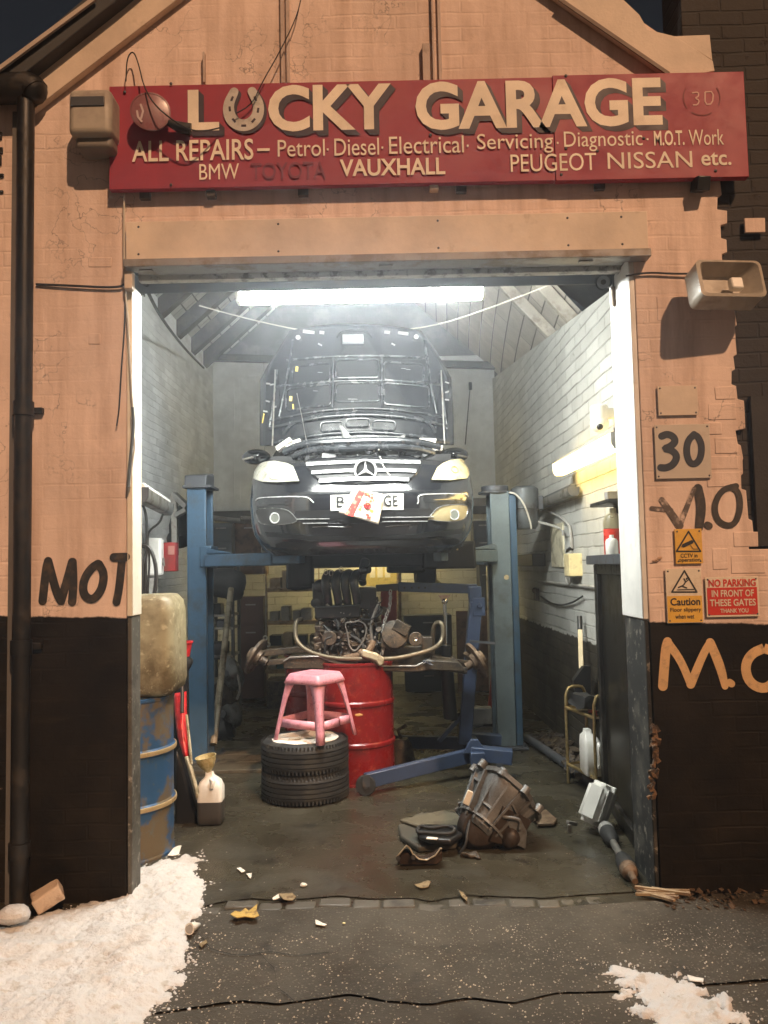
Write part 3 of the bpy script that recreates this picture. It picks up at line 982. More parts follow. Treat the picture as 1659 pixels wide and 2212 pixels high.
for u0, v0, u1, v1 in ((556, 322, 583, 327), (706, 322, 710, 326), (824, 318, 828, 322), (1008, 314, 1012, 318), (1202, 308, 1206, 312), (1396, 300, 1400, 304)):
    q, w = P(u0, v0, SD), P(u1, v1, SD)
    mb.span((q.x, y - .002, w.z), (w.x, y, q.z))
mb.build('dash_and_dots', m_cr, sg)
# the horseshoe that stands for the U
def hs(dx=0, dz=0, yy=0, s=1):
    mb = MB()
    mb.stroke([(p[0] + dx, p[1] + dz) for p in [xz(u, v, SD) for u, v in ((506, 200), (492, 230), (499, 262), (527, 276), (555, 260), (561, 228), (545, 199))]], [.045 * s, .055 * s, .06 * s, .06 * s, .06 * s, .055 * s, .045 * s], yy, smooth=3)
    return mb
h2 = hs(.014, -.014, y - .001); h2.build('letter_shade', m_sh, sg, flat=True)
mb = hs(0, 0, y - .0022)
h = mb.build('horseshoe', mat('horseshoe_grey', (.55, .52, .48), .5, dirt=(.4, .37, .33), ds=12), sg, flat=True)
mb = MB()
for u, v, t in ((502, 215, 70), (497, 237, 95), (506, 262, 130), (527, 273, 0), (548, 262, 50), (558, 240, 82), (552, 215, 110)):
    q = xz(u, v, SD)
    mb.box((q[0], y - .0032, q[1]), (.025, .0012, .011), (0, R(-t), 0))
mb.build('nail_slot', m_sh, h)
# scratched circle with 30 at the right end
mb = MB()
q = P(1515, 212, SD)
for a0, a1 in ((150, 215), (235, 300), (335, 395)):
    mb.stroke([(q.x + .092 * math.cos(R(t)), q.z + .092 * math.sin(R(t))) for t in range(a0, a1 + 1, 8)], .006, y - .0015)
mb.build('ring_mark', mat('ring_mark', (.2, .02, .03), .6), sg, flat=True)
mb = MB()
for st in (((1495, 202), (1508, 200), (1508, 210), (1500, 213), (1510, 218), (1506, 228), (1497, 228)), ((1522, 200), (1540, 199), (1538, 226), (1522, 227), (1522, 200))):
    mb.stroke([xz(u, v, SD) for u, v in st], .007, y - .0015, smooth=1)
mb.build('lettering', mat('faint_pink', (.66, .4, .36), .6), sg, flat=True)
mb = MB()
for u, v in ((1222, 165), (1222, 322), (1212, 378), (1290, 327), (1390, 300), (1545, 370), (370, 182), (370, 400), (270, 200), (930, 292)):
    q = P(u, v, SD)
    mb.sphere((q.x, y - .001, q.z), .008, (1, .5, 1), 10)
mb.build('bolt', m_dsteel, sg)
# little sensor below the sign's right end, bracket ends under it
mb = MB()
q = P(1513, 398, 3.95)
mb.box((q.x, -.05, q.z), (.07, .08, .07), (.3, 0, .1)); mb.span((q.x - .01, -.05, q.z + .02), (q.x + .01, -.004, q.z + .06))
tag(mb.build('light_sensor', m_blackgl, bevel=.006), 'small black sensor box hanging below the right end of the red sign', 'sensor')
for u, v in ((456, 420), (937, 406)):
    mb = MB()
    q = P(u, v, 3.97)
    mb.box((q.x, -.025, q.z), (.045, .045, .03))
    tag(mb.build('wood_block', m_dwood if u < 500 else m_cream, bevel=.003), 'grey wooden block under the left part of the red sign' if u < 500 else 'cream wooden block under the middle of the red sign', 'block')
# hanging round lamp in front of the sign's left end
q = P(326, 247, 3.88)
hl = thing('hanging_lamp', 'round grey spot lamp head with black arm hung by a wire on the red sign', 'lamp', q)
rm = Euler((R(90), 0, R(10))).to_matrix().to_4x4()
mb = MB()
mb.lathe(q, [(.0, -.03), (.06, -.028), (.088, -.0), (.096, .02), (.098, .028), (.09, .03)], 32, rm)
mb.build('lamp_head', mat('lamp_grey_red', (.2, .08, .09), .45, dirt=(.16, .07, .07)), hl)
mb = MB()
mb.lathe(q, [(0, .036), (.05, .034), (.09, .028)], 32, rm)
le = mb.build('lens', mat('dusty_lens', (.24, .1, .11), .25, dirt=(.2, .09, .1)), hl)
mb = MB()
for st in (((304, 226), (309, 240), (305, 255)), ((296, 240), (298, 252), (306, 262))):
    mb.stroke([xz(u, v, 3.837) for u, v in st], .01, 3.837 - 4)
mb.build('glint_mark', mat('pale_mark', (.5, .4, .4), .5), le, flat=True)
mb = MB()
mb.tube([P(358, 262, 3.88), P(385, 274, 3.89), P(412, 280, 3.9)], [.014, .026, .03], 12)
mb.build('arm', m_black, hl)
mb = MB()
mb.tube([P(272, 175, 3.9), P(274, 125, 3.94), P(288, 108, 3.95), P(300, 140, 3.9), P(310, 185, 3.85), P(330, 222, 3.79), P(362, 252, 3.8), P(410, 282, 3.8), P(445, 283, 3.84), P(475, 276, 3.9)], .0035, 6, smooth=2)
mb.build('wire', m_cable, hl)
mb = MB()
mb.tube([P(652, -10, 3.95), P(640, 40, 3.94), P(600, 120, 3.92), P(566, 178, 3.9), P(545, 225, 3.9), P(510, 245, 3.9)], .003, 6, smooth=2)
tag(mb.build('wire', m_cable), 'thin black wire slanting down to the horseshoe of the sign', 'wire')

# ---------------------------------------------------------------- floodlights
fl_ = thing('floodlight', 'square old grey floodlight with slotted front, left of the red sign', 'floodlight', P(188, 243, 3.9))
a, b = P(143, 185, 3.78), P(236, 300, 3.78)
mb = MB(); mb.span((a.x, -.2, b.z + .04), (b.x, -.02, a.z))
mb.build('housing', mat('old_grey_plastic', (.4, .36, .3), .5, dirt=(.25, .21, .18), ds=5, dlo=.45, dhi=.7), fl_, bevel=.03, seg=4)
mb = MB(); mb.span((a.x + .015, -.206, a.z - .095), (b.x - .03, -.18, a.z - .045))
mb.build('slot', m_dsteel, fl_, bevel=.004)
mb = MB(); mb.span((a.x + .02, -.16, b.z - .01), (b.x - .01, -.03, b.z + .06))
mb.build('lower_cover', mat('lower_cover_grey', (.2, .18, .16), .5), fl_, bevel=.02, seg=3)
mb = MB(); mb.span((a.x + .06, -.03, b.z + .05), (a.x + .1, 0, a.z - .05))
mb.build('bracket', m_dsteel, fl_)
fr = thing('floodlight', 'big translucent pale floodlight with hollow front on the right brick pier', 'floodlight', P(1570, 600, 3.9))
a, b = P(1508, 565, 3.75), P(1662, 640, 3.75)
m_tr = mat('translucent_plastic', (.55, .5, .42), .3, dirt=(.4, .35, .28), ds=4, trans=.25)
rot = Euler((R(-14), 0, R(6))).to_matrix().to_4x4()
ctr = V(((a.x + b.x) / 2, -.2, (a.z + b.z) / 2 + .01))
mb = MB()
W_, H_ = (b.x - a.x) / 2, .1
o = [(x, z) for x, z in rrect(-W_, W_, -H_, H_, .03)]
i_ = [(x * .9, z * .86) for x, z in o]
i2 = [(x * .55 - .01, z * .6) for x, z in o]
for A, B, ya, yb in ((o, i_, -.02, -.025), (i_, i2, -.025, .06), (o, o, -.02, .1)):
    for k in range(len(A)):
        l = (k + 1) % len(A)
        mb.bm.faces.new([mb.bm.verts.new((p[0], yy, p[1])) for p, yy in ((A[k], ya), (A[l], ya), (B[l], yb), (B[k], yb))])
mb.bm.faces.new([mb.bm.verts.new((p[0], .06, p[1])) for p in i2])
mb.bm.faces.new([mb.bm.verts.new((p[0], .1, p[1])) for p in o])
bmesh.ops.remove_doubles(mb.bm, verts=mb.bm.verts, dist=1e-5)
mb.xform(Matrix.Translation(ctr) @ rot)
mb.build('housing', m_tr, fr)
mb = MB(); mb.box(ctr + V((.03, -.0, -.02)), (.06, .04, .06), rot)
mb.build('lamp_module', m_hdpe, fr, bevel=.008)
mb = MB(); mb.bar(ctr + V((-.02, .08, 0)), (ctr.x - .02, 0, ctr.z - .02), .06, .05)
mb.build('bracket', m_grey, fr)

# ---------------------------------------------------------------- plates on the right pier
def plate(name, label, u0, v0, u1, v1, m, th=.006, cat='sign', D=3.985):
    a, b = P(u0, v0, D), P(u1, v1, D)
    t = thing(name, label, cat, ((a.x + b.x) / 2, D - 4, b.z))
    mb = MB(); mb.span((a.x, D - 4, b.z), (b.x, D - 4 + th, a.z)); mb.build('plate', m, t, bevel=.0015)
    return t, a, b, D - 4
def screws(t, a, b, yy, n=4):
    mb = MB()
    for x in (a.x + .012, b.x - .012):
        for z in (a.z - .012, b.z + .012):
            mb.sphere((x, yy - .001, z), .0045, (1, .5, 1), 8)
    mb.build('screw', m_dsteel, t)
t, a, b, yy = plate('blank_plate', 'blank cream plate high on the right pier above the number 30', 1420, 834, 1509, 896, m_cream); screws(t, a, b, yy)
t, a, b, yy = plate('number_plate', 'pale square house number plate with 30 brushed in blue grey', 1413, 918, 1538, 1032, mat('number_plate_pale', (.56, .5, .43), .55, dirt=(.42, .35, .29), ds=6, dlo=.5, dhi=.75)); screws(t, a, b, yy)
mb = MB()
mb.stroke([xz(u, v, 3.98) for u, v in ((1430, 942), (1442, 937), (1456, 943), (1460, 955), (1446, 966), (1434, 969), (1452, 972), (1464, 985), (1456, 1003), (1440, 1011), (1428, 1010))], .036, yy - .0012, smooth=2)
mb.stroke([xz(u, v, 3.98) for u, v in ((1500, 938), (1486, 952), (1483, 978), (1490, 1000), (1503, 1003), (1514, 990), (1517, 962), (1508, 942), (1499, 939))], .034, yy - .0016, smooth=2)
mb.build('numerals', mat('blue_grey_paint', (.022, .026, .04), .5), t, flat=True)
m_sy = mat('sign_yellow', (.78, .46, .07), .45, dirt=(.6, .36, .08), ds=6)
m_sw = mat('sign_white', (.74, .66, .54), .45, dirt=(.6, .5, .38), ds=6)
m_ink = mat('sign_ink', (.02, .02, .02), .5)
def tri(mb, u0, v0, u1, v1, w, D, yy):
    A, B, Cc = xz((u0 + u1) / 2, v0, D), xz(u1, v1, D), xz(u0, v1, D)
    for p, q in ((A, B), (B, Cc), (Cc, A)):
        mb.stroke([p, q], w, yy - .00025 * len(mb.bm.verts) / 40)
t, a, b, yy = plate('cctv_sign', 'yellow CCTV in operation sign with camera triangle', 1457, 1143, 1519, 1217, m_sy); screws(t, a, b, yy)
mb = MB(); tri(mb, 1462, 1148, 1514, 1191, .008, 3.98, yy - .001)
mb.stroke([xz(1476, 1179, 3.98), xz(1496, 1170, 3.98)], .018, yy - .003, cap=2)
mb.stroke([xz(1492, 1178, 3.98), xz(1498, 1186, 3.98), xz(1508, 1186, 3.98)], .003, yy - .003)
mb.build('pictogram', m_ink, t, flat=True)
mb = MB(); ptext(mb, 'CCTV in', 1470, 1196, 1507, 1204, 3.983, .01); ptext(mb, 'operation', 1466, 1206, 1513, 1215, 3.983, .01)
mb.build('lettering', m_ink, t, flat=True)
t, a, b, yy = plate('slippery_floor_sign', 'white and yellow Caution floor slippery when wet sign', 1437, 1229, 1520, 1345, m_sw); screws(t, a, b, yy)
mb = MB(); q = P(1440, 1288, 3.984); mb.span((a.x + .003, yy - .0012, b.z + .003), (b.x - .003, yy, q.z)); mb.build('yellow_panel', m_sy, t)
mb = MB(); tri(mb, 1452, 1233, 1506, 1279, .008, 3.98, yy - .001)
for st, w in ((((1464, 1274), (1500, 1273)), .004), (((1466, 1269), (1477, 1264), (1482, 1256)), .006), (((1482, 1257), (1478, 1250)), .005), (((1482, 1257), (1490, 1250)), .005), (((1474, 1266), (1484, 1270)), .005)):
    mb.stroke([xz(u, v, 3.98) for u, v in st], w, yy - .003)
q = P(1484, 1250, 3.98); mb.sphere((q.x, yy - .002, q.z), .005, (1, .3, 1), 8)
mb.build('pictogram', m_ink, t, flat=True)
mb = MB(); ptext(mb, 'Caution', 1448, 1292, 1513, 1307, 3.982, .02); ptext(mb, 'Floor slippery', 1448, 1313, 1515, 1323, 3.982, .006); ptext(mb, 'when wet', 1459, 1327, 1500, 1336, 3.982, .006)
mb.build('lettering', m_ink, t, flat=True)
t, a, b, yy = plate('no_parking_sign', 'red and white NO PARKING IN FRONT OF THESE GATES sign', 1523, 1247, 1642, 1331, m_sw); screws(t, a, b, yy)
m_sr = mat('sign_bright_red', (.6, .035, .02), .45, dirt=(.45, .04, .03), ds=8)
mb = MB(); q, w = P(1527, 1270, 3.984), P(1638, 1327, 3.984); mb.span((q.x, yy - .0012, w.z), (w.x, yy, q.z)); mb.build('red_panel', m_sr, t, bevel=.0005)
mb = MB(); ptext(mb, 'NO PARKING', 1530, 1252, 1633, 1266, 3.983, .03); mb.build('lettering', m_sr, t, flat=True)
mb = MB(); ptext(mb, 'IN FRONT OF', 1537, 1275, 1629, 1288, 3.982, .02); ptext(mb, 'THESE GATES', 1533, 1295, 1633, 1308, 3.982, .02); ptext(mb, 'THANK YOU', 1556, 1315, 1617, 1323, 3.982, .02); mb.build('lettering', m_sw, t, flat=True)
# cables on the front
def cable(label, pts, r=.005, m=None, name='cable', smooth=2):
    mb = MB(); mb.tube(pts, r, 6, smooth=smooth)
    return tag(mb.build(name, m or m_cable), label, 'cable')
cable('black cable along the brickwork from the drainpipe to the doorway', [P(78, 614, 3.99), P(150, 617, 3.985), P(255, 622, 3.985), P(272, 612, 3.98)], .006)
cable('black cable running from the doorway to the right floodlight', [P(1352, 596, 3.985), P(1400, 588, 3.985), P(1460, 592, 3.985), P(1520, 590, 3.98)], .005)
cable('thin loose cable hanging down the cream left jamb', [P(272, 600, 3.97), P(270, 700, 3.98), P(262, 800, 3.98), P(258, 880, 3.98), P(252, 920, 3.98)], .004)
cable('pale flex bundled down the edge of the left jamb', [P(268, 420, 3.98), P(268, 600, 3.97), P(277, 700, 3.975), P(284, 850, 3.97), P(290, 905, 3.96), P(286, 930, 3.96), P(292, 960, 3.96), P(284, 1010, 3.965), P(280, 1050, 3.965)], .005, m_cablew)
cable('blue black twisted cable end beside the left jamb', [P(287, 880, 3.95), P(289, 920, 3.95), P(285, 960, 3.95), P(281, 1000, 3.95), P(277, 1052, 3.95)], .008, mat('grey_cable', (.12, .15, .17), .5))
cable('black wires tangled at the top left corner of the doorway', [P(284, 580, 4.1), P(300, 600, 4.2), P(318, 596, 4.25), P(322, 622, 4.3), P(305, 610, 4.3), P(312, 640, 4.4)], .005)
mb = MB(); q = P(277, 605, 3.95); mb.box((q.x, -.03, q.z), (.04, .05, .09))
tag(mb.build('junction_box', m_cream, bevel=.005), 'cream junction box at the top of the left jamb', 'junction box')
mb = MB()
for i in range(3):
    q = P(1425 - 6 * i, 1205 + 4 * i, 3.99); mb.sphere(q, .009, (1.6, .4, .7), 8)
mb.jitter(.01, 30)
tag(mb.build('spalled_brick', mat('spalled_brick', (.5, .33, .22), .8, bump=.5)), 'crumbling spalled brick at the right edge of the doorway', 'brick')

# ---------------------------------------------------------------- cameras
q = P(1308, 608, 4.3)
bc = thing('bullet_camera', 'small dark bullet camera on a bracket in the top right corner of the doorway', 'camera', q)
d = (P(1294, 612, 4.1) - q).normalized()
mb = MB(); mb.cyl(q - d * .05, q + d * .07, .036, seg=20); mb.cyl(q + d * .03, q + d * .09, .041, seg=20, caps=False); mb.build('camera_body', m_dsteel, bc)
mb = MB(); mb.cyl(q + d * .068, q + d * .074, .034); l_ = mb.build('lens', mat('camera_glass', (.2, .21, .22), .15), bc)
mb = MB(); mb.cyl(q + d * .072, q + d * .08, .014); mb.build('pupil', m_black, l_)
mb = MB(); mb.tube([q - d * .04, P(1325, 605, 4.28), P(1328, 590, 4.26)], .014, 8); mb.box(P(1329, 600, 4.27), (.03, .03, .1)); mb.build('bracket', m_dsteel, bc)
mb = MB(); mb.bar(P(1326, 620, 4.25), P(1330, 660, 4.25), .022, .03); mb.sphere(P(1330, 655, 4.25), .02)
tag(mb.build('door_catch', m_rust), 'rusty metal catch hanging at the top of the right jamb', 'catch')
q = PX(1314, 905, 1.5)
dc = thing('dome_camera', 'white dome camera on the white brick wall above the lit tube', 'camera', q)
mb = MB()
mb.lathe(q + V((-.06, 0, 0)), [(0, .09), (.05, .09), (.058, .08), (.058, .0), (.05, -.01)], 24)
mb.build('camera_housing', m_hdpe, dc)
mb = MB(); mb.sphere(q + V((-.06, 0, -.03)), .062, seg=20); e_ = mb.build('eyeball', m_hdpe, dc)
mb = MB(); mb.sphere(q + V((-.07, -.045, -.058)), .022, seg=14); mb.build('lens', m_black, e_)
mb = MB(); mb.span(q + V((-.02, -.03, .0)), q + V((.06, .03, .07))); mb.build('bracket', m_hdpe, dc, bevel=.008)

# ---------------------------------------------------------------- fluorescent lamps
def batten(name, label, p, q, w, h, lit, es=0., tray=None, col=(1, .95, .84), group=None):
    p, q = V(p), V(q)
    t = thing(name, label, 'lamp', (p + q) / 2, group)
    d = (q - p).normalized()
    up = V((0, 0, 1))
    mb = MB(); mb.bar(p + up * h * .62, q + up * h * .62, w * .6, h * .3)
    mb.build('tray', tray or m_white, t, bevel=.004)
    prof = [(-w / 2, h * .45), (-w / 2 * .95, -h * .2), (-w * .3, -h * .5), (w * .3, -h * .5), (w / 2 * .95, -h * .2), (w / 2, h * .45)]
    sd_ = d.cross(up).normalized()
    mb = MB()
    mb.prism([p + sd_ * a + up * b for a, b in prof], q - p)
    m = mat('lit_diffuser_' + name + str(es), (.8, .8, .78), .4, emis=col, es=es, var=.02) if lit else mat('dusty_diffuser', (.17, .165, .15), .4, dirt=(.1, .09, .07), ds=5)
    mb.build('diffuser', m, t, bevel=.006)
    mb = MB()
    for e, s in ((p, -1), (q, 1)):
        mb.prism([e + d * s * .001 + sd_ * a * 1.04 + up * b * 1.04 for a, b in prof], d * s * .02)
    mb.build('end_cap', m_white if lit else m_dsteel, t)
    return t, d, up
p, q = P(514, 632, 4.95), P(1048, 626, 4.9)
zc = (p.z + q.z) / 2
t, d, up = batten('ceiling_lamp', 'long lit fluorescent lamp hanging just inside the top of the doorway', (p.x + .02, .93, zc), (q.x - .02, .93, zc), .13, .115, True, 225., None, (.97, 1, .94))
mb = MB()
for x in (p.x + .3, q.x - .3):
    mb.tube([(x, .93, zc + .07), (x, .93, zc + 1.6)], .003, 5)
mb.build('hanging_wire', m_cable, t)
a = V((1.41, 2.45, 2.33)); b = V((1.41, .8, 2.31))
t, d, up = batten('wall_lamp', 'short lit yellowish fluorescent lamp on the right brick wall', a, b, .1, .1, True, 14., m_grey, (1, .68, .2))
mb = MB(); mb.bar(a + V((.08, -.3, .03)), a + V((.16, -.3, .03)), .03, .03); mb.bar(a + V((.08, -1.2, .03)), a + V((.16, -1.2, .03)), .03, .03); mb.build('bracket', m_grey, t)
t, d, up = batten('unlit_lamp', 'unlit dusty fluorescent lamp below the lit one on the right wall', (1.48, 4.0, 2.13), (1.48, 2.3, 2.14), .09, .07, False, tray=m_dsteel)
a = PX(306, 1068, -2.2); b = PX(362, 1106, -2.2)
a = P(303, 1068, 4.9); b = P(360, 1100, 6.2)
t, d, up = batten('unlit_lamp', 'unlit fluorescent lamp behind the left jamb above the black cables', a, b, .1, .09, False)
t, d, up = batten('shelf_lamp', 'yellowish work lamp under the back boarding behind the raised car', (-.75, 6.35, 2.2), (.2, 6.35, 2.2), .1, .08, True, 62., m_grey, (1, .8, .36))
mb = MB()
for x in (-.65, .1):
    mb.tube([(x, 6.35, 2.26), (x, 6.35, 2.3), (x, 6.8, 2.32)], .004, 5)
mb.build('hanging_wire', m_cable, t)

# ---------------------------------------------------------------- on the right wall
q0 = PX(1248, 1220, 1.54)
fb = thing('fuse_box', 'cream fuse box with grey switch beside the conduit on the right wall', 'fuse box', q0)
mb = MB(); mb.span(q0 + V((-.09, -.09, -.09)), q0 + V((.02, .09, .09))); mb.build('cover', mat('cream_fuse_box', (.68, .58, .32), .45, dirt=(.5, .42, .24), ds=8), fb, bevel=.006)
mb = MB(); mb.span(q0 + V((-.05, .1, -.1)), q0 + V((.02, .24, .09))); sw = mb.build('switch_box', m_grey, fb, bevel=.004)
mb = MB(); mb.span(q0 + V((-.058, .15, .03)), q0 + V((-.05, .17, .07))); mb.span(q0 + V((-.058, .15, -.03)), q0 + V((-.05, .17, .0))); mb.build('switch', m_black, sw)
mb = MB(); mb.tube([q0 + V((-.06, -.1, .12)), q0 + V((-.06, 0, .13)), q0 + V((-.06, .1, .11)), q0 + V((-.05, .16, .12))], [.008, .015, .012, .006], 8); mb.build('cable_tail', m_black, fb)
q1 = PX(1225, 1283, 1.545); q2 = PX(1120, 1285, 1.52)
cable('grey conduit running level along the right wall below the fuse box', [(1.54, .9, 1.40), (1.54, 4.2, 1.40)], .014, m_grey, 'conduit', 0)
cable('grey conduit looping down the right wall from the motor to the fuse box', [PX(1162, 1100, 1.5), PX(1200, 1110, 1.52), PX(1225, 1128, 1.53), PX(1234, 1145, 1.53), PX(1236, 1240, 1.53), PX(1232, 1262, 1.53), PX(1224, 1262, 1.53), PX(1222, 1240, 1.53), PX(1222, 1200, 1.53)], .012, m_grey, 'conduit')
cable('sagging black cable under the conduit on the right wall', [PX(1168, 1288, 1.53), PX(1190, 1303, 1.53), PX(1215, 1308, 1.53), PX(1240, 1300, 1.53), PX(1258, 1288, 1.53)], .008)
mb = MB(); q = PX(1160, 1284, 1.53); mb.box(q, (.05, .11, .12)); mb.sphere(q + V((-.02, 0, .04)), .03)
tag(mb.build('conduit_box', m_oily, bevel=.006), 'oily black conduit box on the right wall', 'junction box')
mb = MB(); a, b = PX(1192, 1135, 1.553), PX(1222, 1225, 1.553)
mb.span((1.535, a.y, b.z), (1.56, b.y, a.z)); mb.jitter(.006, 12)
tag(mb.build('torn_poster', mat('torn_paper', (.62, .57, .42), .7, dirt=(.4, .36, .25), ds=9, dlo=.5, dhi=.56)), 'torn yellowed paper stuck on the right brick wall', 'poster')
mb = MB(); a, b = PX(1115, 1200, 1.5), PX(1168, 1212, 1.5)
mb.span((1.42, a.y, b.z - .05), (1.56, b.y, a.z))
tag(mb.build('wall_bracket', m_dsteel, bevel=.006), 'dark soot stained bracket on the right wall behind the column', 'bracket')
# shelf with bottles by the right jamb
q = P(1330, 1085, 5.1)
shf = thing('wall_shelf', 'small black shelf bracket above the red bottle by the right jamb', 'shelf', q)
mb = MB(); mb.span((q.x - .1, .9, q.z - .015), (1.55, 1.35, q.z + .01)); mb.build('shelf_board', m_black, shf, bevel=.003)
mb = MB(); mb.span((q.x + .0, 1.1, q.z - .1), (q.x + .12, 1.16, q.z - .017)); mb.span((q.x - .02, .95, q.z + .05), (1.55, 1.0, q.z + .075)); mb.build('bracket', m_black, shf, bevel=.003)
mb = MB(); mb.box(q + V((-.01, .0, .04)), (.1, .08, .06)); mb.jitter(.01, 30)
tag(mb.build('dusty_rag', m_grey), 'dusty crumpled rag lying on the small black shelf', 'rag')
q = P(1330, 1200, 5.0)
rb = thing('red_bottle', 'clear topped bottle of red fluid standing on the black steel door leaf', 'bottle', q)
mb = MB(); z0 = 1.62; x0 = q.x
mb.lathe((x0 + .01, 1.06, z0), [(0, 0), (.055, 0), (.062, .01), (.062, .17), (.0, .172)], 20); mb.build('fluid', mat('red_fluid', (.62, .05, .03), .3, emis=None), rb)
mb = MB(); mb.lathe((x0 + .01, 1.06, z0), [(.063, .174), (.064, .21), (.05, .25), (.022, .27), (.02, .3), (0, .3)], 20); mb.build('clear_top', mat('clear_dirty_plastic', (.45, .4, .25), .3, trans=.5), rb)
mb = MB(); mb.lathe((x0 - .03, .97, z0), [(0, 0), (.034, 0), (.038, .01), (.038, .09), (.03, .105), (.015, .11), (.013, .13), (0, .13)], 18)
tag(mb.build('white_bottle', m_hdpe), 'small white bottle in front of the red fluid bottle', 'bottle')
# chain at the right jamb
mb = MB()
n = 58
for i in range(n):
    t_ = i / (n - 1)
    pt = P(1337 + 8 * math.sin(t_ * 2) + 6 * t_ ** 6, 835 + 360 * t_, 4.4)
    e = Euler((0, 0, R(90 * (i % 2) + 20)))
    l = [(e.to_matrix() @ V((.0055 * math.cos(a), 0, .0125 * math.sin(a)))) + pt for a in [2 * math.pi * k / 8 for k in range(8)]]
    mb.tube(l, .0024, 5, True)
tag(mb.build('door_chain', m_dsteel), 'thin steel chain hanging down the right jamb', 'chain')
# black steel door leaf folded back along the right wall
A0, A1 = V((1.36, .5, 0)), V((1.44, 1.5, 0))
dl = thing('steel_door_leaf', 'tall black steel door leaf folded back against the right wall', 'door', (1.4, .9, 0))
dn = (A1 - A0).normalized(); nn = V((-dn.y, dn.x, 0))
mb = MB()
for s0, s1 in ((0, .09), (.91, 1.0)):
    p_, q_ = A0 + (A1 - A0) * s0, A0 + (A1 - A0) * s1
    mb.bar(p_ + V((0, 0, .79)), q_ + V((0, 0, .79)), .06, 1.56)
for z in (.05, 1.55):
    mb.bar(A0 + V((0, 0, z)), A1 + V((0, 0, z)), .056, .09)
mb.build('frame', m_black, dl, bevel=.006)
mb = MB(); mb.bar(A0 + V((.01, 0, .79)), A1 + V((.01, 0, .79)), .02, 1.5)
m_blk2 = mat('door_black', (.009, .008, .008), .6, dirt=(.02, .017, .013))
m_blk2.node_tree.nodes['Principled BSDF'].inputs['Specular IOR Level'].default_value = .25
pn = mb.build('panel', mat('sheet_steel_black', (.014, .012, .01), .3, .2, dirt=(.05, .04, .026), ds=2.6, dlo=.52, dhi=.72), dl)
mb = MB(); mb.bar(A0 + V((-.02, -.05, 1.6)), A1 + V((-.02, .03, 1.6)), .1, .06); mb.build('top_rail', m_dsteel, dl, bevel=.004)
mb = MB()
for z in (.35, 1.2):
    mb.cyl(A0 + V((-.01, -.03, z)), A0 + V((-.01, -.03, z + .12)), .02)
mb.build('hinge', m_black, dl)
# ---------------------------------------------------------------- the raised car
KP = 5.75 / F
CO = P(785, 1165, 5.75)
car = thing('car', 'black hatchback raised on the lift with its bonnet wide open', 'car', CO, local=True, rz=R(2.0))
def cl(u, v, y):                # picture point to the car's own coordinates at depth y behind its nose
    p = P(u, v, 5.75 + y)
    return V((p.x - CO.x, y, p.z - CO.z))
LV = [(-.10, .70, .16, .5), (-.05, .76, .08, .5), (.0, .795, .035, .52), (.06, .83, .02, .54), (.15, .85, .0, .55), (.28, .86, .0, .55), (.34, .862, .012, .55), (.40, .862, .04, .56), (.47, .862, .075, .58), (.54, .858, .12, .62), (.585, .85, .17, .66), (.61, .84, .21, .68)]
def lv(z):
    if z <= LV[0][0]:
        return LV[0][1:]
    for a, b in zip(LV, LV[1:]):
        if z <= b[0]:
            t = (z - a[0]) / (b[0] - a[0])
            return tuple(a[i] + (b[i] - a[i]) * t for i in (1, 2, 3))
    return LV[-1][1:]
NE = 2.7
def skin(x, z):
    w, y0, d = lv(z)
    r = min(1, abs(x) / w)
    return y0 + d * (1 - (1 - r ** NE) ** (1 / NE))
m_paint = mat('black_car_paint', (.012, .013, .016), .16, .0, coat=1., var=.1, dirt=(.035, .034, .032), ds=5, dlo=.52, dhi=.85)
m_paint2 = mat('black_bonnet_paint', (.018, .02, .024), .16, .0, coat=1., var=.1)
m_rib = mat('bonnet_rib_paint', (.03, .033, .038), .24)
m_rib.node_tree.nodes['Principled BSDF'].inputs['Specular IOR Level'].default_value = .9
m_trimb = mat('black_grille_trim', (.012, .012, .013), .4)
def fr_ring(z, n=44):
    w, y0, d = lv(z)
    pts = []
    for k in range(n + 1):
        th = -math.pi / 2 + math.pi * k / n
        x = w * math.copysign(abs(math.sin(th)) ** (2 / NE), th)
        yy = y0 + d * (1 - abs(math.cos(th)) ** (2 / NE))
        pts.append(V((x, yy, z)))
    return [V((-w, 1.15, z))] + pts + [V((w, 1.15, z))]
mb = MB()
zs_ = []
for a, b in zip(LV, LV[1:]):
    zs_ += [a[0] + (b[0] - a[0]) * k / 3 for k in range(3)]
zs_.append(LV[-1][0])
def cutz(x):                    # the bonnet shut line: the skin ends lower towards the sides
    return .61 - .05 * min(1, abs(x) / .8) ** 2
rings = [[mb.bm.verts.new((p.x, p.y, min(p.z, cutz(p.x)))) for p in fr_ring(z)] for z in zs_]
for Aa, Bb in zip(rings, rings[1:]):
    for k in range(len(Aa) - 1):
        mb.bm.faces.new((Aa[k], Aa[k + 1], Bb[k + 1], Bb[k]))
# rolled top edge turning back into the engine bay, fender tops
top = rings[-1]
prev = top
for ins, dz in ((.02, .008), (.06, .012), (.11, -.02), (.12, -.12)):
    cur = []
    for v in top:
        c_ = V((0, 1.3, v.co.z))
        dr = (c_ - v.co); dr.z = 0
        dr = V((-v.co.x * .9, max(.0, .9 - v.co.y) * .8 + .0, 0))
        dr = dr.normalized() if dr.length > 0 else dr
        cur.append(mb.bm.verts.new(v.co + dr * ins + V((0, 0, dz))))
    for k in range(len(prev) - 1):
        mb.bm.faces.new((prev[k], prev[k + 1], cur[k + 1], cur[k]))
    prev = cur
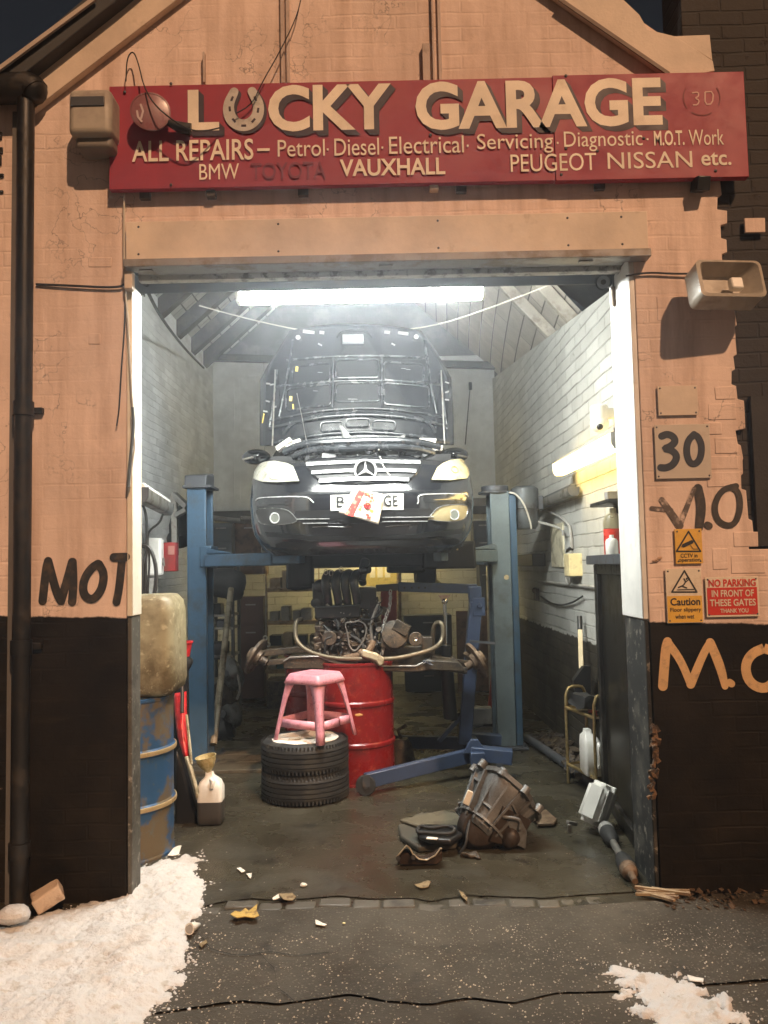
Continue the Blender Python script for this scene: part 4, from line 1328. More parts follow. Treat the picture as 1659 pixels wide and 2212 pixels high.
# cabin hull
prof = [(1.15, -.06), (1.15, .58), (1.35, .66), (2.15, 1.2), (2.6, 1.27), (3.5, 1.22), (4.0, .75), (4.1, .5), (4.1, -.02)]
def hull(y, z):
    w = .86 if z < .65 else .86 - (z - .65) * .36
    return w
L_ = [mb.bm.verts.new((-hull(y, z), y, z)) for y, z in prof]; R_ = [mb.bm.verts.new((hull(y, z), y, z)) for y, z in prof]
for k in range(len(prof)):
    l = (k + 1) % len(prof)
    mb.bm.faces.new((L_[k], L_[l], R_[l], R_[k]))
mb.bm.faces.new(L_); mb.bm.faces.new(R_[::-1])
body = mb.build('body', m_paint, car, ang=28, local=True)
mb = MB()
mb.prism([V((-hull(y, z) + .07, y - .004, z + .004)) for y, z in ((1.4, .7), (2.12, 1.18))] + [V((hull(y, z) - .07, y - .004, z + .004)) for y, z in ((2.12, 1.18), (1.4, .7))], (0, -.004, .005))
mb.build('windscreen', mat('dark_glass', (.01, .012, .014), .05, coat=.5), car, local=True)
# underside: floor pan, sills, exhaust, hanging linings
mb = MB()
mb.span((-.78, .5, -.06), (.78, 4.0, -.02))
mb.span((-.55, .35, -.1), (.55, .9, -.04))
mb.bar((-.5, .7, -.14), (.5, .7, -.14), .12, .12)
for x in (-.8, .8):
    mb.bar((x, 1.2, -.08), (x, 3.0, -.08), .08, .12)
mb.span((-.5, 3.0, -.2), (.5, 3.5, -.06))
mb.build('underside', mat('underseal', (.012, .012, .012), .7, bump=.3), car, local=True, bevel=.02)
mb = MB()
mb.tube([cl(905, 1180, .9), cl(860, 1190, .85), cl(800, 1207, .8), cl(760, 1212, .9), cl(750, 1215, 1.6), cl(755, 1215, 3.6)], .035, 12, smooth=2)
mb.cyl(cl(860, 1183, .88), cl(830, 1196, .84), .045)
mb.tube([cl(690, 1206, .9), cl(770, 1208, .9)], .03, 10)
mb.tube([cl(905, 1196, 1), cl(930, 1208, 1), cl(960, 1204, 1.1)], .02, 8, smooth=2)
mb.build('exhaust', m_rust, car, local=True)
m_tyre = mat('tyre_black', (.018, .018, .018), .65, dirt=(.04, .037, .03), ds=9, bump=.15, bs=90)
for sx in (-1, 1):
    mb = MB()
    mb.lathe((sx * .7, 3.25, -.12), [(.19, -.1), (.29, -.105), (.315, -.08), (.32, 0), (.315, .08), (.29, .105), (.19, .1)], 36, (0, R(90), 0))
    wh = mb.build('wheel', m_tyre, car, local=True)
    mb = MB()
    mb.lathe((sx * .7, 3.25, -.12), [(.0, -.04), (.19, -.06), (.19, .06), (0, .04)], 24, (0, R(90), 0))
    mb.build('rim', m_steel, wh, local=True)
# wheel arch linings and strut left hanging at the front
mb = MB()
mb.box((-.5, .75, -.2), (.2, .3, .3)); mb.box((.68, .75, -.12), (.42, .3, .2)); mb.cyl((-.5, .8, -.36), (-.5, .8, -.1), .1); mb.box((.35, .8, -.17), (.3, .2, .16))
mb.jitter(.02, 5)
mb.build('wheel_arch_lining', mat('lining_black', (.01, .01, .01), .8), car, local=True, bevel=.02)
mb = MB()
q = cl(922, 1180, .6); mb.box(q, (.11, .05, .09), (0, .05, .2)); mb.bar(cl(938, 1182, .65), cl(1010, 1180, .7), .06, .05)
mb.build('hanging_plate', mat('pale_card', (.6, .53, .33), .7, dirt=(.4, .35, .2), ds=9), car, local=True)
# patches that follow the front skin
def patch(name, outline, m, off=.006, th=.012, parent=None, cuts=2, bevel=.0, pix=True, extra=None):
    mb = MB()
    pts = []
    for u, v in outline:
        y_ = .1
        for _ in range(6):
            p_ = cl(u, v, y_) if pix else V((u, 0, v))
            y_ = skin(p_.x, p_.z)
        pts.append(p_)
    vs = [mb.bm.verts.new((p_.x, 0, p_.z)) for p_ in pts]
    mb.bm.faces.new(vs)
    bmesh.ops.triangulate(mb.bm, faces=mb.bm.faces)
    for _ in range(cuts):
        bmesh.ops.subdivide_edges(mb.bm, edges=mb.bm.edges, cuts=1, use_grid_fill=True)
    ctr = sum(pts, V()) / len(pts)
    rad = max((p_ - ctr).length for p_ in pts)
    fs = list(mb.bm.faces)
    for v in mb.bm.verts:
        b_ = extra(v.co.x, v.co.z) if extra else 0
        v.co.y = skin(v.co.x, v.co.z) - off - b_
    ex = bmesh.ops.extrude_face_region(mb.bm, geom=fs)
    for e_ in ex['geom']:
        if isinstance(e_, bmesh.types.BMVert):
            e_.co.y += th + (extra(e_.co.x, e_.co.z) if extra else 0)
    return mb.build(name, m, parent or car, local=True, bevel=bevel)
def line(name, pts, r, m, off=.004, closed=False, smooth=2, parent=None, seg=6):
    mb = MB(); out = []
    for u, v in pts:
        y_ = .1
        for _ in range(6):
            p_ = cl(u, v, y_); y_ = skin(p_.x, p_.z)
        out.append(V((p_.x, y_ - off, p_.z)))
    mb.tube(out, r, seg, closed, smooth)
    return mb.build(name, m, parent or car, local=True)
def mir(pts):
    return [(1570 - u, v - .021 * 2 * (785 - u) * -1 * -1) for u, v in pts]
def mir(pts):                   # mirrored about the car's centre line in the rolled picture
    return [(1571 - u, v - .021 * (1571 - 2 * u)) for u, v in pts]
# headlights
def lampmat(name, a, b, cut):
    m, t, bs = newmat(name)
    tc = N(t, 'ShaderNodeTexCoord').outputs['Object']
    c = mixc(t, rng(t, nz(t, tc, 16, 8, .7), cut, cut + .16), a, b)
    t.links.new(c, bs.inputs['Base Color']); bs.inputs['Roughness'].default_value = .22; bs.inputs['Coat Weight'].default_value = .5
    return m
HL = [(553, 1036), (556, 1018), (564, 1006), (578, 999), (600, 997), (622, 1001), (636, 1008), (640, 1018), (648, 1040), (600, 1043), (570, 1042)]
hl1 = patch('headlight', HL, lampmat('hazy_lamp', (.5, .49, .41), (.27, .26, .22), .46), off=.014, th=.03, cuts=3, extra=lambda x, z: .012)
mb = MB(); q = cl(598, 1023, 0); y_ = skin(q.x, q.z)
q = cl(598, 1023, y_)
for r_, w_ in ((.05, .007), (.03, .005)):
    mb.tube([V((q.x + r_ * math.cos(a), skin(q.x + r_ * math.cos(a), q.z + r_ * math.sin(a) * .9) - .029, q.z + r_ * math.sin(a) * .9)) for a in [2 * math.pi * k / 20 for k in range(20)]], w_, 6, True)
mb.tube([V((q.x + a * .001, skin(q.x + a * .001, q.z + .03) - .028, q.z + .01 + abs(a - 90) * .0004)) for a in (70, 90, 110, 125)], .006, 5)
mb.build('lamp_ring', mat('lamp_ring_pale', (.7, .69, .62), .2), hl1, local=True)
hl2 = patch('headlight', [(933, 1036), (946, 1010), (958, 1001), (978, 993), (1000, 991), (1012, 998), (1018, 1012), (1018, 1026), (1012, 1033), (975, 1037)], lampmat('yellowed_lamp', (.7, .62, .36), (.42, .35, .17), .5), off=.014, th=.03, cuts=3, extra=lambda x, z: .012)
hl2['label'] = 'yellowed headlight'
mb = MB(); q = cl(985, 1014, .15); q = cl(985, 1014, skin(q.x, q.z))
mb.tube([V((q.x + .028 * math.cos(a), skin(q.x + .028 * math.cos(a), q.z + .026 * math.sin(a)) - .028, q.z + .026 * math.sin(a))) for a in [2 * math.pi * k / 16 for k in range(16)]], .006, 6, True)
mb.build('lamp_ring', mat('lamp_ring_dark', (.4, .33, .15), .3), hl2, local=True)
# grille
GR = [(656, 996), (700, 991), (785, 987), (870, 987), (917, 991), (908, 1012), (895, 1030), (872, 1040), (785, 1045), (708, 1044), (684, 1034), (668, 1014)]
gr = patch('grille', GR, m_trimb, off=.004, th=.02, cuts=3)
def slat(v0, u0, u1, w):
    pts = [(u0 + (u1 - u0) * k / 14, v0 - .021 * ((u0 + (u1 - u0) * k / 14) - 785) - 3.5 * (1 - ((k - 7) / 7) ** 2)) for k in range(15)]
    up = [(u, v - w) for u, v in pts]; dn_ = [(u, v + w) for u, v in pts][::-1]
    return patch('grille_bar', up + dn_, mat('grille_silver', (.7, .71, .72), .28, .45, var=.05), off=.022, th=.014, parent=gr, cuts=1, bevel=.0015)
slat(1001, 664, 910, 3.6); slat(1019.5, 674, 900, 3.6); slat(1038, 690, 884, 3.8)
line('grille_surround', GR, .005, m_paint, off=.012, closed=True, smooth=2, parent=gr)
# star badge
q = cl(790, 1016.5, .06); yb = skin(q.x, q.z) - .045
q = cl(790, 1016.5, yb)
mb = MB()
rr_ = .076
mb.tube([V((q.x + rr_ * math.cos(a), yb, q.z + rr_ * math.sin(a))) for a in [2 * math.pi * k / 36 for k in range(36)]], .009, 8, True)
for a in (90, 210, 330):
    t_ = V((q.x + rr_ * math.cos(R(a)), yb, q.z + rr_ * math.sin(R(a))))
    b1 = V((q.x + .014 * math.cos(R(a + 60)), yb, q.z + .014 * math.sin(R(a + 60)))); b2 = V((q.x + .014 * math.cos(R(a - 60)), yb, q.z + .014 * math.sin(R(a - 60))))
    c_ = V((q.x, yb - .008, q.z)); c2 = V((q.x, yb + .008, q.z))
    for f in ((t_, b1, c_), (t_, c_, b2), (t_, c2, b1), (t_, b2, c2)):
        mb.bm.faces.new([mb.bm.verts.new(x_) for x_ in f])
bdg = mb.build('star_badge', mat('badge_silver', (.72, .73, .74), .25, .4, var=.05), car, local=True, ang=30)
mb = MB(); mb.cyl((q.x, yb + .012, q.z), (q.x, yb + .05, q.z), rr_ + .002, seg=36); mb.build('badge_backing', m_trimb, bdg, local=True)
# bumper trim, fog lamps, lower grille
TL = [(556, 1082), (562, 1076), (600, 1074), (655, 1073), (668, 1076), (678, 1086)]
m_silver = MATS['badge_silver']
line('bumper_trim', TL, .005, m_silver, off=.006)
line('bumper_trim', mir(TL)[:-1] + [(905, 1083), (902, 1088)], .005, m_silver, off=.006)
line('bumper_crease', [(548, 1098), (600, 1096), (700, 1096), (800, 1094), (900, 1092), (1000, 1087), (1022, 1086)], .003, m_paint, off=.001)
patch('bumper_insert', [(560, 1083), (655, 1079), (672, 1088), (660, 1091), (565, 1094)], m_paint, off=.004, th=.006)
patch('bumper_insert', mir([(560, 1083), (655, 1079), (672, 1088), (660, 1091), (565, 1094)]), m_paint, off=.004, th=.006)
FG = [(556, 1110), (558, 1102), (568, 1099), (600, 1098), (622, 1102), (634, 1112), (646, 1128), (610, 1134), (575, 1134), (562, 1128)]
m_foga = mat('fog_recess_grey', (.05, .05, .05), .45); m_fogb = mat('fog_recess_tan', (.4, .34, .2), .35)
for k, (ol, mm) in enumerate(((FG, m_foga), (mir(FG), m_fogb))):
    f_ = patch('fog_lamp', ol, mm, off=.003, th=.01, cuts=2)
    line('fog_rim', ol, .004, mat('fog_trim', (.2, .2, .2), .25, .5), off=.006, closed=True, smooth=2, parent=f_)
    uc, vc = ((596, 1120), (983, 1112))[k]
    q = cl(uc, vc, .2); q = cl(uc, vc, skin(q.x, q.z)); yy = skin(q.x, q.z) - .008
    dirn = V((.5 * (-1 if k == 0 else 1), -1, 0)).normalized()
    mb = MB(); mb.cyl(q + V((0, .02, 0)), V((q.x, yy - .01, q.z)), .03, seg=20); mb.build('fog_glass', mat('fog_glass', (.16, .17, .15), .1, coat=.5), f_, local=True)
    mb = MB(); mb.tube([V((q.x + .033 * math.cos(a), yy - .01, q.z + .036 * math.sin(a))) for a in [2 * math.pi * j / 20 for j in range(20)]], .005, 6, True); mb.build('fog_ring', m_silver, f_, local=True)
patch('lower_intake', [(640, 1104), (930, 1098), (945, 1110), (925, 1126), (785, 1131), (660, 1132), (632, 1118)], m_trimb, off=.002, th=.01, cuts=3)
for v0, u0, u1 in ((1121, 642, 712), (1130, 655, 708), (1118, 826, 938), (1127, 826, 924)):
    line('intake_bar', [(u0 + (u1 - u0) * k / 8, v0 - .012 * (u1 - u0) * k / 8 + (0 if u0 > 700 else 1)) for k in range(9)], .0035, mat('intake_silver', (.5, .5, .5), .3, .4), off=.006, smooth=0)
line('bumper_scratch', [(676, 1139), (700, 1137), (740, 1139), (760, 1138)], .003, m_chrome, off=.002)
line('bumper_scratch', [(833, 1138), (880, 1133), (950, 1134)], .003, m_chrome, off=.002)
patch('bumper_lip', [(575, 1150), (680, 1158), (785, 1160), (900, 1154), (1005, 1141), (1000, 1152), (900, 1164), (785, 1170), (680, 1168), (580, 1160)], m_blackgl, off=.008, th=.02, cuts=2)
# number plate
patch('number_plate', [(714, 1070), (872, 1066), (872, 1101), (714, 1104)], mat('plate_white', (.74, .72, .68), .35, var=.04), off=.012, th=.01, cuts=1, bevel=.002)
npl = car.children[-1]
mb = MB()
def onskin(x, z):
    return (x, skin(x, z) - .0135, z)
for s, u0, v0, u1, v1 in (('B', 727, 1073.5, 746, 1097), ('GE', 829, 1070.5, 859, 1094.5)):
    a, b = cl(u0, v0, 0.03), cl(u1, v1, .03)
    text(mb, s, a.x, b.x, b.z, a.z, 0, .012, fn=onskin)
mb.build('lettering', m_ink, npl, local=True, flat=True)
# mirrors
for k, (u, v, s) in enumerate(((566, 988, -1), (994, 982, 1))):
    q = cl(u, v, 1.35)
    mb = MB(); mb.sphere(q, .11, (1.15, .7, .62), 20)
    for vv in mb.bm.verts:
        if vv.co.y > q.y + .02:
            vv.co.y = q.y + .02
    mr = mb.build('wing_mirror', m_paint, car, local=True, ang=50)
    mb = MB(); mb.box(q + V((s * .06, -.068, -.02)), (.1, .02, .016), (0, R(8) * s, R(25) * s)); mb.build('indicator', m_steel if k else mat('indicator_clear', (.5, .48, .42), .2), mr, local=True, bevel=.004)
    mb = MB(); mb.bar(q + V((-s * .05, .0, -.02)), q + V((-s * .16, .02, -.05)), .06, .05); mb.build('mirror_stalk', m_blackgl, mr, local=True)
# engine bay: tray, slam panel, cowl and odds and ends
mb = MB(); mb.span((-.72, .28, .3), (.72, 1.1, .34)); mb.span((-.74, .86, .3), (.74, .92, .72)); mb.build('engine_bay', m_trimb, car, local=True)
mb = MB()
mb.tube([cl(u, v, y_) for u, v, y_ in ((640, 988, .45), (662, 976, .36), (700, 970, .31), (785, 966, .29), (870, 965, .31), (915, 970, .36), (940, 978, .45))], .028, 10, smooth=2)
mb.tube([cl(u, v, y_) for u, v, y_ in ((620, 978, .6), (650, 962, .55), (700, 956, .5), (785, 952, .48), (870, 951, .5), (920, 956, .55), (955, 966, .6))], .03, 10, smooth=2)
sp = mb.build('slam_panel', m_rib, car, local=True)
mb = MB()
for u, v in ((699, 968), (722, 966), (823, 962), (874, 962), (905, 965), (756, 966)):
    mb.cyl(cl(u, v, .3) + V((0, -.03, .02)), cl(u, v, .3) + V((0, -.045, .02)), .012, seg=10)
mb.build('bolt', m_chrome, sp, local=True)
mb = MB()
for u, v, w_ in ((642, 958, .12), (655, 963, .09), (622, 962, .14), (930, 955, .12), (948, 966, .1)):
    mb.box(cl(u, v, .6), (w_, .05, .035), (random.uniform(-.4, .4), random.uniform(-.5, .5), random.uniform(-.5, .5)))
mb.jitter(.02, 12)
mb.build('torn_insulation', m_paper, car, local=True)
mb = MB()
mb.prism([cl(u, v, .55) for u, v in ((738, 918), (746, 920), (762, 940), (785, 946), (870, 941), (880, 937), (882, 948), (862, 958), (760, 958), (748, 950))], (0, .06, 0))
mb.build('wiper_cowl', mat('cowl_grey', (.2, .2, .195), .4), car, local=True, bevel=.01)
mb = MB(); mb.tube([cl(810, 975, .3), cl(817, 967, .3), cl(822, 972, .28)], .006, 6, smooth=1); mb.tube([cl(822, 985, .12), cl(826, 1002, .05), cl(836, 1020, .02), cl(843, 1026, .02)], .004, 6, smooth=2)
mb.build('cable_tie', m_cablew, car, local=True)
random.seed(5)
mb = MB()
for i in range(26):
    u, v = random.uniform(640, 935), random.uniform(950, 985)
    q = cl(u, v, random.uniform(.45, .8)); q.z -= .06
    mb.box(q, (random.uniform(.03, .14), random.uniform(.03, .1), random.uniform(.02, .08)), (random.uniform(-.5, .5), random.uniform(-.5, .5), random.uniform(-.5, .5)))
mb.build('bay_fittings', m_blackgl, car, local=True, bevel=.006)
# bonnet seen from below, standing nearly upright
def hd(u, v):                   # depth of the bonnet panel
    t_ = (962 - v) / 250
    return .82 + .16 * t_ + .1 * ((u - 785) / 200) ** 2
def hp(u, v, off=0.):
    y_ = hd(u, v) - off
    return cl(u, v, y_)
Lh = [(571, 964), (571, 900), (572, 823), (588, 792), (612, 755), (636, 716)]
Rh = [(989, 960), (989, 900), (984, 815), (965, 780), (943, 745), (919, 714)]
def hood(a, b):
    i = min(len(Lh) - 2, int(b * (len(Lh) - 1))); t_ = b * (len(Lh) - 1) - i
    l = V(Lh[i]) * (1 - t_) + V(Lh[i + 1]) * t_; r = V(Rh[i]) * (1 - t_) + V(Rh[i + 1]) * t_
    u, v = l.x + (r.x - l.x) * a, l.y + (r.y - l.y) * a
    v -= 16 * b ** 3 * (1 - (2 * a - 1) ** 2)
    return hp(u, v)
mb = MB(); mb.grid(hood, 30, 30)
hb = mb.build('bonnet', m_paint2, car, local=True, solid=.012)
def ring(mb, u0, u1, v0, v1, r=.007, off=.018, rad=7, dip=0):
    o_ = rrect(u0, u1, v0, v1, rad)
    mb.tube([hp(u, v - .021 * (u - 785) + dip * ((u - 785) / 100) ** 2, off) for u, v in o_], r, 10, True)
mb = MB()
for u0, u1, v0, v1, dp_ in ((641, 722, 781, 820, 4), (734, 826, 775, 815, 4), (838, 924, 781, 820, 4), (627, 722, 826, 872, 5), (733, 828, 826, 866, 4), (838, 936, 826, 872, 5), (700, 748, 908, 928, 5), (755, 806, 904, 922, 4), (813, 862, 908, 928, 5)):
    ring(mb, u0, u1, v0, v1, dip=dp_)
mb.build('pocket_rim', m_rib, hb, local=True)
mb = MB()
def arc(v0, w, k, r, u0=590, u1=975):
    mb.tube([hp(u0 + (u1 - u0) * i / 24, v0 - .021 * (u0 + (u1 - u0) * i / 24 - 785) + k * (((u0 + (u1 - u0) * i / 24) - 783) / 190) ** 2, w) for i in range(25)], r, 14, smooth=1)
arc(768, .018, 12, .008, 628, 935); arc(882, .02, 24, .009); arc(896, .026, 26, .014); arc(934, .02, 22, .014, 600, 970); arc(822, .014, 12, .010, 600, 965)
for u0, v0, u1, v1 in ((642, 735, 612, 900), (926, 733, 952, 892), (608, 800, 590, 930), (960, 795, 975, 925), (728, 770, 727, 880), (833, 768, 834, 878)):
    mb.tube([hp(u0, v0, .018), hp((u0 + u1) / 2 - (u1 - u0) * .08, (v0 + v1) / 2, .02), hp(u1, v1, .018)], .009, 14, smooth=3)
mb.tube([hp(620, 940, .02), hp(640, 912, .025), hp(700, 896, .03), hp(785, 890, .03), hp(870, 892, .03), hp(930, 906, .025), hp(950, 934, .02)], .012, 8, smooth=2)
mb.build('stiffening_ribs', m_rib, hb, local=True)
mb = MB()
a, b = hp(748, 742, .03), hp(794, 722, .05)
mb.span((a.x, a.y - .02, a.z), (b.x, a.y + .04, b.z))
lt = mb.build('latch', mat('latch_grey', (.14, .15, .16), .4, .4), hb, local=True, bevel=.004)
mb = MB(); mb.tube([hp(736, 728, .02), hp(744, 716, .025), hp(770, 711, .03), hp(800, 712, .025), hp(812, 726, .02)], .006, 6, smooth=2); mb.build('latch_spring', m_paint2, lt, local=True)
mb = MB()
for u, v in ((653, 730), (908, 726)):
    mb.cyl(hp(u, v, .005), hp(u, v, .04), .02, seg=12)
for u, v, w_ in ((676, 718, .1), (704, 719, .04), (845, 717, .05), (880, 719, .09)):
    mb.box(hp(u, v, .014), (w_, .012, .025), (0, R(8), 0))
for u, v in ((588, 868), (583, 890), (602, 880), (975, 845), (975, 862), (968, 895), (700, 745), (858, 743), (589, 830), (597, 832), (975, 825)):
    mb.box(hp(u, v, .012), (.035, .014, .012), (0, R(random.uniform(-30, 30)), 0))
for u, v in ((765, 862), (775, 862), (690, 845), (880, 795), (890, 797), (700, 805), (775, 886)):
    mb.box(hp(u, v, .008), (.04, .004, .003), (0, R(4), 0))
mb.build('buffer', mat('buffer_grey', (.22, .22, .22), .4), hb, local=True)
mb = MB()
for u, v in ((650, 798), (637, 862)):
    mb.box(hp(u, v, .016), (.022, .008, .04), (0, R(6), 0))
for u, v in ((642, 880),):
    mb.box(hp(u, v, .016), (.01, .008, .05), (0, R(-6), 0))
mb.box(hp(578, 905, .012), (.008, .008, .08), (0, R(10), 0))
mb.build('yellow_clip', mat('clip_yellow', (.75, .52, .06), .4), hb, local=True)
mb = MB()
mb.tube([hp(604, 800, .05), cl(596, 965, .75)], .007, 6); mb.tube([hp(962, 798, .05), cl(968, 958, .75)], .007, 6)
mb.tube([hp(650, 850, .03), hp(660, 900, .06), cl(672, 985, .4)], .003, 5)
mb.build('bonnet_stay', m_steel, hb, local=True)
# leaflet tucked in front of the plate
q = cl(780, 1095, -.02)
lf = thing('leaflet', 'crumpled red and white takeaway leaflet tucked over the number plate', 'leaflet', CO + q)
mat_l = mat('leaflet_white', (.8, .74, .66), .5, dirt=(.72, .5, .3), ds=22, dlo=.5, dhi=.6)
def lq(a, b, off=0.):           # across the leaflet: corners tl, tr, br, bl
    tl, tr, br, bl = V((763, 1055)), V((831, 1068)), V((817, 1133)), V((731, 1107))
    p_ = (tl * (1 - a) + tr * a) * (1 - b) + (bl * (1 - a) + br * a) * b
    y_ = -.045 - .012 * math.sin(a * 4) - .02 * b - off
    r_ = cl(p_.x, p_.y, y_)
    return Matrix.Rotation(R(2.0), 3, 'Z') @ r_ + CO
mb = MB(); mb.grid(lq, 12, 12); mb.build('sheet', mat_l, lf, solid=.003)
mb = MB(); mb.grid(lambda a, b: lq(.18 + .2 * a - .02 * b, .0 + 1.0 * b * (1 if a < 2 else 1), .004), 4, 10)
mb.build('red_band', mat('leaflet_red', (.62, .05, .04), .5, dirt=(.7, .3, .2), ds=30, dlo=.55, dhi=.6), lf)
random.seed(3)
mb = MB(); mb2 = MB()
for i in range(20):
    a, b = random.uniform(.42, .78), random.uniform(.06, .9)
    s_ = random.uniform(.02, .05)
    q_ = [lq(a + dx * s_, b + dz * s_ * random.uniform(.5, 1), .004 + .0003 * i) for dx, dz in ((-1, -1), (1, -1), (1, 1), (-1, 1))]
    t_ = mb if i % 2 else mb2
    t_.bm.faces.new([t_.bm.verts.new(x_) for x_ in q_])
mb.build('food_picture', mat('leaflet_orange', (.75, .4, .08), .5), lf, flat=True)
mb2.build('food_picture', mat('leaflet_dark', (.35, .08, .05), .5), lf, flat=True)
mb = MB()
mb.tube([lq(.6 + .09 * math.cos(t_), .5 + .09 * math.sin(t_), .008) for t_ in [k * .6 for k in range(11)]], .004, 5, True)
mb.tube([lq(.55, .46, .008), lq(.65, .54, .008)], .004, 5); mb.tube([lq(.64, .45, .008), lq(.56, .55, .008)], .004, 5)
mb.build('rose_mark', mat('leaflet_crimson', (.5, .02, .03), .5), lf)
# ---------------------------------------------------------------- lift columns
def column(name, label, u0, u1, D, vb, vt, m, side):
    a = P(u0, vb, D); b = P(u1, vb, D); top_ = P(u0, vt, D).z
    x0, x1 = min(a.x, b.x), max(a.x, b.x)
    y0 = D - 4
    t = thing(name, label, 'lift column', ((x0 + x1) / 2, y0 + .15, 0))
    mb = MB()
    # C-shaped column, its open side towards the car
    mb.span((x0, y0, .02), (x1, y0 + .03, top_)); mb.span((x0 if side < 0 else x1 - .03, y0 + .031, .02), (x0 + .03 if side < 0 else x1, y0 + .27, top_)); mb.span((x0, y0 + .271, .02), (x1, y0 + .3, top_))
    mb.build('column', m, t, bevel=.008)
    mb = MB(); mb.span((x0 - .09, y0 - .08, .008), (x1 + .09, y0 + .38, .03)); 
    for dx in (-.06, .06 + x1 - x0):
        for dy in (-.04, .33):
            mb.cyl((x0 + dx, y0 + dy, .03), (x0 + dx, y0 + dy, .06), .014, seg=6)
    mb.build('base_plate', m_dsteel, t, bevel=.004)
    return t, x0, x1, y0, top_
t, x0, x1, y0, tp = column('lift_column', 'left dark blue steel column of the car lift with sloping black cap', 406, 448, 6.75, 1640, 1052, m_blue, -1)
mb = MB(); mb.prism([(x0 - .02, y0 - .02, tp), (x0 - .02, y0 + .3, tp), (x0 - .02, y0 + .3, tp + .14), (x0 - .02, y0 + .0, tp + .1)], (x1 - x0 + .03, 0, 0)); mb.build('motor_cover', m_dsteel, t, bevel=.012)
mb = MB(); mb.span((x0 - .03, y0 - .03, tp - .01), (x1 + .05, y0 + .3, tp + .012)); mb.build('cap_plate', m_dsteel, t, bevel=.003)
mb = MB(); mb.cyl((x1 - .05, y0 + .15, .05), (x1 - .05, y0 + .15, tp - .02), .025, seg=12); mb.build('lifting_screw', m_steel, t)
q = P(448, 1192, 6.75)
mb = MB(); mb.span((x1 - .05, y0 - .02, q.z - .13), (x1 + .05, y0 + .25, q.z + .05)); mb.build('carriage', m_blue, t, bevel=.01)
mb = MB(); mb.bar((x1 + .02, y0 - .02, q.z - .075), (x1 + .62, y0 - .35, q.z - .075), .1, .1); mb.bar((x1 + .5, y0 - .28, q.z - .075), (x1 + .85, y0 - .47, q.z - .075), .08, .08)
mb.bar((x1 + .0, y0 + .2, q.z - .075), (x1 + .8, y0 + .9, q.z - .075), .1, .1)
mb.prism([(x1 + .01, y0 - .03, q.z - .02), (x1 + .01, y0 - .03, q.z + .03), (x1 + .26, y0 - .15, q.z - .02)], (0, .05, 0))
am = mb.build('lift_arm', m_blue, t, bevel=.008)
mb = MB(); mb.cyl((x1 + .82, y0 - .45, q.z - .03), (x1 + .82, y0 - .45, q.z + .1), .05); mb.build('pad', m_rubber, am)
t, x0, x1, y0, tp = column('lift_column', 'right grey blue steel column of the car lift with black motor drum', 1074, 1116, 7.05, 1600, 1060, m_blueg, 1)
for v in ():
    pass
mb = MB(); mb.span((x1 + .003, y0 + .005, .03), (x1 + .06, y0 + .29, tp - .03)); mb.build('side_cover', m_blue, t, bevel=.006)
mb = MB(); mb.cyl((x0 + .06, y0 + .12, tp), (x0 + .06, y0 + .12, tp + .05), .12, seg=28); mb.cyl((x0 + .06, y0 + .12, tp - .02), (x0 + .06, y0 + .12, tp), .15, seg=28); mb.build('belt_cover', m_dsteel, t, bevel=.006)
q = P(1128, 1080, 7.2)
mb = MB()
mb.lathe((q.x + .02, q.y, q.z - .26), [(0, 0), (.09, 0), (.11, .03), (.115, .14), (.115, .17), (.125, .18), (.125, .34), (.12, .36), (.09, .38), (0, .385)], 28)
mo = mb.build('motor', mat('motor_grey', (.09, .1, .105), .45, .2, dirt=(.05, .045, .04), ds=9), t)
mb = MB(); mb.box((q.x + .15, q.y, q.z - .03), (.06, .1, .12)); mb.build('terminal_box', m_dsteel, mo, bevel=.006)
mb = MB(); mb.tube([(x1 + .0, y0 - .01, tp - .02), (x1 + .05, y0 - .04, tp - .03), (x1 + .12, y0 - .06, tp - .12), (x1 + .17, y0 - .05, tp - .28), (x1 + .18, y0 - .03, tp - .34)], .008, 6, smooth=2); mb.build('motor_cable', m_cablew, mo)
mb = MB(); mb.tube([(q.x + .12, q.y - .02, q.z - .2), (q.x + .2, q.y - .05, q.z - .22), (q.x + .33, q.y - .1, q.z - .27), (1.5, q.y - .4, q.z - .33)], .012, 6, smooth=2); mb.build('motor_cable', m_grey, mo)
q = P(1094, 1247, 7.05); mb = MB(); mb.cyl((q.x, y0 - .004, q.z), (q.x, y0 + .004, q.z), .022, seg=20); mb.build('round_label', mat('round_label', (.6, .5, .3), .5, dirt=(.3, .2, .12), ds=40), t)
q = P(1072, 1192, 7.0)
mb = MB(); mb.span((x0 - .05, y0 - .03, q.z - .1), (x0 + .05, y0 + .25, q.z + .06)); mb.build('carriage', m_blueg, t, bevel=.01)
mb = MB(); mb.bar((x0 + .0, y0 - .04, q.z - .035), (x0 - .42, y0 - .6, q.z - .035), .1, .1); mb.bar((x0 - .34, y0 - .5, q.z - .035), (x0 - .52, y0 - .72, q.z - .035), .08, .075)
mb.bar((x0, y0 + .2, q.z - .06), (x0 - .7, y0 + .9, q.z - .06), .1, .1)
mb.prism([(x0 + .03, y0 - .06, q.z + .02), (x0 + .03, y0 - .06, q.z + .07), (x0 - .22, y0 - .35, q.z + .02)], (-.03, .05, 0))
am = mb.build('lift_arm', m_blueg, t, bevel=.008)
mb = MB()
for f in (.3, .75):
    p_ = V((x0 - .42 * f, y0 - .6 * f, q.z - .035)); mb.box(p_ + V((-.042, -.035, 0)), (.02, .03, .05), (0, 0, R(37)))
mb.build('slot', m_black, am)
mb = MB(); mb.cyl((x0 - .5, y0 - .7, q.z), (x0 - .5, y0 - .7, q.z + .12), .035); mb.bar((x0 - .36, y0 - .66, q.z + .01), (x0 - .36, y0 - .66, q.z + .16), .02, .02); mb.build('pad', m_brass, am)
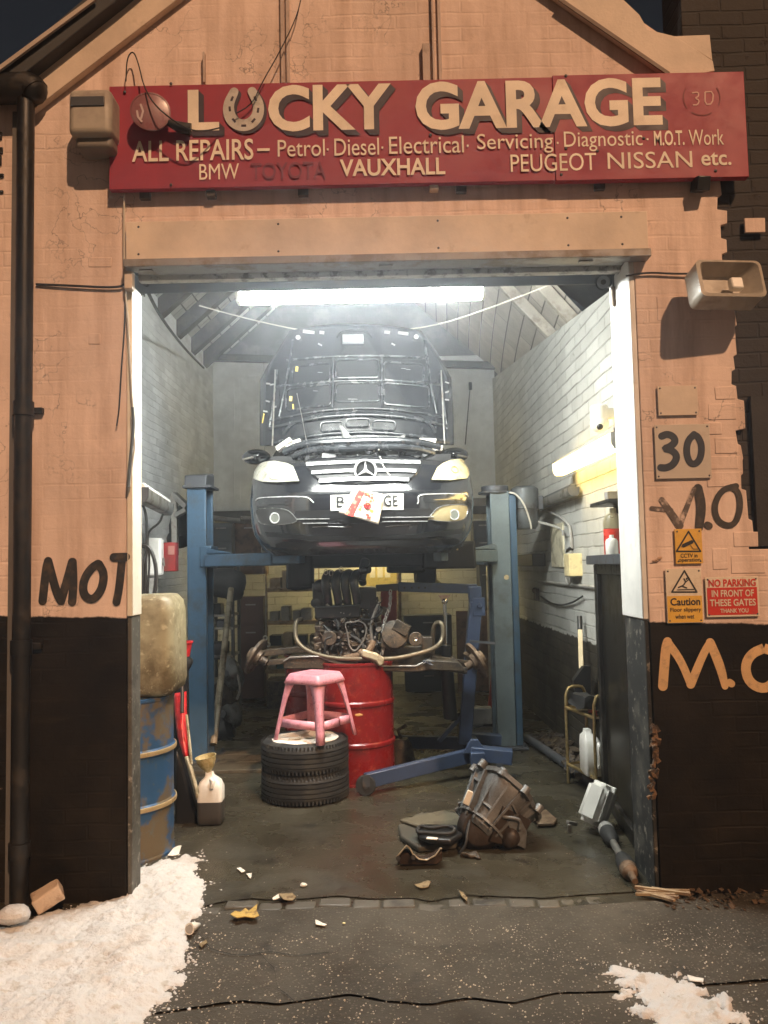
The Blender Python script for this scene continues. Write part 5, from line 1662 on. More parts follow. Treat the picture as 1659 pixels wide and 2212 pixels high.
q = G(1090, 1590)
mb = MB(); mb.box((q.x + .09, q.y - .02, .045), (.12, .09, .08), (0, 0, .1)); mb.jitter(.006, 20)
tag(mb.build('wood_offcut', mat('yellow_wood', (.5, .42, .2), .6, dirt=(.3, .24, .12), ds=20), bevel=.004), 'yellowish wooden offcut at the foot of the right lift column', 'wood block')

# ---------------------------------------------------------------- drums
def drum_profile(r=.288, h=.885):
    p = [(0, .012), (r - .012, .012), (r - .01, 0), (r + .004, 0), (r + .004, .018), (r, .026)]
    for z in (.29, .585):
        p += [(r, z - .022), (r + .009, z - .012), (r + .011, z), (r + .009, z + .012), (r, z + .022)]
    p += [(r, h - .026), (r + .005, h - .02), (r + .006, h - .004), (r - .004, h), (r - .012, h - .004), (r - .014, h - .02), (0, h - .02)]
    return p
def drum(name, label, c, m, group=None):
    t = thing(name, label, 'oil drum', c)
    mb = MB(); mb.lathe(c, drum_profile(), 56); mb.build('shell', m, t, ang=25)
    mb = MB(); mb.cyl(V(c) + V((.16, -.1, .866)), V(c) + V((.16, -.1, .882)), .03); mb.build('bung', m_steel, t)
    return t
a = G(805, 1703)
rdx = P(769, 1600, a.y + 4 + .29).x
dr1 = drum('oil_drum', 'red steel oil drum standing behind the stacked tyres', (rdx, a.y + .29, 0), m_red)
mb = MB(); mb.sphere((rdx + .03, a.y + .004, .52), .03, (1.2, .08, .35), 12); mb.build('label_mark', mat('gold_label', (.62, .36, .12), .35), dr1)
for z in (.08, .11, .15):
    pass
drum('oil_drum', 'second red oil drum half hidden behind the pink stool', (P(694, 1600, 6.75).x, 2.75, 0), m_red)
m_bdrum = mat('rusty_blue_drum', (.03, .09, .2), .45, .1, dirt=(.12, .09, .05), ds=3.2, dlo=.5, dhi=.56, d2=(.1, .12, .12))
bx, by = -1.53, .72
t = drum('oil_drum', 'dented blue oil drum with rust inside the left jamb', (bx, by, 0), m_bdrum)
mb = MB()
for z in (.29, .585):
    mb.lathe((bx, by, z), [(.2985, -.013), (.304, -.011), (.306, 0), (.304, .011), (.2985, .013)], 56)
mb.build('worn_hoop', mat('worn_hoop', (.6, .45, .24), .35, .5, dirt=(.3, .2, .1), ds=9), t)
# grimy plastic tank on the drum
tk = thing('plastic_tank', 'grimy translucent plastic tank standing on the blue oil drum', 'tank', (bx, by, .888))
m_tank = mat('grimy_tank', (.33, .29, .18), .4, dirt=(.11, .08, .035), ds=4, dlo=.42, dhi=.62, d2=(.5, .45, .3))
mb = MB()
o_ = rrect(-.3, .345, -.19, .19, .07, 6)
secs = [(.0, .86), (.02, .96), (.07, 1.0), (.3, .99), (.46, .98), (.53, .95), (.56, .86)]
rg = [[mb.bm.verts.new((bx + x * s_, by + y_ * s_, .89 + z)) for x, y_ in o_] for z, s_ in secs]
for A_, B_ in zip(rg, rg[1:]):
    for k in range(len(o_)):
        l = (k + 1) % len(o_); mb.bm.faces.new((A_[k], A_[l], B_[l], B_[k]))
mb.bm.faces.new(rg[0][::-1]); mb.bm.faces.new(rg[-1])
mb.jitter(.012, 5)
mb.build('tank_body', m_tank, tk, ang=60)
mb = MB()
for x in (.06, .13):
    mb.tube([(bx + x, by - .185, .93), (bx + x, by - .2, 1.1), (bx + x, by - .196, 1.3), (bx + x, by - .18, 1.42), (bx + x, by - .1, 1.455)], .014, 8, smooth=1)
mb.build('moulded_rib', m_tank, tk)
# black cables looped above the tank, wall bits on the left
for lab, pts, r_ in (('thick black cable looping down behind the plastic tank', ((300, 1180), (318, 1178), (330, 1195), (338, 1230), (336, 1270), (328, 1310)), .014),
                     ('straight black cable hanging from the unlit left lamp', ((300, 1085), (312, 1095), (318, 1130), (316, 1200), (312, 1320)), .01),
                     ('black cable forking beside the white wall box', ((352, 1110), (345, 1130), (322, 1145), (318, 1165), (324, 1210), (316, 1310)), .008),
                     ('black hose hanging closest to the left jamb', ((302, 1195), (308, 1210), (306, 1260), (304, 1320)), .016)):
    cable(lab, [P(u, v, 5.3) for u, v in pts], r_)
q = P(331, 1203, 6.4)
wb = thing('wall_box', 'white rounded electrical box on the left wall', 'electrical box', q)
mb = MB(); a, b = P(312, 1162, 6.4), P(348, 1245, 6.4); mb.span((a.x, 2.4, b.z), (b.x, 2.5, a.z)); mb.build('box', m_white, wb, bevel=.025, seg=4)
mb = MB(); mb.span((a.x + .03, 2.42, b.z - .3), (a.x + .09, 2.45, b.z - .01)); mb.build('conduit', m_grey, wb)
q = P(366, 1202, 6.5)
rc = thing('red_cabinet', 'small dark red first aid cabinet left of the blue column', 'cabinet', q)
mb = MB(); a, b = P(353, 1172, 6.5), P(379, 1234, 6.5); mb.span((a.x, 2.5, b.z), (b.x, 2.6, a.z)); mb.build('case', mat('cabinet_red', (.3, .03, .03), .4, dirt=(.2, .04, .03), ds=8), rc, bevel=.006)
mb = MB(); q = P(368, 1190, 6.49); mb.span((q.x - .02, 2.493, q.z - .03), (q.x + .03, 2.499, q.z + .04)); mb.build('faded_label', mat('faded_label', (.42, .18, .15), .5), rc)
mb = MB(); mb.tube([P(350, 1216, 6.45), P(355, 1222, 6.42), P(353, 1205, 6.42)], .008, 6); mb.build('hasp', m_steel, rc)
# metal angle frames and dark shapes up on the left wall
fr_ = thing('angle_bracket', 'grey steel angle bracket on the left wall beside the column', 'bracket', P(385, 1100, 6.9))
mb = MB(); mb.bar(P(376, 1065, 7.0), P(379, 1200, 7.0), .05, .05); mb.bar(P(376, 1068, 7.0), P(405, 1095, 6.9), .05, .05); mb.bar(P(378, 1115, 7.0), P(404, 1100, 6.9), .04, .04)
mb.build('frame', m_steel, fr_, bevel=.003)
mb = MB(); mb.sphere(P(393, 1140, 7.2), .14, (.8, .5, 1.3)); mb.sphere(P(386, 1165, 7.2), .09); mb.jitter(.06, 6)
tag(mb.build('hanging_belts', m_rubber), 'bunch of black belts hanging left of the blue column', 'belts')
# red funnel and red panel behind the drum
q = P(391, 1400, 5.6)
fn = thing('red_bucket', 'bright red plastic bucket behind the grimy tank', 'bucket', q)
mb = MB(); mb.lathe(q, [(.05, -.09), (.075, .03), (.082, .035), (.082, .045), (.072, .045), (.05, -.085), (0, -.085)], 28); mb.build('bowl', m_redp, fn)
mb = MB(); q2 = P(391, 1432, 5.6); mb.sphere(q2, .08, (1, 1, .9)); mb.bar(q2, V((q2.x, q2.y + .03, .0)), .1, .1); mb.jitter(.02, 9); 
tag(mb.build('oily_canister', m_blackgl), 'oily black canister under the red bucket', 'canister')
rp = thing('red_bumper', 'bright red plastic body panel leaning beside the blue drum', 'body panel', P(392, 1780, 5.3))
def rpan(a, b):
    L2 = [(376, 1498), (378, 1540), (384, 1590), (396, 1630), (410, 1680), (424, 1730)]
    R2 = [(402, 1494), (403, 1540), (404, 1590), (406, 1630), (418, 1660), (430, 1710)]
    i = min(4, int(b * 5)); t_ = b * 5 - i
    l = V(L2[i]) * (1 - t_) + V(L2[i + 1]) * t_; r = V(R2[i]) * (1 - t_) + V(R2[i + 1]) * t_
    p_ = l + (r - l) * a
    return P(p_.x, p_.y, 5.35 - .25 * b - .03 * math.sin(a * 3))
mb = MB(); mb.grid(lambda a, b: rpan(a, b * .62), 6, 14); mb.build('panel', m_redp, rp, solid=.008)
mb = MB(); mb.grid(lambda a, b: rpan(a * .8 + .1, .62 + b * .38), 4, 8); mb.tube([P(403, 1545, 5.2), P(409, 1600, 5.2), P(414, 1650, 5.15)], .006, 6); mb.build('torn_edge', mat('panel_primer', (.5, .45, .32), .5, dirt=(.2, .17, .1), ds=9), rp, solid=.008)
mb = MB(); mb.tube([P(392, 1450, 5.3), P(394, 1500, 5.25), P(393, 1540, 5.2)], .012, 8); mb.build('black_strap', m_black, rp)
mb = MB(); mb.prism([P(u, v, 5.2) for u, v in ((378, 1620), (392, 1650), (408, 1700), (425, 1760), (428, 1788), (395, 1790), (376, 1780))], (0, .12, 0)); mb.jitter(.01, 8)
tag(mb.build('black_bumper', m_blackgl, bevel=.02), 'black plastic bumper piece standing between drum and oil jug', 'body panel')
# oil jug with funnel
q = G(450, 1790); q = V((q.x, q.y + .08, 0))
oj = thing('oil_jug', 'white plastic jug half full of dark oil with a funnel in its neck', 'jug', q)
def jug(mb, q, prof, sx, sy, n=5, sharp=.35):
    o_ = rrect(-1, 1, -1, 1, sharp, n)
    rg = [[mb.bm.verts.new((q.x + x * sx * s_ + ox, q.y + y_ * sy * s_, q.z + z)) for x, y_ in o_] for z, s_, ox in prof]
    for A_, B_ in zip(rg, rg[1:]):
        for k in range(len(o_)):
            l = (k + 1) % len(o_); mb.bm.faces.new((A_[k], A_[l], B_[l], B_[k]))
    mb.bm.faces.new(rg[0][::-1]); mb.bm.faces.new(rg[-1])
mb = MB(); jug(mb, q, [(.01, .85, 0), (.02, .97, 0), (.06, 1, 0), (.15, 1, 0)], .078, .06); mb.build('oil_level', mat('dark_oil_plastic', (.06, .055, .05), .3, dirt=(.03, .028, .025), ds=3), oj, ang=60)
mb = MB(); jug(mb, q, [(.15, 1, 0), (.23, 1, 0), (.27, .8, 0), (.29, .5, -.0), (.305, .34, -.005), (.325, .3, -.008)], .078, .06); mb.tube([q + V((.01, -.05, .29)), q + V((.03, -.07, .28)), q + V((.02, -.068, .24))], .012, 8, smooth=1); mb.build('jug_body', m_hdpe, oj, ang=60)
mb = MB(); mb.lathe(q + V((-.012, 0, .31)), [(.01, -.04), (.012, 0), (.02, .02), (.045, .05), (.06, .085), (.064, .11), (.068, .113), (.062, .113), (.055, .085), (.04, .055), (.01, .03)], 28, (R(4), R(-9), 0)); mb.build('funnel', mat('amber_funnel', (.62, .52, .28), .25, dirt=(.4, .32, .12), ds=14, trans=.2), oj)
# leaning pole and shelving on the left
mb = MB(); mb.tube([P(503, 1240, 8.2), P(497, 1290, 8.0), P(478, 1460, 7.4), P(461, 1608, 7.0)], .03, 10)
tag(mb.build('wooden_pole', mat('old_pole', (.28, .24, .17), .55, dirt=(.12, .1, .07), ds=8)), 'long grey wooden pole leaning behind the left column', 'pole')
rk = thing('shelf_rack', 'dark metal shelf rack behind the left lift column', 'shelf', P(480, 1520, 8.4))
a, b = P(448, 1250, 8.4), P(515, 1560, 8.4)
mb = MB()
for u in (450, 502):
    q = P(u, 1300, 8.4); mb.span((q.x - .015, 4.4, .01), (q.x + .015, 4.44, 1.7)); mb.span((q.x - .015, 4.75, .01), (q.x + .015, 4.79, 1.7))
mb.build('upright', m_dsteel, rk)
mb = MB()
for v in (1268, 1330, 1358, 1418, 1475):
    q = P(470, v, 8.4); mb.span((a.x, 4.39, q.z - .012), (P(503, 1300, 8.4).x, 4.8, q.z + .012))
mb.build('shelf', m_steel, rk, bevel=.003)
random.seed(21)
gadgets = [('black tool case on the second shelf of the left rack', (462, 1320), (.16, .2, .13), m_blackgl), ('dark tin on the third shelf of the left rack', (482, 1350), (.14, .2, .1), m_dsteel), ('grey lidded case on the lower shelf of the left rack', (468, 1408), (.2, .25, .17), m_dsteel), ('crumpled pale rag on the left rack', (470, 1345), (.12, .1, .06), m_grey)]
for lab, (u, v), s_, mm in gadgets:
    q = P(u, v, 8.5); mb = MB(); mb.box((q.x, 4.55, q.z + s_[2] * .1), s_); mb.jitter(.015, 6)
    tag(mb.build('tool_case' if 'case' in lab else ('tin' if 'tin' in lab else 'rag'), mm, bevel=.012), lab, 'case' if 'case' in lab else ('tin' if 'tin' in lab else 'rag'))
# black draped shape and heap of old parts behind the pole
mb = MB(); mb.sphere(P(480, 1262, 8.2), .2, (1.3, .7, .75)); mb.sphere(P(500, 1270, 8.2), .14, (1, .6, 1)); mb.jitter(.05, 5)
tag(mb.build('draped_jacket', m_rubber), 'black jacket draped over the rack top behind the left column', 'jacket')
heap = (('alternator', 'round oily alternator lying on top of the parts heap', 498, 1455, .17, m_alu), ('starter_motor', 'dark starter motor in the middle of the parts heap', 488, 1500, .15, m_oily), ('brake_drum', 'rusty brake drum low in the parts heap', 492, 1540, .16, m_alu), ('pump_body', 'black pump body at the foot of the parts heap', 485, 1580, .17, m_blackgl))
for nm, lab, u, v, r_, mm in heap:
    q = P(u, v, 7.9)
    t = thing(nm, lab, nm.replace('_', ' '), V((q.x, q.y, max(.02, q.z - r_))), 'heap of old parts left of the red drums')
    mb = MB(); mb.lathe(q, [(0, -.09), (r_ * .5, -.09), (r_ * .8, -.07), (r_, -.03), (r_, .05), (r_ * .75, .09), (0, .1)], 20, (R(70), R(random.uniform(-30, 30)), random.uniform(0, 3))); mb.jitter(.015, 9); mb.build('casing', mm, t)
    mb = MB(); mb.cyl(q + V((-.02, -.16, .02)), q + V((0, -.05, 0)), .035); mb.cyl(q + V((.04, -.13, -.05)), q + V((.02, -.04, -.03)), .02); mb.build('shaft', m_dsteel, t)
mb = MB(); mb.tube([P(508, 1438, 7.8), P(515, 1465, 7.75), P(520, 1490, 7.75), P(512, 1510, 7.8)], .012, 6, smooth=2)
tag(mb.build('hose', m_grey), 'pale bent hose curling round the heap of parts', 'hose')

# ---------------------------------------------------------------- tyres, stool
a = G(660, 1748)
tx, ty = P(660, 1700, a.y + 4 + .305).x, a.y + .305
def tyre(label, z, r=.305, h=.205):
    t = thing('tyre', label, 'tyre', (tx, ty, z), 'stacked tyres')
    pr_ = [(.2, .03), (.215, .012), (.24, .0), (r - .03, .006), (r - .008, .03)]
    zz = .03
    for g in (.055, .085, .118, .148):
        pr_ += [(r, g - .012), (r, g - .004), (r - .009, g - .003), (r - .009, g + .003), (r, g + .004)]
    pr_ += [(r - .006, h - .03), (r - .03, h - .008), (.25, h), (.218, h - .01), (.2, h - .03), (.2, .03)]
    mb = MB(); mb.lathe((tx, ty, z), pr_, 72)
    mb.xform(Matrix.Identity(4))
    for k in range(72):
        an = 2 * math.pi * k / 72
        for zc_, rr2 in ((h - .022, r - .006), (.024, r - .006)):
            c_ = V((tx + math.cos(an) * rr2, ty + math.sin(an) * rr2, z + zc_))
            mb.box(c_, (.008, .012, .024), (0, 0, an))
    mb.build('tread', m_tyre, t, ang=40)
    return t
tyre('lower black tyre of the stack of two below the pink stool', .006)
tyre('upper black tyre of the stack of two with newspaper in it', .203)
zt_ = .203 + .205
mb = MB(); mb.lathe((tx, ty, zt_ - .012), [(0, 0), (.225, .0), (.235, .006), (.2, .012), (0, .014)], 40); mb.jitter(.014, 9)
tag(mb.build('newspaper', m_paper), 'crumpled pale newspaper lying inside the top tyre', 'newspaper')
mb = MB()
for k, (u, v, s_) in enumerate(((640, 1592, .09), (675, 1588, .1), (700, 1590, .08), (655, 1598, .07))):
    q = P(u, v, ty + 4); mb.box((q.x, ty - .1 + .05 * k, zt_ + .01), (s_, .06, .004), (random.uniform(-.25, .25), random.uniform(-.25, .25), random.uniform(0, 3)))
tag(mb.build('torn_paper', mat('torn_white_paper', (.62, .56, .45), .8, dirt=(.3, .25, .15), ds=30), solid=.0), 'torn paper scraps among the stool feet on the top tyre', 'paper')
sx_, sy_ = P(681, 1560, ty + 4 - .03).x, ty - .02
st = thing('stool', 'dirty pink plastic stool standing on the stacked tyres', 'stool', (sx_, sy_, zt_), rz=0)
H_ = .445; rzz = Matrix.Rotation(R(-33), 3, 'Z')
def sq(x, y_, z):
    s_ = .135 + .075 * (1 - z / H_)
    return V((sx_, sy_, zt_ + z)) + rzz @ V((x * s_, y_ * s_, 0))
m_st = m_pink
mb = MB()
o_ = rrect(-1, 1, -1, 1, .2, 5)
rg = []
for z, s_ in ((H_ - .062, 1.1), (H_ - .03, 1.05), (H_ - .01, 1.0), (H_ - .002, .97), (H_, .93), (H_ - .004, .86)):
    rg.append([mb.bm.verts.new(sq(x * s_, y_ * s_, z)) for x, y_ in o_])
for A_, B_ in zip(rg, rg[1:]):
    for k in range(len(o_)):
        l = (k + 1) % len(o_); mb.bm.faces.new((A_[k], A_[l], B_[l], B_[k]))
mb.bm.faces.new(rg[-1])
mb.build('seat', m_st, st, ang=40, solid=.006)
for cx, cy in ((-1, -1), (1, -1), (1, 1), (-1, 1)):
    mb = MB()
    rg = []
    for k in range(7):
        z = (H_ - .02) * (1 - k / 6)
        w_ = (.44, .29, .225, .195, .18, .172, .168)[k]
        pts = [(cx, cy * (1 - w_ * 2 + .14)), (cx, cy * .92), (cx * .975, cy * .975), (cx * .92, cy), (cx * (1 - w_ * 2 + .14), cy)]
        rg.append([mb.bm.verts.new(sq(x, y_, z)) for x, y_ in pts])
    for A_, B_ in zip(rg, rg[1:]):
        for k in range(4):
            mb.bm.faces.new((A_[k], A_[k + 1], B_[k + 1], B_[k]))
    mb.build('leg', m_st, st, ang=30, solid=.006)
for k in range(4):
    e = [((-1, -1), (1, -1)), ((1, -1), (1, 1)), ((1, 1), (-1, 1)), ((-1, 1), (-1, -1))][k]
    mb = MB()
    for z0, z1 in ((.09, .145),):
        f0, f1 = .12, (.88 if k != 1 else .55)
        A_ = V(e[0]) * (1 - f0) + V(e[1]) * f0; B_ = V(e[0]) * (1 - f1) + V(e[1]) * f1
        vs = [mb.bm.verts.new(sq(p_.x * .985, p_.y * .985, z)) for p_, z in ((A_, z0), (B_, z0), (B_, z1), (A_, z1))]
        mb.bm.faces.new(vs)
        if k == 1:
            A_ = V(e[0]) * .4 + V(e[1]) * .6; B_ = V(e[0]) * .12 + V(e[1]) * .88
            vs = [mb.bm.verts.new(sq(p_.x * .985, p_.y * .985, z)) for p_, z in ((A_, z0 + .004), (B_, z0), (B_, z1), (A_, z1 + .004))]
            mb.bm.faces.new(vs)
    rl = mb.build('rail', m_st, st, solid=.009)
    if k == 1:
        rl['label'] = 'cracked rail'
# ---------------------------------------------------------------- engine hoist
a = G(790, 1724); b = G(1064, 1672)
ho = thing('engine_hoist', 'blue folding engine hoist with its boom over the engine', 'engine hoist', (b.x, b.y, 0))
lz = .14
p0 = V((a.x + .0, a.y + .06, .1)); p1 = P(1005, 1628, b.y + 4 + .1)
p1 = V((P(1020, 1625, 6.2).x, 2.15, .17))
mb = MB(); mb.bar(p0, p1, .06, .1); mb.build('leg', m_hoist, ho, bevel=.006)
q0 = V((P(862, 1640, 7.0).x - .5, 3.0, .12)); q1 = V((p1.x - .0, 2.6, .16))
mb = MB(); mb.bar(q0, q1, .06, .1); mb.build('leg', m_hoist, ho, bevel=.006)
mb = MB(); mb.bar((p1.x + .02, 1.98, .17), (p1.x + .02, 2.75, .17), .1, .1); mb.bar((p1.x - .02, 2.1, .2), (p1.x + .28, 2.06, .17), .12, .1); mb.bar((p1.x - .02, 2.65, .2), (p1.x + .28, 2.65, .17), .1, .08)
mb.prism([(p1.x - .08, 2.06, .2), (p1.x + .1, 2.06, .2), (p1.x + .03, 2.06, .3), (p1.x - .02, 2.06, .3)], (0, .04, 0)); mb.build('base_frame', m_hoist, ho, bevel=.006)
def castor(c, r_=.055):
    mb = MB(); mb.cyl(V(c) + V((0, -.02, r_ + .004)), V(c) + V((0, .02, r_ + .004)), r_, seg=24); w_ = mb.build('castor', m_rubber, ho, bevel=.006)
    mb = MB(); mb.cyl(V(c) + V((0, -.024, r_)), V(c) + V((0, .024, r_)), .018, seg=12); mb.span(V(c) + V((-.02, -.03, r_)), V(c) + V((.03, -.024, r_ + .08))); mb.build('fork', m_dsteel, w_)
castor((a.x, a.y + .05, 0), .07); castor((b.x + .02, 2.04, 0)); castor((b.x + .02, 2.66, 0)); castor((q0.x, 3.0, 0))
mast0 = V((P(1003, 1610, 6.4).x, 2.4, .2)); m1 = P(1027, 1300, 6.4); m2 = P(1030, 1272, 6.4)
mb = MB(); mb.bar(mast0, (m1.x + .0, 2.4, m1.z), .1, .1, (0, 1, 0)); mb.bar((mast0.x - .2, 2.4, .22), (mast0.x - .01, 2.4, .42), .03, .06, (0, 1, 0)); mb.build('mast', m_hoist, ho, bevel=.006)
mb = MB(); e0 = P(860, 1268, 6.35); mb.bar((e0.x, 2.4, e0.z), (m2.x, 2.4, m2.z), .07, .075); mb.bar((m2.x - .02, 2.4, m2.z + .02), (m1.x, 2.4, m1.z - .05), .1, .09, (0, 1, 0)); bo = mb.build('boom', m_hoist, ho, bevel=.006)
mb = MB(); e1 = P(812, 1271, 6.35); mb.bar((e1.x, 2.4, e1.z), (e0.x + .02, 2.4, e0.z), .055, .055); mb.build('boom_extension', m_dsteel, bo, bevel=.004)
mb = MB()
for u in (874, 890, 905, 919):
    q = P(u, 1270, 6.31); mb.cyl((q.x, 2.36, q.z), (q.x, 2.366, q.z), .008, seg=10)
mb.build('pin_hole', m_black, bo)
mb = MB(); q = P(1035, 1308, 6.35); mb.cyl((q.x, 2.33, q.z), (q.x, 2.36, q.z), .02, seg=6); mb.span((q.x - .05, 2.345, q.z - .08), (q.x + .045, 2.355, q.z + .06)); mb.build('pivot_plate', m_hoist, bo, bevel=.003)
ra0 = P(1000, 1550, 6.35); ra1 = P(965, 1430, 6.3); ra2 = P(962, 1300, 6.3)
mb = MB(); mb.cyl((P(975, 1555, 6.3).x, 2.38, P(975, 1555, 6.3).z), (ra1.x, 2.35, ra1.z), .055, .05, seg=20); mb.cyl((ra1.x, 2.35, ra1.z), (ra1.x - .0, 2.35, P(965, 1395, 6.3).z), .04); mb.bar((P(975, 1555, 6.3).x, 2.38, P(975, 1555, 6.3).z), (mast0.x - .02, 2.4, .42), .04, .05); rm_ = mb.build('ram', m_blackgl, ho, bevel=.003)
mb = MB(); mb.cyl((ra1.x, 2.35, ra1.z), (ra2.x, 2.38, ra2.z - .0), .014); mb.sphere((ra2.x, 2.38, ra2.z), .025); mb.prism([(ra2.x - .05, 2.37, ra2.z + .05), (ra2.x + .05, 2.37, ra2.z + .05), (ra2.x, 2.37, ra2.z - .02)], (0, .02, 0)); mb.build('ram_rod', m_chrome, rm_)
mb = MB(); mb.bar(P(1015, 1385, 6.3), P(1070, 1390, 6.3), .018, .018); mb.build('pump_handle', m_dsteel, ho)

# ---------------------------------------------------------------- engine and subframe on the drums
ED = 6.15
def E(u, v, d=0.):
    return P(u, v, ED + d)
en = thing('engine', 'oily car engine with black intake pipes standing on the subframe', 'engine', E(755, 1420))
random.seed(14)
mb = MB()
a, b = E(690, 1325), E(818, 1422)
mb.span((a.x, a.y, b.z), (b.x, a.y + .42, a.z))
mb.jitter(.02, 4)
for i in range(70):
    u, v = random.uniform(684, 822), random.uniform(1318, 1425)
    q = E(u, v, random.uniform(-.03, .02))
    if random.random() < .5:
        mb.box(q, (random.uniform(.02, .1), random.uniform(.04, .1), random.uniform(.02, .08)), (random.uniform(-.4, .4), random.uniform(-.4, .4), random.uniform(-.4, .4)))
    else:
        mb.cyl(q, q + V((random.uniform(-.02, .02), -.05, random.uniform(-.02, .02))), random.uniform(.008, .03), seg=12)
mb.build('engine_block', m_oily, en, bevel=.006)
random.seed(23)
for k in range(16):
    u, v = random.uniform(690, 815), random.uniform(1300, 1410)
    pts = [E(u, v, random.uniform(-.08, -.02))]
    for j in range(4):
        u += random.uniform(-26, 26); v += random.uniform(-20, 26)
        pts.append(E(min(825, max(684, u)), min(1425, max(1290, v)), random.uniform(-.1, -.03)))
    mb = MB(); mb.tube(pts, random.choice((.004, .006, .009, .012)), 7, smooth=2); mb.build('hose', random.choice((m_rubber, m_blackgl, m_oily, m_cable)), en)
mb = MB()
for i in range(60):
    q = E(random.uniform(688, 818), random.uniform(1320, 1424), random.uniform(-.07, -.04)); mb.cyl(q, q + V((0, -.015, 0)), random.choice((.005, .007, .01)), seg=6)
mb.build('bolt', m_steel, en)
mb = MB()
for u, v, r_ in ((765, 1365, .1), (712, 1360, .07), (745, 1400, .06)):
    q = E(u, v, -.03); mb.lathe(q, [(0, -.05), (r_ * .4, -.055), (r_ * .85, -.04), (r_, 0), (r_, .05)], 28, (R(90), 0, 0))
mb.jitter(.008, 14)
mb.build('timing_cover', m_rust, en)
mb = MB()
mb.tube([E(u, v, -.08) for u, v in ((744, 1345), (752, 1372), (754, 1395), (764, 1408), (775, 1400), (790, 1375), (792, 1352), (778, 1340), (758, 1345))], .006, 6, True, smooth=2)
mb.tube([E(u, v, -.06) for u, v in ((705, 1305), (722, 1320), (738, 1335))], .01, 8, smooth=2); mb.tube([E(u, v, -.06) for u, v in ((820, 1300), (806, 1330), (800, 1360), (806, 1400))], .012, 8, smooth=2)
mb.build('drive_belt', m_steel, en)
for k, u in enumerate((702, 724, 744, 764)):
    mb = MB()
    mb.tube([E(u + 10, 1330, .05), E(u + 6, 1290, -.06), E(u, 1262, -.08), E(u + 3, 1240 + 3 * (k == 0), -.03), E(u + 14, 1238, .06), E(u + 20, 1260, .14)], [.03, .032, .034, .034, .034, .03], 14, smooth=2)
    mb.build('intake_pipe', m_blackgl, en)
mb = MB()
mb.box(E(690, 1285, .02), (.09, .16, .17)); mb.sphere(E(696, 1268, -.02), .07, (1, 1, .8)); mb.box(E(795, 1292, .02), (.12, .14, .16)); mb.cyl(E(782, 1233, -.05), E(800, 1231, -.1), .03); mb.tube([E(782, 1255, 0), E(786, 1225, 0), E(790, 1210, .05)], .035, 12); mb.box(E(730, 1320, .02), (.34, .2, .09))
mb.sphere(E(686, 1302, -.02), .05); mb.box(E(806, 1315, .0), (.07, .1, .12))
mb.jitter(.015, 8)
mb.build('intake_manifold', m_blackgl, en, bevel=.01)
mb = MB()
for u, v in ((704, 1236), (715, 1238), (737, 1230), (712, 1265), (757, 1266)):
    q = E(u, v, -.08); mb.tube([q + V((.014 * math.cos(t_), 0, .02 * math.sin(t_))) for t_ in [k * 2 * math.pi / 10 for k in range(10)]], .004, 6, True)
mb.build('lifting_eye', m_steel, en)
mb = MB()
for i in range(24):
    t_ = i / 23
    q = E(843 - 22 * t_ + 8 * math.sin(t_ * 9) * .4, 1280 + 142 * t_, -.06)
    e = Euler((0, R(10), R(90 * (i % 2) + 25))).to_matrix()
    mb.tube([e @ V((.011 * math.cos(a_), 0, .022 * math.sin(a_))) + q for a_ in [2 * math.pi * k / 8 for k in range(8)]], .0045, 5, True)
tag(mb.build('lifting_chain', m_steel), 'rusty lifting chain hanging from the hoist boom beside the engine', 'chain')
mb = MB()
q = E(850, 1372, .0)
mb.lathe(q, [(0, -.1), (.05, -.1), (.09, -.07), (.11, 0), (.1, .08), (0, .1)], 20, (R(80), R(25), 0)); mb.box(q + V((.06, -.05, .06)), (.12, .1, .08), (0, .5, 0)); mb.box(q + V((-.06, -.02, -.05)), (.1, .1, .08), (0, .3, .2)); mb.jitter(.018, 8)
mb.build('gear_casing', m_oily, en, bevel=.005)
mb = MB(); mb.tube([E(745, 1422, -.1), E(765, 1418, -.12), E(790, 1412, -.12), E(800, 1402, -.12), E(806, 1385, -.1)], .025, 12, smooth=2); mb.tube([E(777, 1405, -.12), E(786, 1418, -.14), E(806, 1420, -.16), E(815, 1432, -.16)], [.022, .03, .032, .026], 14, smooth=2)
mb.build('exhaust_stub', m_rust, en)
mb = MB(); mb.prism([E(u, v, -.2) for u, v in ((783, 1402), (812, 1410), (830, 1422), (828, 1436), (818, 1440), (812, 1428), (780, 1420))], (0, .04, 0)); mb.jitter(.006, 12); mb.build('flange_plate', mat('pale_casting', (.42, .37, .26), .5, .3, dirt=(.2, .15, .09), ds=14), en, bevel=.012)
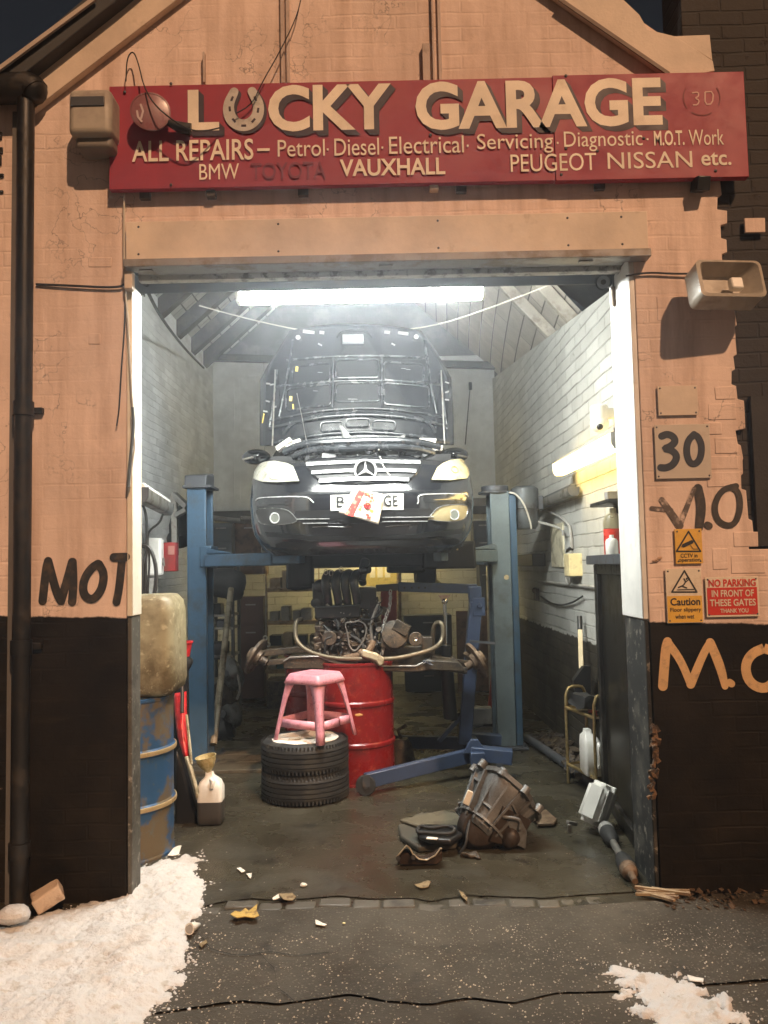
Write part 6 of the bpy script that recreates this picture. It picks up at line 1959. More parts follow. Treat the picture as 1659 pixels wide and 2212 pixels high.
# subframe
sf = thing('subframe', 'front axle subframe with anti roll bar and brake discs on the red drums', 'subframe', E(805, 1440))
mb = MB()
mb.prism([E(u, v, -.12) for u, v in ((610, 1430), (624, 1421), (690, 1418), (725, 1432), (800, 1440), (900, 1440), (935, 1425), (990, 1430), (1000, 1442), (1005, 1452), (930, 1448), (900, 1452), (720, 1448), (690, 1444), (612, 1444))], (0, .4, 0))
mb.span(E(690, 1400, .1), E(935, 1440, .35)); mb.jitter(.008, 7)
mb.build('crossmember', m_oily, sf, bevel=.008)
mb = MB(); mb.tube([E(u, v, -.13) for u, v in ((612, 1429), (626, 1420), (690, 1418), (722, 1432), (800, 1439), (898, 1439), (930, 1424))], .006, 6); mb.build('bright_edge', m_steel, sf)
mb = MB()
mb.tube([E(u, v, d_) for u, v, d_ in ((652, 1338, .05), (640, 1340, .0), (637, 1360, -.02), (640, 1386, -.05), (665, 1408, -.1), (715, 1422, -.14), (770, 1424, -.15), (850, 1424, -.15), (905, 1412, -.12), (942, 1400, -.08), (957, 1380, -.03), (957, 1352, -.02), (950, 1343, 0), (938, 1348, .03), (934, 1375, .06), (935, 1400, .1))], .0165, 12, smooth=2)
mb.build('anti_roll_bar', mat('tan_steel', (.15, .125, .085), .45, .5, dirt=(.14, .1, .06), ds=10), sf)
mb = MB()
for u, v in ((692, 1382), (922, 1392)):
    mb.box(E(u, v, 0), (.08, .1, .12)); 
for u, v in ((712, 1378), (898, 1380)):
    mb.lathe(E(u, v, -.06), [(0, -.02), (.03, -.025), (.05, -.02), (.055, .03), (0, .03)], 20, (R(90), 0, 0))
mb.bar(E(672, 1400, .1), E(560, 1412, .1), .05, .05); mb.bar(E(640, 1425, .05), E(570, 1432, .1), .1, .04); mb.bar(E(930, 1420, .0), E(1018, 1432, .05), .03, .03); mb.bar(E(935, 1436, .0), E(1005, 1448, .05), .12, .05)
mb.build('control_arm', m_oily, sf, bevel=.006)
mb = MB(); q = E(898, 1380, -.09); mb.lathe(q, [(.008, 0), (.014, -.004), (.014, .004), (.008, 0)], 14, (R(90), 0, 0)); mb.build('washer', m_chrome, sf)
for u, v, an, mm in ((1027, 1428, 62, m_rust), (556, 1420, -62, m_oily)):
    q = E(u, v, .05)
    rot_ = Euler((R(8), R(an), R(20 if an > 0 else -20))).to_matrix().to_4x4()
    mb = MB(); mb.lathe(q, [(.0, -.03), (.06, -.03), (.065, .0), (.14, .0), (.145, .004), (.145, .022), (.14, .026), (.065, .026), (.05, .07), (0, .07)], 40, rot_); ds_ = mb.build('brake_disc', mm, sf, ang=30)
    mb = MB(); mb.cyl(q, q + rot_.to_3x3() @ V((0, 0, -.09)), .03); mb.box(q + rot_.to_3x3() @ V((.0, .12, .02)), (.1, .1, .09), rot_); mb.build('hub', mm, ds_)
mb = MB(); q = E(925, 1428, -.14)
for k in range(5):
    mb.bar(q + V((random.uniform(-.04, .0), 0, random.uniform(.0, .02))), q + V((random.uniform(.02, .06), -.03, random.uniform(-.03, .01))), .006, .006)
mb.build('split_pin', m_chrome, sf)
# things in the gap below the engine
mb = MB(); q = G(868, 1630); q = V((P(866, 1600, 6.6).x, 2.6, 0))
mb.lathe(q, [(0, 0), (.1, 0), (.11, .02), (.09, .16), (.06, .2), (0, .2)], 18); mb.tube([q + V((0, 0, .2)), q + V((-.02, 0, .28)), q + V((.05, 0, .32))], .015, 8); mb.jitter(.02, 8)
tag(mb.build('bottle_jack', m_oily), 'oily bottle jack standing behind the red drum', 'jack')
random.seed(31)
mb = MB()
for i in range(260):
    q = G(random.uniform(868, 985), random.uniform(1585, 1625)); c_ = V((q.x, q.y, .012)); mb.box(c_, (random.uniform(.01, .06), random.uniform(.005, .02), .006), (random.uniform(-.5, .5), random.uniform(-.5, .5), random.uniform(0, 3)))
tag(mb.build('rubble', m_rust), 'swept up debris on the floor behind the engine hoist', 'debris', kind='stuff')
# ---------------------------------------------------------------- gearbox and parts on the floor
g = G(1075, 1838)
gx, gy = P(1062, 1780, g.y + 4.15).x, g.y + .15
gb = thing('gearbox', 'ribbed aluminium car gearbox lying on the garage floor', 'gearbox', (gx, gy, 0))
ax_ = V((.62, .42, .62)).normalized()         # axis of the bell housing, mouth towards upper right
mg = Matrix.Translation((gx + .02, gy, .19)) @ ax_.to_track_quat('Z', 'Y').to_matrix().to_4x4() @ Matrix.Scale(1.12, 4)
random.seed(9)
mb = MB()
mb.lathe((0, 0, 0), [(0, -.16), (.1, -.16), (.115, -.14), (.125, -.06), (.155, .0), (.178, .06), (.182, .085), (.2, .09), (.205, .112), (.18, .118), (.17, .1), (.13, .02), (0, .0)], 40)
for v in mb.bm.verts:
    an = math.atan2(v.co.y, v.co.x); v.co.xy *= 1 + .07 * math.sin(an * 3 + 1) + .04 * math.sin(an * 7)
for k in range(16):
    an = 2 * math.pi * k / 16 + random.uniform(-.06, .06)
    c_, s_ = math.cos(an), math.sin(an)
    mb.bar((c_ * .112, s_ * .112, -.14), (c_ * .18, s_ * .18, .09), .011, .036, (c_, s_, 0))
    if k % 2:
        c2, s2 = math.cos(an + .39), math.sin(an + .39); zz_ = random.uniform(-.06, .05); rr_ = .135 + (zz_ + .06) * .3
        mb.bar((c_ * rr_, s_ * rr_, zz_), (c2 * rr_, s2 * rr_, zz_ + random.uniform(-.02, .02)), .012, .03, (c_, s_, 0))
for z in (-.12,):
    mb.lathe((0, 0, z), [(.1, -.006), (.15 + (z + .1) * .45, -.006), (.15 + (z + .1) * .45, .006), (.1, .006)], 32)
for k in range(9):
    an = 2 * math.pi * k / 9; mb.cyl((math.cos(an) * .2, math.sin(an) * .2, .085), (math.cos(an) * .2, math.sin(an) * .2, .125), .022, seg=12)
mb.xform(mg)
for v in mb.bm.verts:
    v.co.z = max(.012, v.co.z)
mb.build('bell_housing', m_alu, gb, ang=30)
mb = MB()
mb.lathe((gx - .08, gy - .06, .1), [(0, -.13), (.07, -.135), (.08, -.12), (.11, -.115), (.12, -.09), (.125, .05), (.09, .1), (0, .11)], 28, (R(75), R(-20), 0)); mb.box((gx + .07, gy - .1, .11), (.2, .12, .2), (0, .5, .3)); mb.sphere((gx + .08, gy - .15, .07), .06); mb.jitter(.012, 9)
for v in mb.bm.verts:
    v.co.z = max(.01, v.co.z)
mb.build('gear_case', mat('brown_casting', (.05, .036, .026), .4, .5, dirt=(.03, .02, .014), ds=9, bump=.2), gb, bevel=.006)
mb = MB()
c_ = V((gx + .1, gy - .17, .14)); mb.prism([c_ + V(p_) for p_ in ((-.04, 0, .03), (.03, -.01, .04), (.07, 0, -.04), (.06, 0, -.13), (.0, 0, -.1), (-.02, 0, -.03))], (.01, .03, 0)); mb.tube([c_ + V((-.06, 0, .05)), c_ + V((0, -.01, .045)), c_ + V((.04, -.01, .03)), c_ + V((.03, -.01, -.02))], .012, 8, smooth=1)
mb.build('side_bracket', m_alu, gb, bevel=.006)
mb = MB()
for u0, v0, u1, v1 in ((1028, 1700, 1045, 1690), (1045, 1690, 1062, 1708), (1026, 1705, 1030, 1722), (990, 1740, 1005, 1735), (986, 1745, 992, 1756)):
    mb.bar(P(u0, v0, gy + 4.05), P(u1, v1, gy + 4.05), .018, .03)
mb.jitter(.006, 14)
mb.build('linkage', m_alu, gb, bevel=.004)
mb = MB(); mb.prism([P(u, v, gy + 3.86) for u, v in ((1011, 1706), (1023, 1712), (1013, 1742), (999, 1735))], (0, .012, 0)); mb.build('tag', mat('white_tag', (.8, .76, .66), .5), gb, bevel=.004)
mb = MB(); q = P(1112, 1713, gy + 4); mb.box(q + V((0, .0, .0)), (.045, .03, .035), (0, .5, 0)); mb.build('yellow_sticker', mat('sticker_yellow', (.68, .58, .26), .5), gb)
mb = MB(); mb.tube([(gx - .12, gy - .1, .2), (gx - .16, gy - .2, .12), (gx - .17, gy - .22, .06), (gx - .2, gy - .22, .02)], .008, 8, smooth=2); mb.build('cable', m_cable, gb)
# knee pads / black trays stacked left of the gearbox
def slab(name, label, pts, z0, th, m, cat):
    mb = MB(); mb.prism([V((*G(u, v, z0).xy, z0)) for u, v in pts], (0, 0, th)); mb.jitter(.006, 5)
    return tag(mb.build(name, m, bevel=.012, seg=3), label, cat)
slab('foam_board', 'flat grey foam board lowest in the stack beside the gearbox', ((860, 1795), (905, 1768), (985, 1765), (1010, 1800), (985, 1835), (905, 1842), (866, 1818)), .008, .035, m_grey if False else mat('dark_foam', (.06, .055, .042), .75, dirt=(.1, .09, .065), ds=6), 'board')
slab('foam_board', 'thinner olive foam board at the back of the stack', ((862, 1778), (960, 1755), (1005, 1770), (1000, 1800), (935, 1800)), .045, .02, mat('olive_foam', (.12, .105, .07), .7, dirt=(.07, .06, .04), ds=6), 'board')
slab('black_tray', 'black plastic tray with rounded corners on the foam boards', ((898, 1800), (915, 1790), (990, 1792), (1008, 1806), (975, 1825), (930, 1824), (905, 1815)), .068, .03, m_blackgl, 'tray')
mb = MB(); mb.tube([V((*G(u, v, .11).xy, .11)) for u, v in ((900, 1798), (905, 1782), (930, 1790), (965, 1783), (985, 1790), (975, 1802), (940, 1800), (915, 1798))], .009, 8, True, smooth=2)
tag(mb.build('rubber_seal', m_rubber), 'black rubber seal ring thrown on the black tray', 'seal')
mb = MB(); mb.bar(V((*G(922, 1810, .1).xy, .1)), V((*G(945, 1812, .1).xy, .1)), .03, .004); tag(mb.build('paper_scrap', m_paper), 'small yellow paper scrap on the black tray', 'paper')
# bracket part in front
q = G(905, 1880); bq = V((q.x, q.y + .04, 0))
bk = thing('engine_mount', 'dark cast engine mount bracket with bright saddle on the floor', 'engine mount', bq)
def bp(u, v, d=0.):
    return P(u, v, bq.y + 4 + d)
mb = MB(); mb.prism([bp(u, v) for u, v in ((858, 1868), (863, 1848), (880, 1840), (895, 1852), (915, 1858), (935, 1852), (955, 1838), (956, 1858), (945, 1876), (905, 1882), (872, 1880))], (0, .07, 0)); mb.jitter(.008, 12)
for v in mb.bm.verts: v.co.z = max(.01, v.co.z)
mb.build('casting', mat('brown_casting_dark', (.05, .032, .022), .4, .4, dirt=(.09, .06, .04), ds=9), bk, bevel=.008)
mb = MB(); mb.grid(lambda a, b: (lambda s: bp(s[0], s[1], -.025 + .1 * b))([(856, 1852), (868, 1838), (878, 1826), (885, 1832), (892, 1845), (905, 1856), (922, 1858), (940, 1848), (952, 1832), (955, 1834)][min(9, int(a * 9 + .5))]), 9, 2); mb.build('saddle', mat('pale_casting2', (.45, .4, .3), .45, .4, dirt=(.2, .16, .1), ds=14), bk, solid=.008, bevel=.002)
mb = MB(); mb.cyl(bp(860, 1854, -.03), bp(860, 1854, .02), .012); mb.cyl(bp(893, 1852, -.03), bp(893, 1852, .02), .013); mb.build('bolt', m_black, bk)
mb = MB(); q = G(1020, 1855); mb.sphere((q.x, q.y, .02), .03, (1.6, .8, .6)); mb.sphere((q.x + .03, q.y - .02, .018), .02, (1, 1, .8)); mb.sphere((q.x - .04, q.y + .02, .014), .018); mb.jitter(.014, 25)
tag(mb.build('oily_rag', m_oily), 'small oily clump lying in front of the gearbox', 'rag')
mb = MB(); mb.prism([V((*G(u, v, .01).xy, .01)) for u, v in ((1150, 1762), (1180, 1755), (1195, 1768), (1205, 1775), (1195, 1786), (1160, 1786))], (0, 0, .02)); mb.jitter(.006, 20)
tag(mb.build('brake_pad', m_rust, bevel=.006), 'rusty flat brake pad lying right of the gearbox', 'brake pad')
mb = MB(); mb.box(P(1235, 1778, 4.72), (.06, .03, .02), (0, .3, .4)); mb.box(P(1230, 1790, 4.7), (.02, .02, .05)); tag(mb.build('metal_clip', m_steel, bevel=.003), 'bright metal clip on the floor beside the white tank', 'clip')
# white coolant tank tipped against the door leaf
q = G(1290, 1806)
ct = thing('coolant_tank', 'white plastic coolant tank tipped over by the black door leaf', 'tank', (q.x, q.y + .08, 0))
c_ = V((P(1292, 1750, q.y + 4.08).x, q.y + .08, .16))
rt = Euler((R(-24), R(13), R(-42))).to_matrix().to_4x4()
mb = MB(); mb.box((0, 0, 0), (.13, .19, .24)); bmesh.ops.bevel(mb.bm, geom=list(mb.bm.edges), offset=.028, segments=3, affect='EDGES'); mb.xform(Matrix.Translation(c_) @ rt)
for v in mb.bm.verts: v.co.z = max(.008, v.co.z)
mb.build('tank_body', m_hdpe, ct, ang=50)
mb = MB(); mb.box((0, .01, 0), (.142, .012, .25)); bmesh.ops.bevel(mb.bm, geom=list(mb.bm.edges), offset=.004, segments=1, affect='EDGES'); mb.xform(Matrix.Translation(c_) @ rt)
for v in mb.bm.verts: v.co.z = max(.006, v.co.z)
mb.build('weld_seam', m_hdpe, ct)
mb = MB(); mb.cyl((-.065, .03, .06), (-.09, .03, .06), .035); mb.xform(Matrix.Translation(c_) @ rt); mb.build('cap', mat('blue_cap', (.05, .1, .16), .4), ct)
# driveshaft
d0, d1 = G(1308, 1808), G(1366, 1912)
d0.z, d1.z = .05, .045
ds = thing('driveshaft', 'car driveshaft with black rubber boots lying by the right jamb', 'driveshaft', (d0 + d1) / 2)
dd = (d1 - d0)
def dpt(t_): return d0 + dd * t_
mb = MB(); mb.cyl(dpt(.2), dpt(.75), .02); mb.build('shaft', m_steel, ds)
mb = MB(); mb.tube([dpt(t_) for t_ in (.1, .16, .2, .26, .3, .34)], [.045, .046, .04, .042, .03, .022], 18); mb.build('boot', m_rubber, ds)
mb = MB(); mb.tube([dpt(t_) for t_ in (.62, .66, .7, .74, .8, .84, .88)], [.022, .034, .03, .044, .042, .048, .046], 18); mb.build('boot', m_rubber, ds)
mb = MB(); mb.tube([dpt(t_) for t_ in (-.06, .0, .06, .1)], [.03, .042, .045, .044], 18); mb.build('joint', m_grey, ds)
mb = MB(); mb.tube([dpt(t_) for t_ in (.88, .95, .98, 1.1)], [.046, .04, .018, .014], 16); mb.build('stub', m_rust, ds)
# trolley
tr = thing('tool_trolley', 'small brassy tube framed tool trolley beside the black door leaf', 'trolley', (1.38, 1.6, 0))
c0, c1, c2, c3 = V((1.28, 1.92, 0)), V((1.375, 1.5, 0)), V((1.5, 1.55, 0)), V((1.44, 1.98, 0))
mb = MB()
for A_, B_ in ((c0, c3), (c1, c2)):
    mb.tube([A_ + V((0, 0, .01)), A_ + V((0, 0, .62)), A_ + V((.012, 0, .66)), A_ * .8 + B_ * .2 + V((0, 0, .69)), A_ * .2 + B_ * .8 + V((0, 0, .69)), B_ + V((-.01, 0, .66)), B_ + V((0, 0, .62)), B_ + V((0, 0, .01))], .011, 10, smooth=1)
mb.build('frame', m_brass, tr)
for z in (.13, .53):
    mb = MB(); mb.prism([p_ + V((0, 0, z)) for p_ in (c0, c1, c2, c3)], (0, 0, .008)); sh = mb.build('shelf', mat('trolley_shelf', (.12, .09, .05), .4, .4, dirt=(.05, .04, .03), ds=9), tr)
    mb = MB(); mb.tube([p_ + V((0, 0, z + .015)) for p_ in (c0, c1, c2, c3)], .012, 8, True); mb.build('rim', m_brass, sh)
random.seed(17)
for k, (lab, nm, col, s_) in enumerate((('black cloth on the top of the trolley', 'cloth', m_rubber, (.15, .2, .08)), ('red handled pliers on the trolley top', 'pliers', m_redp, (.02, .1, .02)), ('shiny spanners lying on the trolley top', 'spanner', m_chrome, (.03, .22, .01)), ('white card standing up on the trolley', 'card', m_paper, (.01, .03, .14)))):
    q = V((1.375 + .03 * k, 1.72 - .06 * k, .55 + s_[2] / 2 + (.03 if k == 0 else 0)))
    mb = MB(); mb.box(q, s_, (random.uniform(-.2, .2), random.uniform(-.2, .2), random.uniform(-.3, .3)))
    if k == 0:
        bmesh.ops.subdivide_edges(mb.bm, edges=mb.bm.edges, cuts=4, use_grid_fill=True); mb.jitter(.03, 11)
    if k == 2:
        mb.box(q + V((.03, .02, .01)), (.02, .2, .01), (0, 0, .5)); mb.box(q + V((-.03, .0, .01)), (.015, .18, .01), (0, 0, -.3))
    tag(mb.build(nm, col), lab, nm)
q = V((1.385, 1.66, .142))
wj = thing('white_jug', 'clean white plastic jug with a handle on the lower trolley shelf', 'jug', q)
mb = MB(); jug(mb, q, [(0, .9, 0), (.01, 1, 0), (.2, 1, 0), (.25, .8, -.01), (.275, .4, -.02), (.3, .36, -.02), (.3, .0, -.02)], .06, .1, sharp=.3)
mb.build('jug_body', m_hdpe, wj, ang=50)
mb = MB(); mb.tube([q + V((.03, -.1, .22)), q + V((.03, -.13, .2)), q + V((.03, -.135, .1)), q + V((.03, -.1, .06))], .012, 8, smooth=1); mb.build('handle', m_hdpe, wj)
# broom by the right wall, pipe and debris along its foot
bh = thing('broom', 'brush with pale handle and black grip leaning on the right wall', 'broom', V((1.45, 2.35, .05)))
a, b, c_ = P(1252, 1332, 6.35), P(1253, 1360, 6.3), P(1256, 1455, 6.1)
mb = MB(); mb.bar(b, c_, .035, .02); mb.build('handle', mat('pale_handle', (.6, .5, .32), .5), bh, bevel=.004)
mb = MB(); mb.cyl(a, b, .02); mb.build('grip', m_black, bh)
mb = MB(); mb.prism([P(u, v, 6.0) for u, v in ((1240, 1470), (1262, 1440), (1275, 1440), (1278, 1500), (1245, 1500))], (0, .08, 0)); mb.jitter(.01, 9); mb.build('shovel_blade', m_blackgl, bh)
mb = MB(); mb.tube([V((1.22, 3.3, .05)), V((1.44, 1.62, .05))], .035, 14)
tag(mb.build('exhaust_pipe', m_dsteel), 'long black exhaust pipe lying along the foot of the right wall', 'pipe')
random.seed(41)
mb = MB()
for i in range(160):
    y_ = random.uniform(1.9, 3.4); x_ = 1.5 - random.random() ** 2 * .18
    mb.box((x_, y_, .02 + random.random() * .05), (random.uniform(.02, .1), random.uniform(.02, .12), random.uniform(.01, .04)), (random.uniform(-.6, .6), random.uniform(-.6, .6), random.uniform(0, 3)))
tag(mb.build('debris', m_oily), 'oily debris piled along the foot of the right wall', 'debris', kind='stuff')
# ---------------------------------------------------------------- the back of the garage
BD = 9.9
def bspan(mb, u0, v0, u1, v1, d=0., dep=.3, zoff=0.):
    a, b = P(u0, v0, BD + d), P(u1, v1, BD + d)
    return mb.span((a.x, BD + d - 4, b.z), (b.x, BD + d - 4 + dep, a.z))
sh = thing('storage_shelves', 'tall pale framed storage shelves at the back left under the boarding', 'shelf', P(630, 1500, BD))
mb = MB()
for u in (576, 690):
    bspan(mb, u - 3, 1205, u + 3, 1480, 0, .04); bspan(mb, u - 3, 1205, u + 3, 1480, .4, .04)
mb.build('upright', m_wood, sh)
mb = MB()
for v in (1274, 1345, 1400, 1450):
    bspan(mb, 573, v - 3, 694, v + 3, 0, .44)
mb.build('shelf', m_wood, sh, bevel=.004)
random.seed(77)
shades = [('dark', m_blackgl), ('grey', m_grey), ('brown', m_brown), ('pale', mat('carton', (.4, .31, .2), .7, dirt=(.3, .22, .13), ds=7)), ('oily', m_oily), ('yellowish', mat('carton_yellow', (.5, .4, .17), .6)), ('blue', mat('teal_box', (.06, .17, .18), .5)), ('steel', m_dsteel)]
rows = {1274: 'top', 1345: 'second', 1400: 'third', 1450: 'bottom'}
seen = {}
for v in rows:
    u = 582
    k = 0
    while u < 680:
        w_ = random.uniform(14, 26); h_ = random.uniform(14, 38)
        nm, mm = random.choice(shades)
        k += 1
        mb = MB(); bspan(mb, u, v - 4 - h_, u + w_, v - 3.4, random.uniform(.02, .12), random.uniform(.15, .28)); mb.jitter(.006, 6)
        t_ = ('crate', 'carton', 'box')[k % 3]
        o2 = mb.build('storage_box', mm, bevel=.006)
        tag(o2, '%s %s number %d from the left on the %s shelf at the back' % (nm, 'storage box', k, rows[v]), 'box', 'boxes on the back shelves')
        o2['label'] = '%s storage box on the %s back shelf, %s' % (nm, rows[v], ['at its left end', 'second from the left', 'in its middle', 'fourth from the left', 'fifth from the left', 'at its right end', 'last of all'][k - 1])
        u += w_ + random.uniform(1, 8)
for lab, nm, u0, v0, u1, v1, d, mm, cat in (
        ('brown cupboard standing left of the storage shelves at the back', 'cupboard', 505, 1125, 572, 1240, .2, m_brown, 'cupboard'),
        ('dark reddish cupboard under the brown one at the back', 'cupboard', 515, 1290, 570, 1470, .1, mat('dark_red_brown', (.1, .05, .035), .6), 'cupboard'),
        ('black cabinet between the column and the brown cupboard', 'cabinet', 455, 1130, 502, 1260, .0, m_dsteel, 'cabinet'),
        ('yellow pinboard on the lit back wall beside the engine', 'pinboard', 790, 1212, 862, 1265, .8, m_yellow, 'board'),
        ('dark red panel standing behind the lifting chain', 'red_sheet', 822, 1262, 860, 1360, .5, mat('dark_red_panel', (.2, .02, .02), .5), 'panel'),
        ('brown cardboard sheet behind the hoist mast', 'cardboard', 985, 1320, 1070, 1510, .3, m_brown, 'cardboard'),
        ('dark tool chest behind the hoist at the back', 'tool_chest', 872, 1330, 980, 1500, .4, m_dsteel, 'chest'),
        ('low dark workbench under the red drums at the back', 'workbench', 575, 1470, 830, 1530, -.6, m_oily, 'bench'),
        ('black cabinet with slots behind the right column', 'cabinet', 1022, 1125, 1068, 1200, .3, m_dsteel, 'cabinet'),
        ('tall dark locker in the back right corner', 'locker', 1035, 1215, 1075, 1500, .5, mat('locker_dark', (.05, .045, .04), .5), 'locker')):
    a, b = P(u0, v0, BD + d), P(u1, v1, BD + d)
    t = thing(nm, lab, cat, ((a.x + b.x) / 2, BD + d - 4, b.z))
    thick = .04 if cat in ('board', 'panel', 'cardboard') else .35
    mb = MB(); mb.span((a.x, BD + d - 4, b.z if v1 < 1470 else .01), (b.x, BD + d - 4 + thick, a.z)); mb.build('carcass' if thick > .1 else 'sheet', mm, t, bevel=.006)
    if thick > .1:
        mb = MB()
        n_ = 3 if (v1 - v0) > 120 else 2
        for k in range(n_):
            zz0 = b.z + (a.z - b.z) * (k + .06) / n_; zz1 = b.z + (a.z - b.z) * (k + .94) / n_
            mb.span((a.x + .02, BD + d - 4 - .012, zz0), (b.x - .02, BD + d - 4 - .001, zz1))
        dr_ = mb.build('drawer_front', mm, t, bevel=.004)
        mb = MB()
        for k in range(n_):
            zz = b.z + (a.z - b.z) * (k + .7) / n_
            mb.span(((a.x + b.x) / 2 - .06, BD + d - 4 - .03, zz), ((a.x + b.x) / 2 + .06, BD + d - 4 - .013, zz + .015))
        mb.build('handle', m_steel, dr_)
    else:
        mb = MB()
        for k in range(3):
            mb.span((a.x + .05 + .1 * k, BD + d - 4 - .004, a.z - .22), (a.x + .12 + .1 * k, BD + d - 4 - .001, a.z - .06))
        if cat == 'board': mb.build('pinned_note', m_paper, t)
        else: mb.bm.free()
for lab, nm, pts, r_, mm, cat in (
        ('pale wooden post standing at the back behind the engine', 'wooden_post', ((862, 1215, .4), (862, 1400, .4)), .03, m_wood, 'post'),
        ('grey steel tube leaning behind the hoist mast', 'steel_tube', ((1055, 1225, .0), (1062, 1500, -.6)), .03, m_steel, 'tube'),
        ('dark rod with black head standing against the right boarding', 'radio_mast', ((1005, 960, .9), (1015, 842, .95)), .008, m_dsteel, 'rod'),
        ('thin bright rod standing on the back shelves', 'metal_rod', ((574, 1245, -.1), (575, 1400, -.1)), .01, m_steel, 'rod')):
    mb = MB(); mb.tube([P(u, v, BD + d) for u, v, d in pts], r_, 10)
    o2 = mb.build(nm, mm); tag(o2, lab, cat)
    if nm == 'radio_mast':
        mb = MB(); q = P(1016, 834, BD + .95); mb.box(q, (.045, .03, .11)); mb.build('mast_head', m_black, o2, bevel=.01)
mb = MB(); mb.prism([P(u, v, 8.6) for u, v in ((1068, 1400), (1078, 1400), (1066, 1590), (1048, 1590))], (0, .05, 0))
tag(mb.build('red_plank', mat('faded_red', (.34, .05, .045), .5, dirt=(.2, .04, .035), ds=8), bevel=.004), 'faded red plank leaning beside the right column', 'plank')
mb = MB(); q = P(1040, 1545, 8.2); mb.box(q, (.2, .15, .16)); mb.jitter(.02, 6); tag(mb.build('dusty_box', m_grey, bevel=.01), 'dusty grey box on the floor left of the red plank', 'box')
mb = MB()
for u, v in ((573, 1378), (579, 1392)):
    q = P(u, v, 7.9); mb.lathe(q, [(.012, 0), (.024, -.005), (.026, .0), (.024, .005), (.012, 0)], 18, (R(90), 0, 0))
tag(mb.build('hanging_rings', mat('ring_white', (.8, .8, .76), .4)), 'two small bright rings hanging in the dark behind the left brake disc', 'rings')
mb = MB(); mb.tube([P(452, 1118, 9.4), P(520, 1126, 9.5), P(575, 1128, 9.6)], .03, 8); mb.tube([P(520, 1121, 9.3), P(575, 1122, 9.4)], .035, 8)
tag(mb.build('stored_tubes', m_steel), 'steel tubes stored on the shelf under the left boarding', 'tubes')
mb = MB(); q = P(925, 1252, 9.6); mb.box(q, (.2, .1, .12)); mb.tube([q, q + V((.1, 0, -.02)), q + V((.2, 0, -.1))], .02, 8); tag(mb.build('hung_gaskets', mat('gasket_tan', (.4, .33, .2), .6), bevel=.01), 'tan gaskets hung at the back right of the engine', 'gaskets')
# roof wires
for lab, pts in (('thin wire sagging across the left of the roof', ((430, 660, 7), (540, 690, 7.3), (640, 712, 7.6), (690, 718, 7.6))), ('thin wire rising to the right under the roof', ((850, 716, 7.4), (960, 700, 7), (1100, 650, 6.5), (1250, 590, 5.6)))):
    cable(lab, [P(u, v, D) for u, v, D in pts], .006, m_cablew, 'wire')
cable('cables run along the top of the left wall', [P(312, 605, 4.6), P(318, 630, 5), P(350, 690, 6.5), P(400, 755, 8.5), P(440, 795, 10.2)], .012)
# ---------------------------------------------------------------- litter outside
def bit(name, label, pts, m, cat, th=.003, z=.012, curl=.02, seed=0):
    c_ = V((sum(p[0] for p in pts) / len(pts), sum(p[1] for p in pts) / len(pts)))
    mb = MB()
    vs = [mb.bm.verts.new(G(u, v, z)) for u, v in pts]
    cv = mb.bm.verts.new(G(c_.x, c_.y, z))
    for a, b in zip(vs, vs[1:] + vs[:1]):
        mb.bm.faces.new((a, b, cv))
    bmesh.ops.subdivide_edges(mb.bm, edges=mb.bm.edges, cuts=1)
    for v in mb.bm.verts:
        v.co.z += curl * max(0, noise.noise(v.co * 18 + V((seed, 0, 0)))) 
    return tag(mb.build(name, m, solid=th, flat=True), label, cat)
m_leaf = mat('yellow_leaf', (.5, .33, .08), .6, dirt=(.25, .15, .05), ds=30)
m_lb = mat('brown_leaf', (.25, .18, .09), .7, dirt=(.12, .08, .04), ds=30)
bit('leaf', 'yellow maple leaf lying on the stone threshold at its left', ((498, 1975), (508, 1968), (518, 1971), (530, 1962), (538, 1968), (556, 1953), (554, 1968), (560, 1978), (548, 1983), (530, 1980), (512, 1985)), m_leaf, 'leaf', z=.03)
bit('leaf', 'small brown leaf lying across the threshold crack', ((992, 1925), (1000, 1928), (1010, 1940), (1008, 1946), (998, 1938)), m_lb, 'leaf', z=.02)
bit('leaf', 'pale brown leaf lying below the engine mount', ((895, 1912), (920, 1905), (930, 1906), (925, 1916), (908, 1920)), m_lb, 'leaf')
bit('leaf', 'curled dark leaf caught in the threshold crack near a white scrap', ((602, 1935), (622, 1930), (640, 1938), (632, 1945), (612, 1946)), m_lb, 'leaf', z=.02)
bit('paper', 'creased pale paper lying beside the blue drum', ((362, 1848), (375, 1832), (392, 1830), (385, 1846), (372, 1850)), m_paper, 'paper')
bit('paper', 'small white flake on the floor between snow and tyres', ((512, 1876), (520, 1874), (530, 1882), (522, 1885)), m_paper, 'paper')
bit('paper', 'second smaller white flake just right of the first one', ((532, 1888), (544, 1886), (542, 1898), (538, 1896)), m_paper, 'paper')
bit('paper', 'thin white scrap lying at the threshold crack', ((588, 1940), (602, 1936), (604, 1941), (590, 1944)), m_paper, 'paper', z=.02)
bit('paper', 'ragged white scrap on the tarmac below the threshold', ((681, 1988), (690, 1992), (706, 1997), (700, 2000), (682, 1997)), m_paper, 'paper')
bit('paper', 'white plastic strip lying at the edge of the right snow patch', ((1485, 2108), (1520, 2114), (1519, 2122), (1490, 2118)), m_hdpe, 'plastic strip')
mb = MB(); q = G(656, 1918); mb.sphere((q.x, q.y, .015), .018, (1, .8, .6), 12); mb.jitter(.004, 40); tag(mb.build('pebble', mat('white_pebble', (.75, .72, .64), .6)), 'smooth white pebble on the floor before the threshold', 'pebble')
mb = MB(); q = G(743, 2019 - 20); mb.sphere((q.x, q.y, .01), .008, (1, .7, .4), 10); tag(mb.build('pebble', mat('yellow_pebble', (.7, .62, .3), .5)), 'tiny yellowish pebble on the tarmac below the threshold', 'pebble')
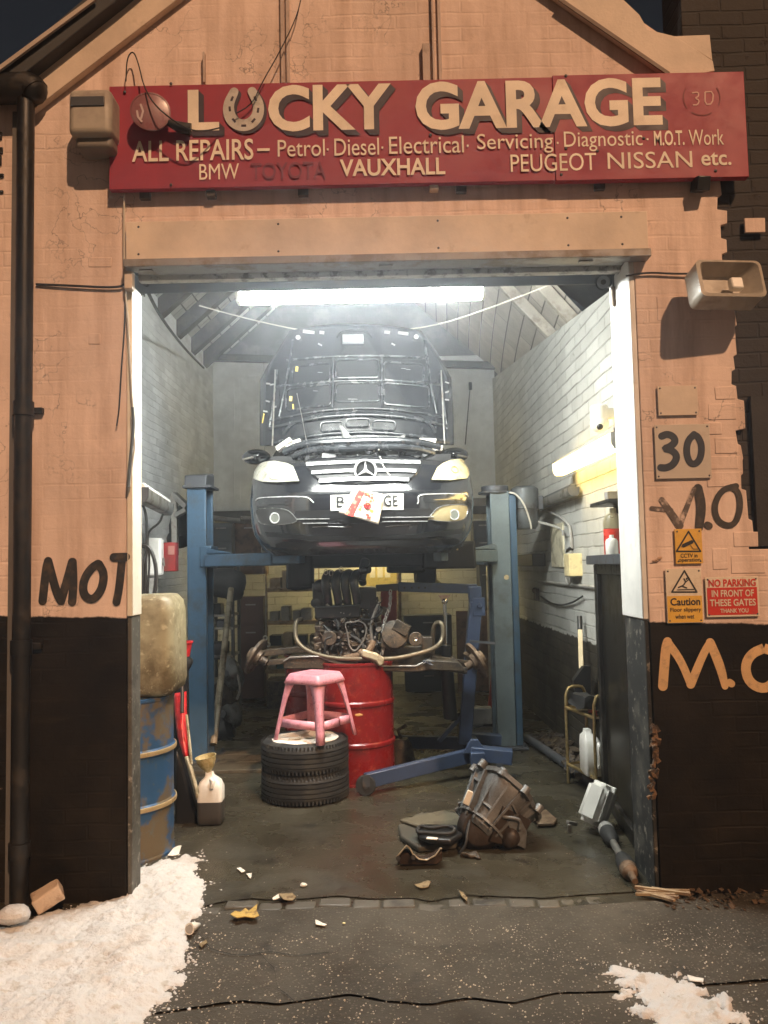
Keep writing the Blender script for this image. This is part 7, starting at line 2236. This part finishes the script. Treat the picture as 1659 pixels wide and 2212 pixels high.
q = G(97, 1985); mb = MB(); mb.box((q.x, q.y + .03, .09), (.13, .09, .075), (R(8), R(-25), R(25))); bmesh.ops.subdivide_edges(mb.bm, edges=mb.bm.edges, cuts=3, use_grid_fill=True); mb.jitter(.008, 18)
tag(mb.build('brick', mat('cream_brick', (.6, .46, .34), .8, dirt=(.4, .28, .2), ds=14, bump=.4), bevel=.008), 'cream painted loose brick lying on the snow by the wall', 'brick')
q = G(30, 2020); mb = MB(); mb.sphere((q.x, q.y, .09), .06, (1.3, .9, .6)); mb.jitter(.02, 14)
tag(mb.build('snow_lump', m_snow), 'rounded lump of snow at the far left edge', 'snow lump')
q = G(418, 2018); cu = thing('crushed_cup', 'crushed pale paper cup at the edge of the snow heap', 'cup', (q.x, q.y, 0))
mb = MB(); mb.lathe((q.x, q.y, .03), [(.012, -.04), (.018, .0), (.022, .04), (.024, .041), (.018, .038), (.01, -.035)], 20, (R(75), R(5), R(-15))); mb.jitter(.008, 20); mb.build('cup_wall', m_paper, cu, solid=.002)
mb = MB(); mb.lathe((q.x, q.y - .002, .03), [(0, .034), (.02, .036), (.021, .03), (0, .03)], 20, (R(75), R(5), R(-15))); mb.build('lid', m_grey, cu)
bit('leaf', 'bent brown leaf beside the crushed cup', ((430, 2040), (445, 2030), (448, 2036), (436, 2048)), m_lb, 'leaf')
mb = MB()
for i in range(9):
    a = G(random.uniform(1365, 1420), random.uniform(1915, 1932), .02); b = G(random.uniform(1430, 1500), random.uniform(1920, 1945), .03)
    mb.bar(a, b, random.uniform(.006, .02), random.uniform(.005, .015))
mb.jitter(.01, 10)
tag(mb.build('splintered_wood', m_wood), 'splintered pale wood lying at the foot of the right jamb', 'wood')
random.seed(52)
mb = MB()
for i in range(70):
    q = G(random.uniform(1420, 1655), random.uniform(1915, 1950) + 30 * random.random() ** 3); mb.box((q.x, q.y, .012), (random.uniform(.008, .035), random.uniform(.006, .02), .004), (random.uniform(-.5, .5), random.uniform(-.5, .5), random.uniform(0, 3)))
tag(mb.build('dead_leaves', mat('dead_leaf', (.09, .055, .03), .7, dirt=(.03, .02, .012), ds=30)), 'dead leaves and twigs at the foot of the right pier', 'leaves', kind='stuff')
random.seed(71)
mb = MB()
for i in range(34):
    q = P(random.gauss(1414, 5), random.uniform(1570, 1745), 3.99); mb.box((q.x, random.uniform(-.012, .004), q.z), (random.uniform(.008, .03), random.uniform(.006, .02), random.uniform(.01, .045)), (random.uniform(-.5, .5), random.uniform(-.7, .7), random.uniform(-.5, .5)))
mb.jitter(.008, 40)
tag(mb.build('broken_render', mat('broken_render', (.16, .09, .045), .8, dirt=(.05, .035, .025), ds=24, dlo=.45, dhi=.55, bump=.5), flat=True), 'broken orange render at the foot of the right pier edge', 'render', kind='stuff')
# boards over the old inspection pit
pb = thing('pit_cover', 'worn wooden boards covering the old pit left of the tyres', 'boards', (-1.1, 2.6, 0))
for k in range(4):
    mb = MB(); yy = 2.42 + .27 * k
    mb.span((-1.62, yy, .002), (-.55, yy + .255, .03)); bmesh.ops.subdivide_edges(mb.bm, edges=mb.bm.edges, cuts=4, use_grid_fill=True); mb.jitter(.006, 3, k)
    mb.build('board', mat('oily_board', (.085, .07, .045), .55, dirt=(.03, .025, .016), ds=5, bump=.3, bs=30), pb, bevel=.004)
# repeated pieces that were modelled together become parts of their own
SPLIT = {'nail', 'screw', 'collar', 'bracket', 'bolt', 'timber_stud', 'proud_brick', 'rafter', 'wheel_arch_lining', 'control_arm', 'batten', 'hinge', 'upright', 'drawer_front', 'hanging_wire', 'yellow_clip', 'buffer', 'bonnet_stay', 'lifting_eye', 'pin_hole', 'nail_slot', 'moulded_rib', 'torn_insulation', 'food_picture', 'pinned_note', 'split_pin', 'slot', 'handle', 'linkage', 'cable_tie', 'pad', 'switch', 'shelf', 'dash_and_dots', 'lamp_ring', 'side_bracket', 'ring_mark', 'glint_mark', 'painted_letters', 'frame', 'fog_ring', 'end_cap', 'bolts'}
def split(o):
    me = o.data
    n = len(me.vertices); par = list(range(n))
    def find(i):
        while par[i] != i:
            par[i] = par[par[i]]; i = par[i]
        return i
    for e in me.edges:
        a, b = find(e.vertices[0]), find(e.vertices[1])
        if a != b:
            par[a] = b
    comps = {}
    for i in range(n):
        comps.setdefault(find(i), []).append(i)
    if not 1 < len(comps) < 64:
        return
    for c in comps.values():
        keep = set(c)
        bm = bmesh.new(); bm.from_mesh(me)
        bm.verts.ensure_lookup_table()
        bmesh.ops.delete(bm, geom=[v for v in bm.verts if v.index not in keep], context='VERTS')
        m2 = me.copy(); bm.to_mesh(m2); bm.free()
        d = o.copy(); d.data = m2; C.objects.link(d)
    bpy.data.objects.remove(o)
for o in list(bpy.context.scene.objects):
    if o.type == 'MESH' and o.parent is not None and not o.children and o.name.split('.')[0] in SPLIT and o.name.split('.')[0] not in ('ring_mark',):
        split(o)
